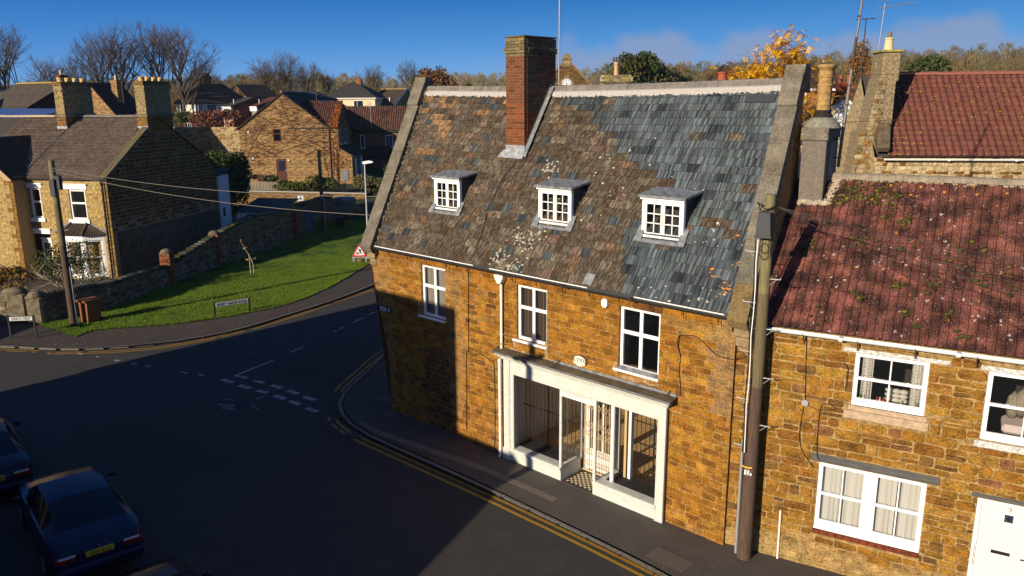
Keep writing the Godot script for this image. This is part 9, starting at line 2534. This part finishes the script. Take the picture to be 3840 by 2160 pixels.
func sky_y(x: float) -> float:
	# height of the wooded skyline, as the tangent of its elevation, across compass bearing
	var k := [[-36, 0.02], [-30, 0.022], [-22, 0.026], [-17, 0.031], [-11, 0.03], [-8, 0.026], [-5, 0.033], [-2, 0.031], [4, 0.031], [8, 0.046], [11, 0.042], [14, 0.041], [18, 0.045], [22, 0.049], [27, 0.052], [31, 0.053], [40, 0.053]]
	for i in k.size() - 1:
		if x <= k[i + 1][0]: return lerpf(k[i][1], k[i + 1][1], clampf((x - k[i][0]) / (k[i + 1][0] - k[i][0]), 0, 1))
	return 0.06

func wood():
	# the far wood as one mass: many bare crowns of fine upright twigs on a rising bank
	var protos := []
	for v in 5:
		var g := Geo.new()
		for i in 420:
			var y := rng.randf(); var a := rng.randf() * TAU; var r := sqrt(rng.randf()) * 0.36 * sin(PI * clampf(0.12 + y * 0.85, 0, 1))
			var c := V(cos(a) * r, y * 0.96, sin(a) * r)
			var d := (V(cos(a) * 0.5, 1.1, sin(a) * 0.5) + V(rng.randfn(), rng.randfn(), rng.randfn()) * 0.35).normalized()
			var l := rng.randf_range(0.05, 0.12); var s := d.cross(V(rng.randfn(), rng.randfn(), rng.randfn())).normalized() * rng.randf_range(0.003, 0.0065)
			g.col = vary(Color(1, 1, 1), 0.35, 0.1)
			if v >= 3 and rng.randf() < 0.75:
				g.col = vary(Color(1.0, 1.1, 0.8), 0.35); leaf(g, c, 0.02)
			else: g.tri(c - s, c + s, c + d * l)
		g.tube([Vector3.ZERO, V(0, 0.6, 0)], [0.014, 0.006], 4, false)
		for k in 5: var a := TAU * k / 5.0; g.tube([V(0, 0.25, 0), V(cos(a) * 0.16, 0.75, sin(a) * 0.16)], [0.009, 0.003], 3, false)
		protos.append(g.mesh())
	var wm := mat("wood_twig", Color(1, 1, 1), 0.95)
	var kinds := [[], [], [], [], []]
	for i in 1500:
		var az := rng.randf_range(-42.0, 44.0); var row := rng.randf()
		var D := lerpf(185.0, 330.0, row)
		var top: float = 9.4 + D * sky_y(az) * lerpf(0.72, 1.03, row) * rng.randf_range(0.85, 1.04)
		var base := land(0, -D) - 0.5 + maxf(0.0, sky_y(az) - 0.035) * D * 0.9 * row
		var h := maxf(top - base, 5.0)
		var c: Color
		var q := rng.randf()
		if az < -14: c = Color(0.15, 0.095, 0.045) if q < 0.5 else Color(0.12, 0.105, 0.045)
		elif az < 6: c = Color(0.22, 0.175, 0.085) if q < 0.7 else Color(0.17, 0.15, 0.06)
		else: c = Color(0.145, 0.105, 0.05) if q < 0.5 else Color(0.12, 0.11, 0.04)
		var kind := rng.randi() % 3
		if az > 2 and q > 0.72: kind = 3 + rng.randi() % 2; c = [Color(0.06, 0.075, 0.02), Color(0.1, 0.1, 0.025), Color(0.2, 0.12, 0.03)][rng.randi() % 3]
		elif az < -8 and q > 0.86: kind = 3; c = Color(0.09, 0.085, 0.025)
		elif az > -7 and az < -3 and q > 0.75: kind = 4; c = Color(0.22, 0.1, 0.03)
		var a := deg_to_rad(az)
		kinds[kind].append([Transform3D(Basis(Vector3.UP, rng.randf() * TAU).scaled(V(h * rng.randf_range(0.75, 1.15), h, h * rng.randf_range(0.75, 1.15))), V(sin(a) * D, base, -cos(a) * D)), vary(c, 0.3, 0.1)])
	for v in 5:
		protos[v].surface_set_material(0, wm)
		var mm := MultiMesh.new(); mm.transform_format = MultiMesh.TRANSFORM_3D; mm.use_colors = true; mm.mesh = protos[v]; mm.instance_count = kinds[v].size()
		for i in kinds[v].size(): mm.set_instance_transform(i, kinds[v][i][0]); mm.set_instance_color(i, kinds[v][i][1])
		var o := MultiMeshInstance3D.new(); o.multimesh = mm; o.name = numbered("far_wood"); add_child(o)
		tag(o, ["bare brown trees of the far wood along the skyline", "slender bare trees mixed into the far skyline wood", "broad bare trees mixed into the far skyline wood", "dark green trees scattered in the far skyline wood", "russet and olive trees scattered in the far skyline wood"][v], "wood"); stuff(o)

func trees():
	wood()
	# bare trees one can tell apart at the left
	var list := [[-31.6, 150.0, 17.6, "broad bare tree, leftmost on the skyline"], [-29.4, 160.0, 13.5, "small bare tree right of the leftmost broad one"], [-26.6, 150.0, 16.8, "tall bare tree with wide crown, left of the chimney pair"], [-25.3, 150.0, 18.5, "tallest bare tree between the two chimneys of the yellow house"], [-23.1, 155.0, 18.8, "tall dense bare tree above the right chimney of the yellow house"], [-21.8, 150.0, 18.2, "tall bare tree at the right end of the tall group"], [-20.4, 165.0, 13.2, "lower bare tree right of the tall group"], [-27.8, 170.0, 14.0, "slim bare tree in the gap before the tall group"], [-16.6, 190.0, 14.6, "round crowned bare tree left of the neat pair"], [-15.2, 190.0, 15.8, "taller round crowned bare tree above the cream house roof"], [-13.9, 190.0, 13.6, "small round crowned bare tree right of the pair"], [-12.7, 195.0, 12.0, "faint bare tree above the red brick blocks"], [-7.0, 200.0, 14.5, "bare tree standing out of the wood above the creeper house"], [-9.6, 200.0, 13.5, "bare tree in the wood left of the creeper house ridge"], [-33.6, 150.0, 14.0, "bare tree cut by the left picture edge"]]
	for i in list.size():
		var q: Array = list[i]; var a := deg_to_rad(q[0]); var at := V(sin(a) * q[1], 0, -cos(a) * q[1]); at.y = land(0, at.z) - 0.3
		bare_tree(q[3], at, q[2], i)
	# nearer trees
	var oak := [Color(0.035, 0.055, 0.01), Color(0.055, 0.06, 0.012), Color(0.09, 0.075, 0.015), Color(0.045, 0.05, 0.012)]
	leafy("oak_tree", "dark green oak on the skyline behind the broad brick stack", "tree", V(18.0, 4.0, -120), V(5.2, 5.0, 5.2), 9000, 0.26, oak, 16, 2.5, "", 0.3)
	leafy("oak_tree", "smaller olive tree right of the dark skyline oak", "tree", V(25.5, 4.0, -128), V(3.6, 4.2, 3.6), 4000, 0.24, [Color(0.1, 0.095, 0.03), Color(0.13, 0.1, 0.035)], 10, 2.0)
	leafy("copper_tree", "russet brown leafy tree on the skyline left of the red chimney", "tree", V(-10.9, 4.2, -125), V(3.2, 4.6, 3.2), 4200, 0.22, [Color(0.17, 0.075, 0.025), Color(0.14, 0.08, 0.03)], 10, 1.5)
	leafy("olive_tree", "olive grey tree beside the russet skyline tree", "tree", V(-13.6, 4.2, -125), V(2.4, 4.4, 2.4), 2600, 0.2, [Color(0.1, 0.1, 0.045), Color(0.12, 0.09, 0.04)], 8, 1.5)
	leafy("olive_tree", "small dark tree right of the russet skyline tree", "tree", V(-6.6, 4.2, -125), V(2.4, 3.4, 2.4), 2200, 0.2, [Color(0.09, 0.085, 0.03)], 8, 1.5)
	leafy("green_tree", "green tree above the left end of the red pantile roof", "tree", V(57, 5.0, -112), V(3.4, 3.2, 3.4), 4500, 0.22, [Color(0.05, 0.065, 0.015), Color(0.08, 0.085, 0.02)], 12, 3.5)
	leafy("gold_tree", "orange brown tree left of the green tree above the pantile roof", "tree", V(50.5, 6, -118), V(2.4, 4.0, 2.4), 3000, 0.2, [Color(0.22, 0.1, 0.02), Color(0.16, 0.1, 0.03)], 10, 3.0)
	yellow_tree()
	var ever := [Color(0.03, 0.06, 0.01), Color(0.045, 0.075, 0.015), Color(0.05, 0.06, 0.02)]
	leafy("evergreen_shrub", "big rounded green shrub right of the yellow house gable", "shrub", V(-20.3, 0.5, -56.8), V(2.15, 2.85, 1.7), 11000, 0.1, ever, 22, 0.0, "", 0.6)
	leafy("evergreen_shrub", "small green shrub at the left end of the picket fence", "shrub", V(-21.2, 1.4, -70.6), V(0.9, 0.9, 0.7), 1500, 0.08, [Color(0.06, 0.09, 0.02)], 8, 0.0)
	leafy("purple_shrub", "low purple shrub against the creeper house left of its door", "shrub", V(-22.9, 1.6, -74.2), V(1.6, 0.6, 0.5), 1300, 0.08, [Color(0.07, 0.03, 0.03), Color(0.09, 0.05, 0.04)], 8, 0.0)
	leafy("trailing_shrub", "leafy shrub spilling over the picket fence", "shrub", V(-18.9, 1.4, -69.9), V(2.2, 0.65, 0.8), 3600, 0.09, [Color(0.06, 0.085, 0.02), Color(0.09, 0.1, 0.025)], 12, 0.0)
	leafy("trailing_shrub", "taller leafy shrub behind the plain wooden pole", "shrub", V(-16.7, 1.3, -70.0), V(1.4, 0.9, 0.8), 3000, 0.09, [Color(0.05, 0.065, 0.02), Color(0.08, 0.09, 0.02)], 10, 0.0)
	leafy("rear_hedge", "dark hedge in shade behind the garden wall", "hedge", V(-21.5, 0.2, -63.5), V(3.0, 0.55, 1.0), 2600, 0.1, ever, 14, 0.0)
	leafy("grassy_shrub", "pale feathery shrub right of the picket fence", "shrub", V(-12.6, 1.3, -70.8), V(2.0, 0.8, 1.0), 2600, 0.1, [Color(0.15, 0.11, 0.05), Color(0.1, 0.1, 0.035)], 12, 0.0)
	leafy("dark_shrub", "dark shrub by the porches of the brick row", "shrub", V(-10.8, 1.6, -77), V(1.6, 1.0, 1.2), 2200, 0.1, [Color(0.03, 0.04, 0.012)], 9, 0.0)
	leafy("cream_house_shrub", "dark green shrub before the brick base of the cream house", "shrub", V(-52.6, 5.6, -134), V(3.6, 1.0, 1.5), 2200, 0.2, [Color(0.05, 0.07, 0.015), Color(0.1, 0.1, 0.02)], 10, 0.0)
	leafy("russet_shrub", "russet shrub beside the red brick block", "shrub", V(-41.0, 4.9, -113), V(4.5, 1.7, 1.5), 2600, 0.16, [Color(0.17, 0.06, 0.035), Color(0.13, 0.07, 0.04)], 10, 0.0)
	leafy("yellow_green_bank", "green scrub at the foot of the pale rubble wall", "shrub", V(-26.5, 1.9, -77.5), V(2.6, 1.3, 1.5), 3000, 0.12, [Color(0.07, 0.085, 0.02), Color(0.1, 0.1, 0.03)], 12, 0.0)
	leafy("rear_garden_shrub", "dark creeper behind the pebbledashed chimney", "shrub", V(13.2, 5.6, -27.5), V(1.2, 0.9, 1.0), 1600, 0.07, [Color(0.04, 0.055, 0.015)], 8, 0.0)
	# bare bushes before the rubble wall
	for q in [[-31.5, -83.0, 3.6, "bare grey bush before the pale rubble wall"], [-29.0, -84.0, 3.2, "bare brown bush right of the bare grey bush"], [-34.5, -84.5, 3.0, "bare bush left of the bare grey bush"]]:
		var b := thing("bare_bush", q[3], "shrub", Transform3D(Basis.IDENTITY, V(q[0], 2.2, q[1])))
		var g := Geo.new(); var tw := Geo.new()
		for k in 12: var a := TAU * k / 12.0 + rng.randf() * 0.5; branch(g, tw, V(cos(a) * 0.3, 0, sin(a) * 0.3), V(cos(a) * 0.6, 1.0, sin(a) * 0.6).normalized(), q[2] * 0.42, 0.03, 3, 0.1)
		put("stems", g, mat("bush_stem", Color(0.2, 0.13, 0.07), 0.95), b); put("twigs", tw, mat("bush_twig", Color(0.19, 0.11, 0.06), 0.95), b)
	# the twisted shrub in the front garden
	var sb := leafy("garden_shrub", "twisted half bare evergreen shrub in the front garden beside the left pole", "shrub", V(-20.9, 0.2, -37.0), V(1.9, 1.35, 1.0), 3800, 0.055, [Color(0.07, 0.085, 0.025), Color(0.05, 0.06, 0.02), Color(0.1, 0.1, 0.035)], 16, 0.3, "", 0.5)
	var sg := Geo.new()
	for k in 9:
		var a := TAU * k / 9.0; var tw2 := Geo.new()
		branch(sg, sg, V(cos(a) * 0.2, 0.2, sin(a) * 0.2), V(cos(a), 0.9, sin(a) * 0.6).normalized(), 1.1, 0.05, 2, 0.1)
	put("branches", sg, mat("grey_bark", Color(0.3, 0.25, 0.17), 0.9), sb)
	leafy("autumn_shrub", "brown and orange shrub at the left edge behind the low garden wall", "shrub", V(-24.2, 0.2, -37.2), V(1.7, 0.75, 1.0), 2600, 0.06, [Color(0.16, 0.1, 0.03), Color(0.1, 0.09, 0.03), Color(0.2, 0.1, 0.02)], 12, 0.2)
	leafy("low_shrub", "low green shrub under the twisted shrub beside the left pole", "shrub", V(-20.0, 0.2, -36.2), V(1.5, 0.45, 0.8), 2200, 0.055, [Color(0.05, 0.075, 0.02)], 10, 0.0)

func yellow_tree():
	var b := thing("yellow_tree", "tree of bright yellow autumn leaves behind the right end of the slate ridge", "tree", Transform3D(Basis.IDENTITY, V(11.75, 0.0, -36.9)))
	var g := Geo.new(); var lf := Geo.new()
	g.tube([V(0, -0.5, 0), V(0.1, 3.5, 0), V(0.2, 6.0, 0)], [0.22, 0.17, 0.13], 7, false)
	var tips := []
	for k in 120:
		# the crown leans to the right and hangs low on that side
		var cx := rng.randf_range(-2.1, 2.0); var topy := 10.5 + 1.5 * exp(-pow((cx - 0.35) / 1.1, 2.0)) + rng.randf_range(-0.3, 0.3)
		var tip := V(cx, lerpf(7.4 if cx < 0.8 else 6.0, topy, sqrt(rng.randf())), rng.randf_range(-1.5, 1.5))
		var base := V(0.15, clampf(tip.y - 2.5, 3.0, 6.4), 0); var mid := base.lerp(tip, 0.5) + V(rng.randfn(), rng.randfn(), rng.randfn()) * 0.2
		if k % 2 == 0: g.tube([base, mid, tip], [0.04, 0.024, 0.008], 4, false)
		for j in 9:
			var q := tip + V(rng.randfn(), rng.randfn(), rng.randfn()) * 0.3
			var e := q + V(rng.randfn(), rng.randfn() + 0.5, rng.randfn()) * 0.22
			if e.y > topy + 0.35: continue
			g.tube([q, e], [0.008, 0.004], 3, false); tips.append([q, e])
	for q in tips:
		if rng.randf() < 0.12: continue
		# compound leaves: a drooping rib with leaflets either side
		for r in 2 + rng.randi() % 2:
			var p: Vector3 = (q[0] as Vector3).lerp(q[1], rng.randf_range(0.3, 1.0)); var d := V(rng.randfn(), rng.randf_range(-0.6, 0.5), rng.randfn()).normalized()
			var s := d.cross(Vector3.UP).normalized(); lf.col = vary([Color(0.72, 0.4, 0.012), Color(0.8, 0.5, 0.02), Color(0.6, 0.3, 0.01)][rng.randi() % 3], 0.2)
			for i in 6:
				d = (d + V(0, -0.1, 0)).normalized(); p += d * 0.055
				for side in [-1.0, 1.0]:
					var o: Vector3 = (s * side + d * 0.4 + V(0, rng.randf_range(-0.5, 0.1), 0)).normalized() * 0.11
					var w: Vector3 = d * 0.03
					lf.quad(p, p + o * 0.5 - w, p + o, p + o * 0.5 + w)
	put("trunk", g, mat("dark_bark", Color(0.075, 0.055, 0.038), 0.95), b)
	put("crown", lf, mat("yellow_leaf", Color(1, 1, 1), 0.6, {"back": Color(0.5, 0.3, 0.02)}), b)

# ---------- the houses across the street, behind the camera, whose shadows fall on the road
func opposite_side():
	var a := deg_to_rad(SUN_AZ); var e := V(cos(a), 0, sin(a)); var s := V(sin(a), 0, -cos(a))
	var ym := brick_mat("ochre_block", Color(0.5, 0.33, 0.12), 1.1)
	var xf := frame(e * -15.75 + s * -0.3, 90.0 + SUN_AZ)
	var b := gable_house("opposite_house", "ochre stone house across the street casting the long shadow on the road", xf, 14.1, 6.2, -0.2, 6.0, 9.9, "x", ym, mats["brown_roof"])
	plain_windows(b, [[1.5, 2.6, 3.6, 5.0], [4.6, 5.7, 3.6, 5.0], [8.2, 9.3, 3.6, 5.0], [11.4, 12.5, 3.6, 5.0], [1.5, 3.0, 0.9, 2.4], [8.0, 9.5, 0.9, 2.4], [11.0, 12.6, 0.9, 2.4], [5.0, 5.9, 0.0, 2.1, []]], 0.0)
	b = gable_house("opposite_cottage", "low ochre cottage further up the street across from the yellow house", frame(e * -35.3 + s * -0.3, 90.0 + SUN_AZ), 9.0, 5.0, -0.2, 2.3, 4.6, "h", ym, mats["grey_roof"])
	plain_windows(b, [[1.5, 2.7, 0.7, 1.9], [5.5, 6.7, 0.7, 1.9]], 0.0)
	b = gable_house("opposite_garage", "low ochre outbuilding beside the house across the street", frame(e * -10.9 + s * -0.6, 90.0 + SUN_AZ), 8.5, 5.0, -0.2, 2.6, 6.25, "h", ym, mats["grey_roof"])
	plain_windows(b, [[1.2, 3.6, 0.0, 2.2]], 0.0)
	b = pole_thing("opposite_pole", "wooden pole across the street whose thin shadow crosses the shopfront", e * -12.75 + s * 1.2, 8.3, 0.14, 0.11)
	var g := Geo.new(); g.bev(V(-0.5, 7.6, -0.06), V(0.5, 7.72, 0.06)); put("crossarm", g, mats["pole_wood"], b)
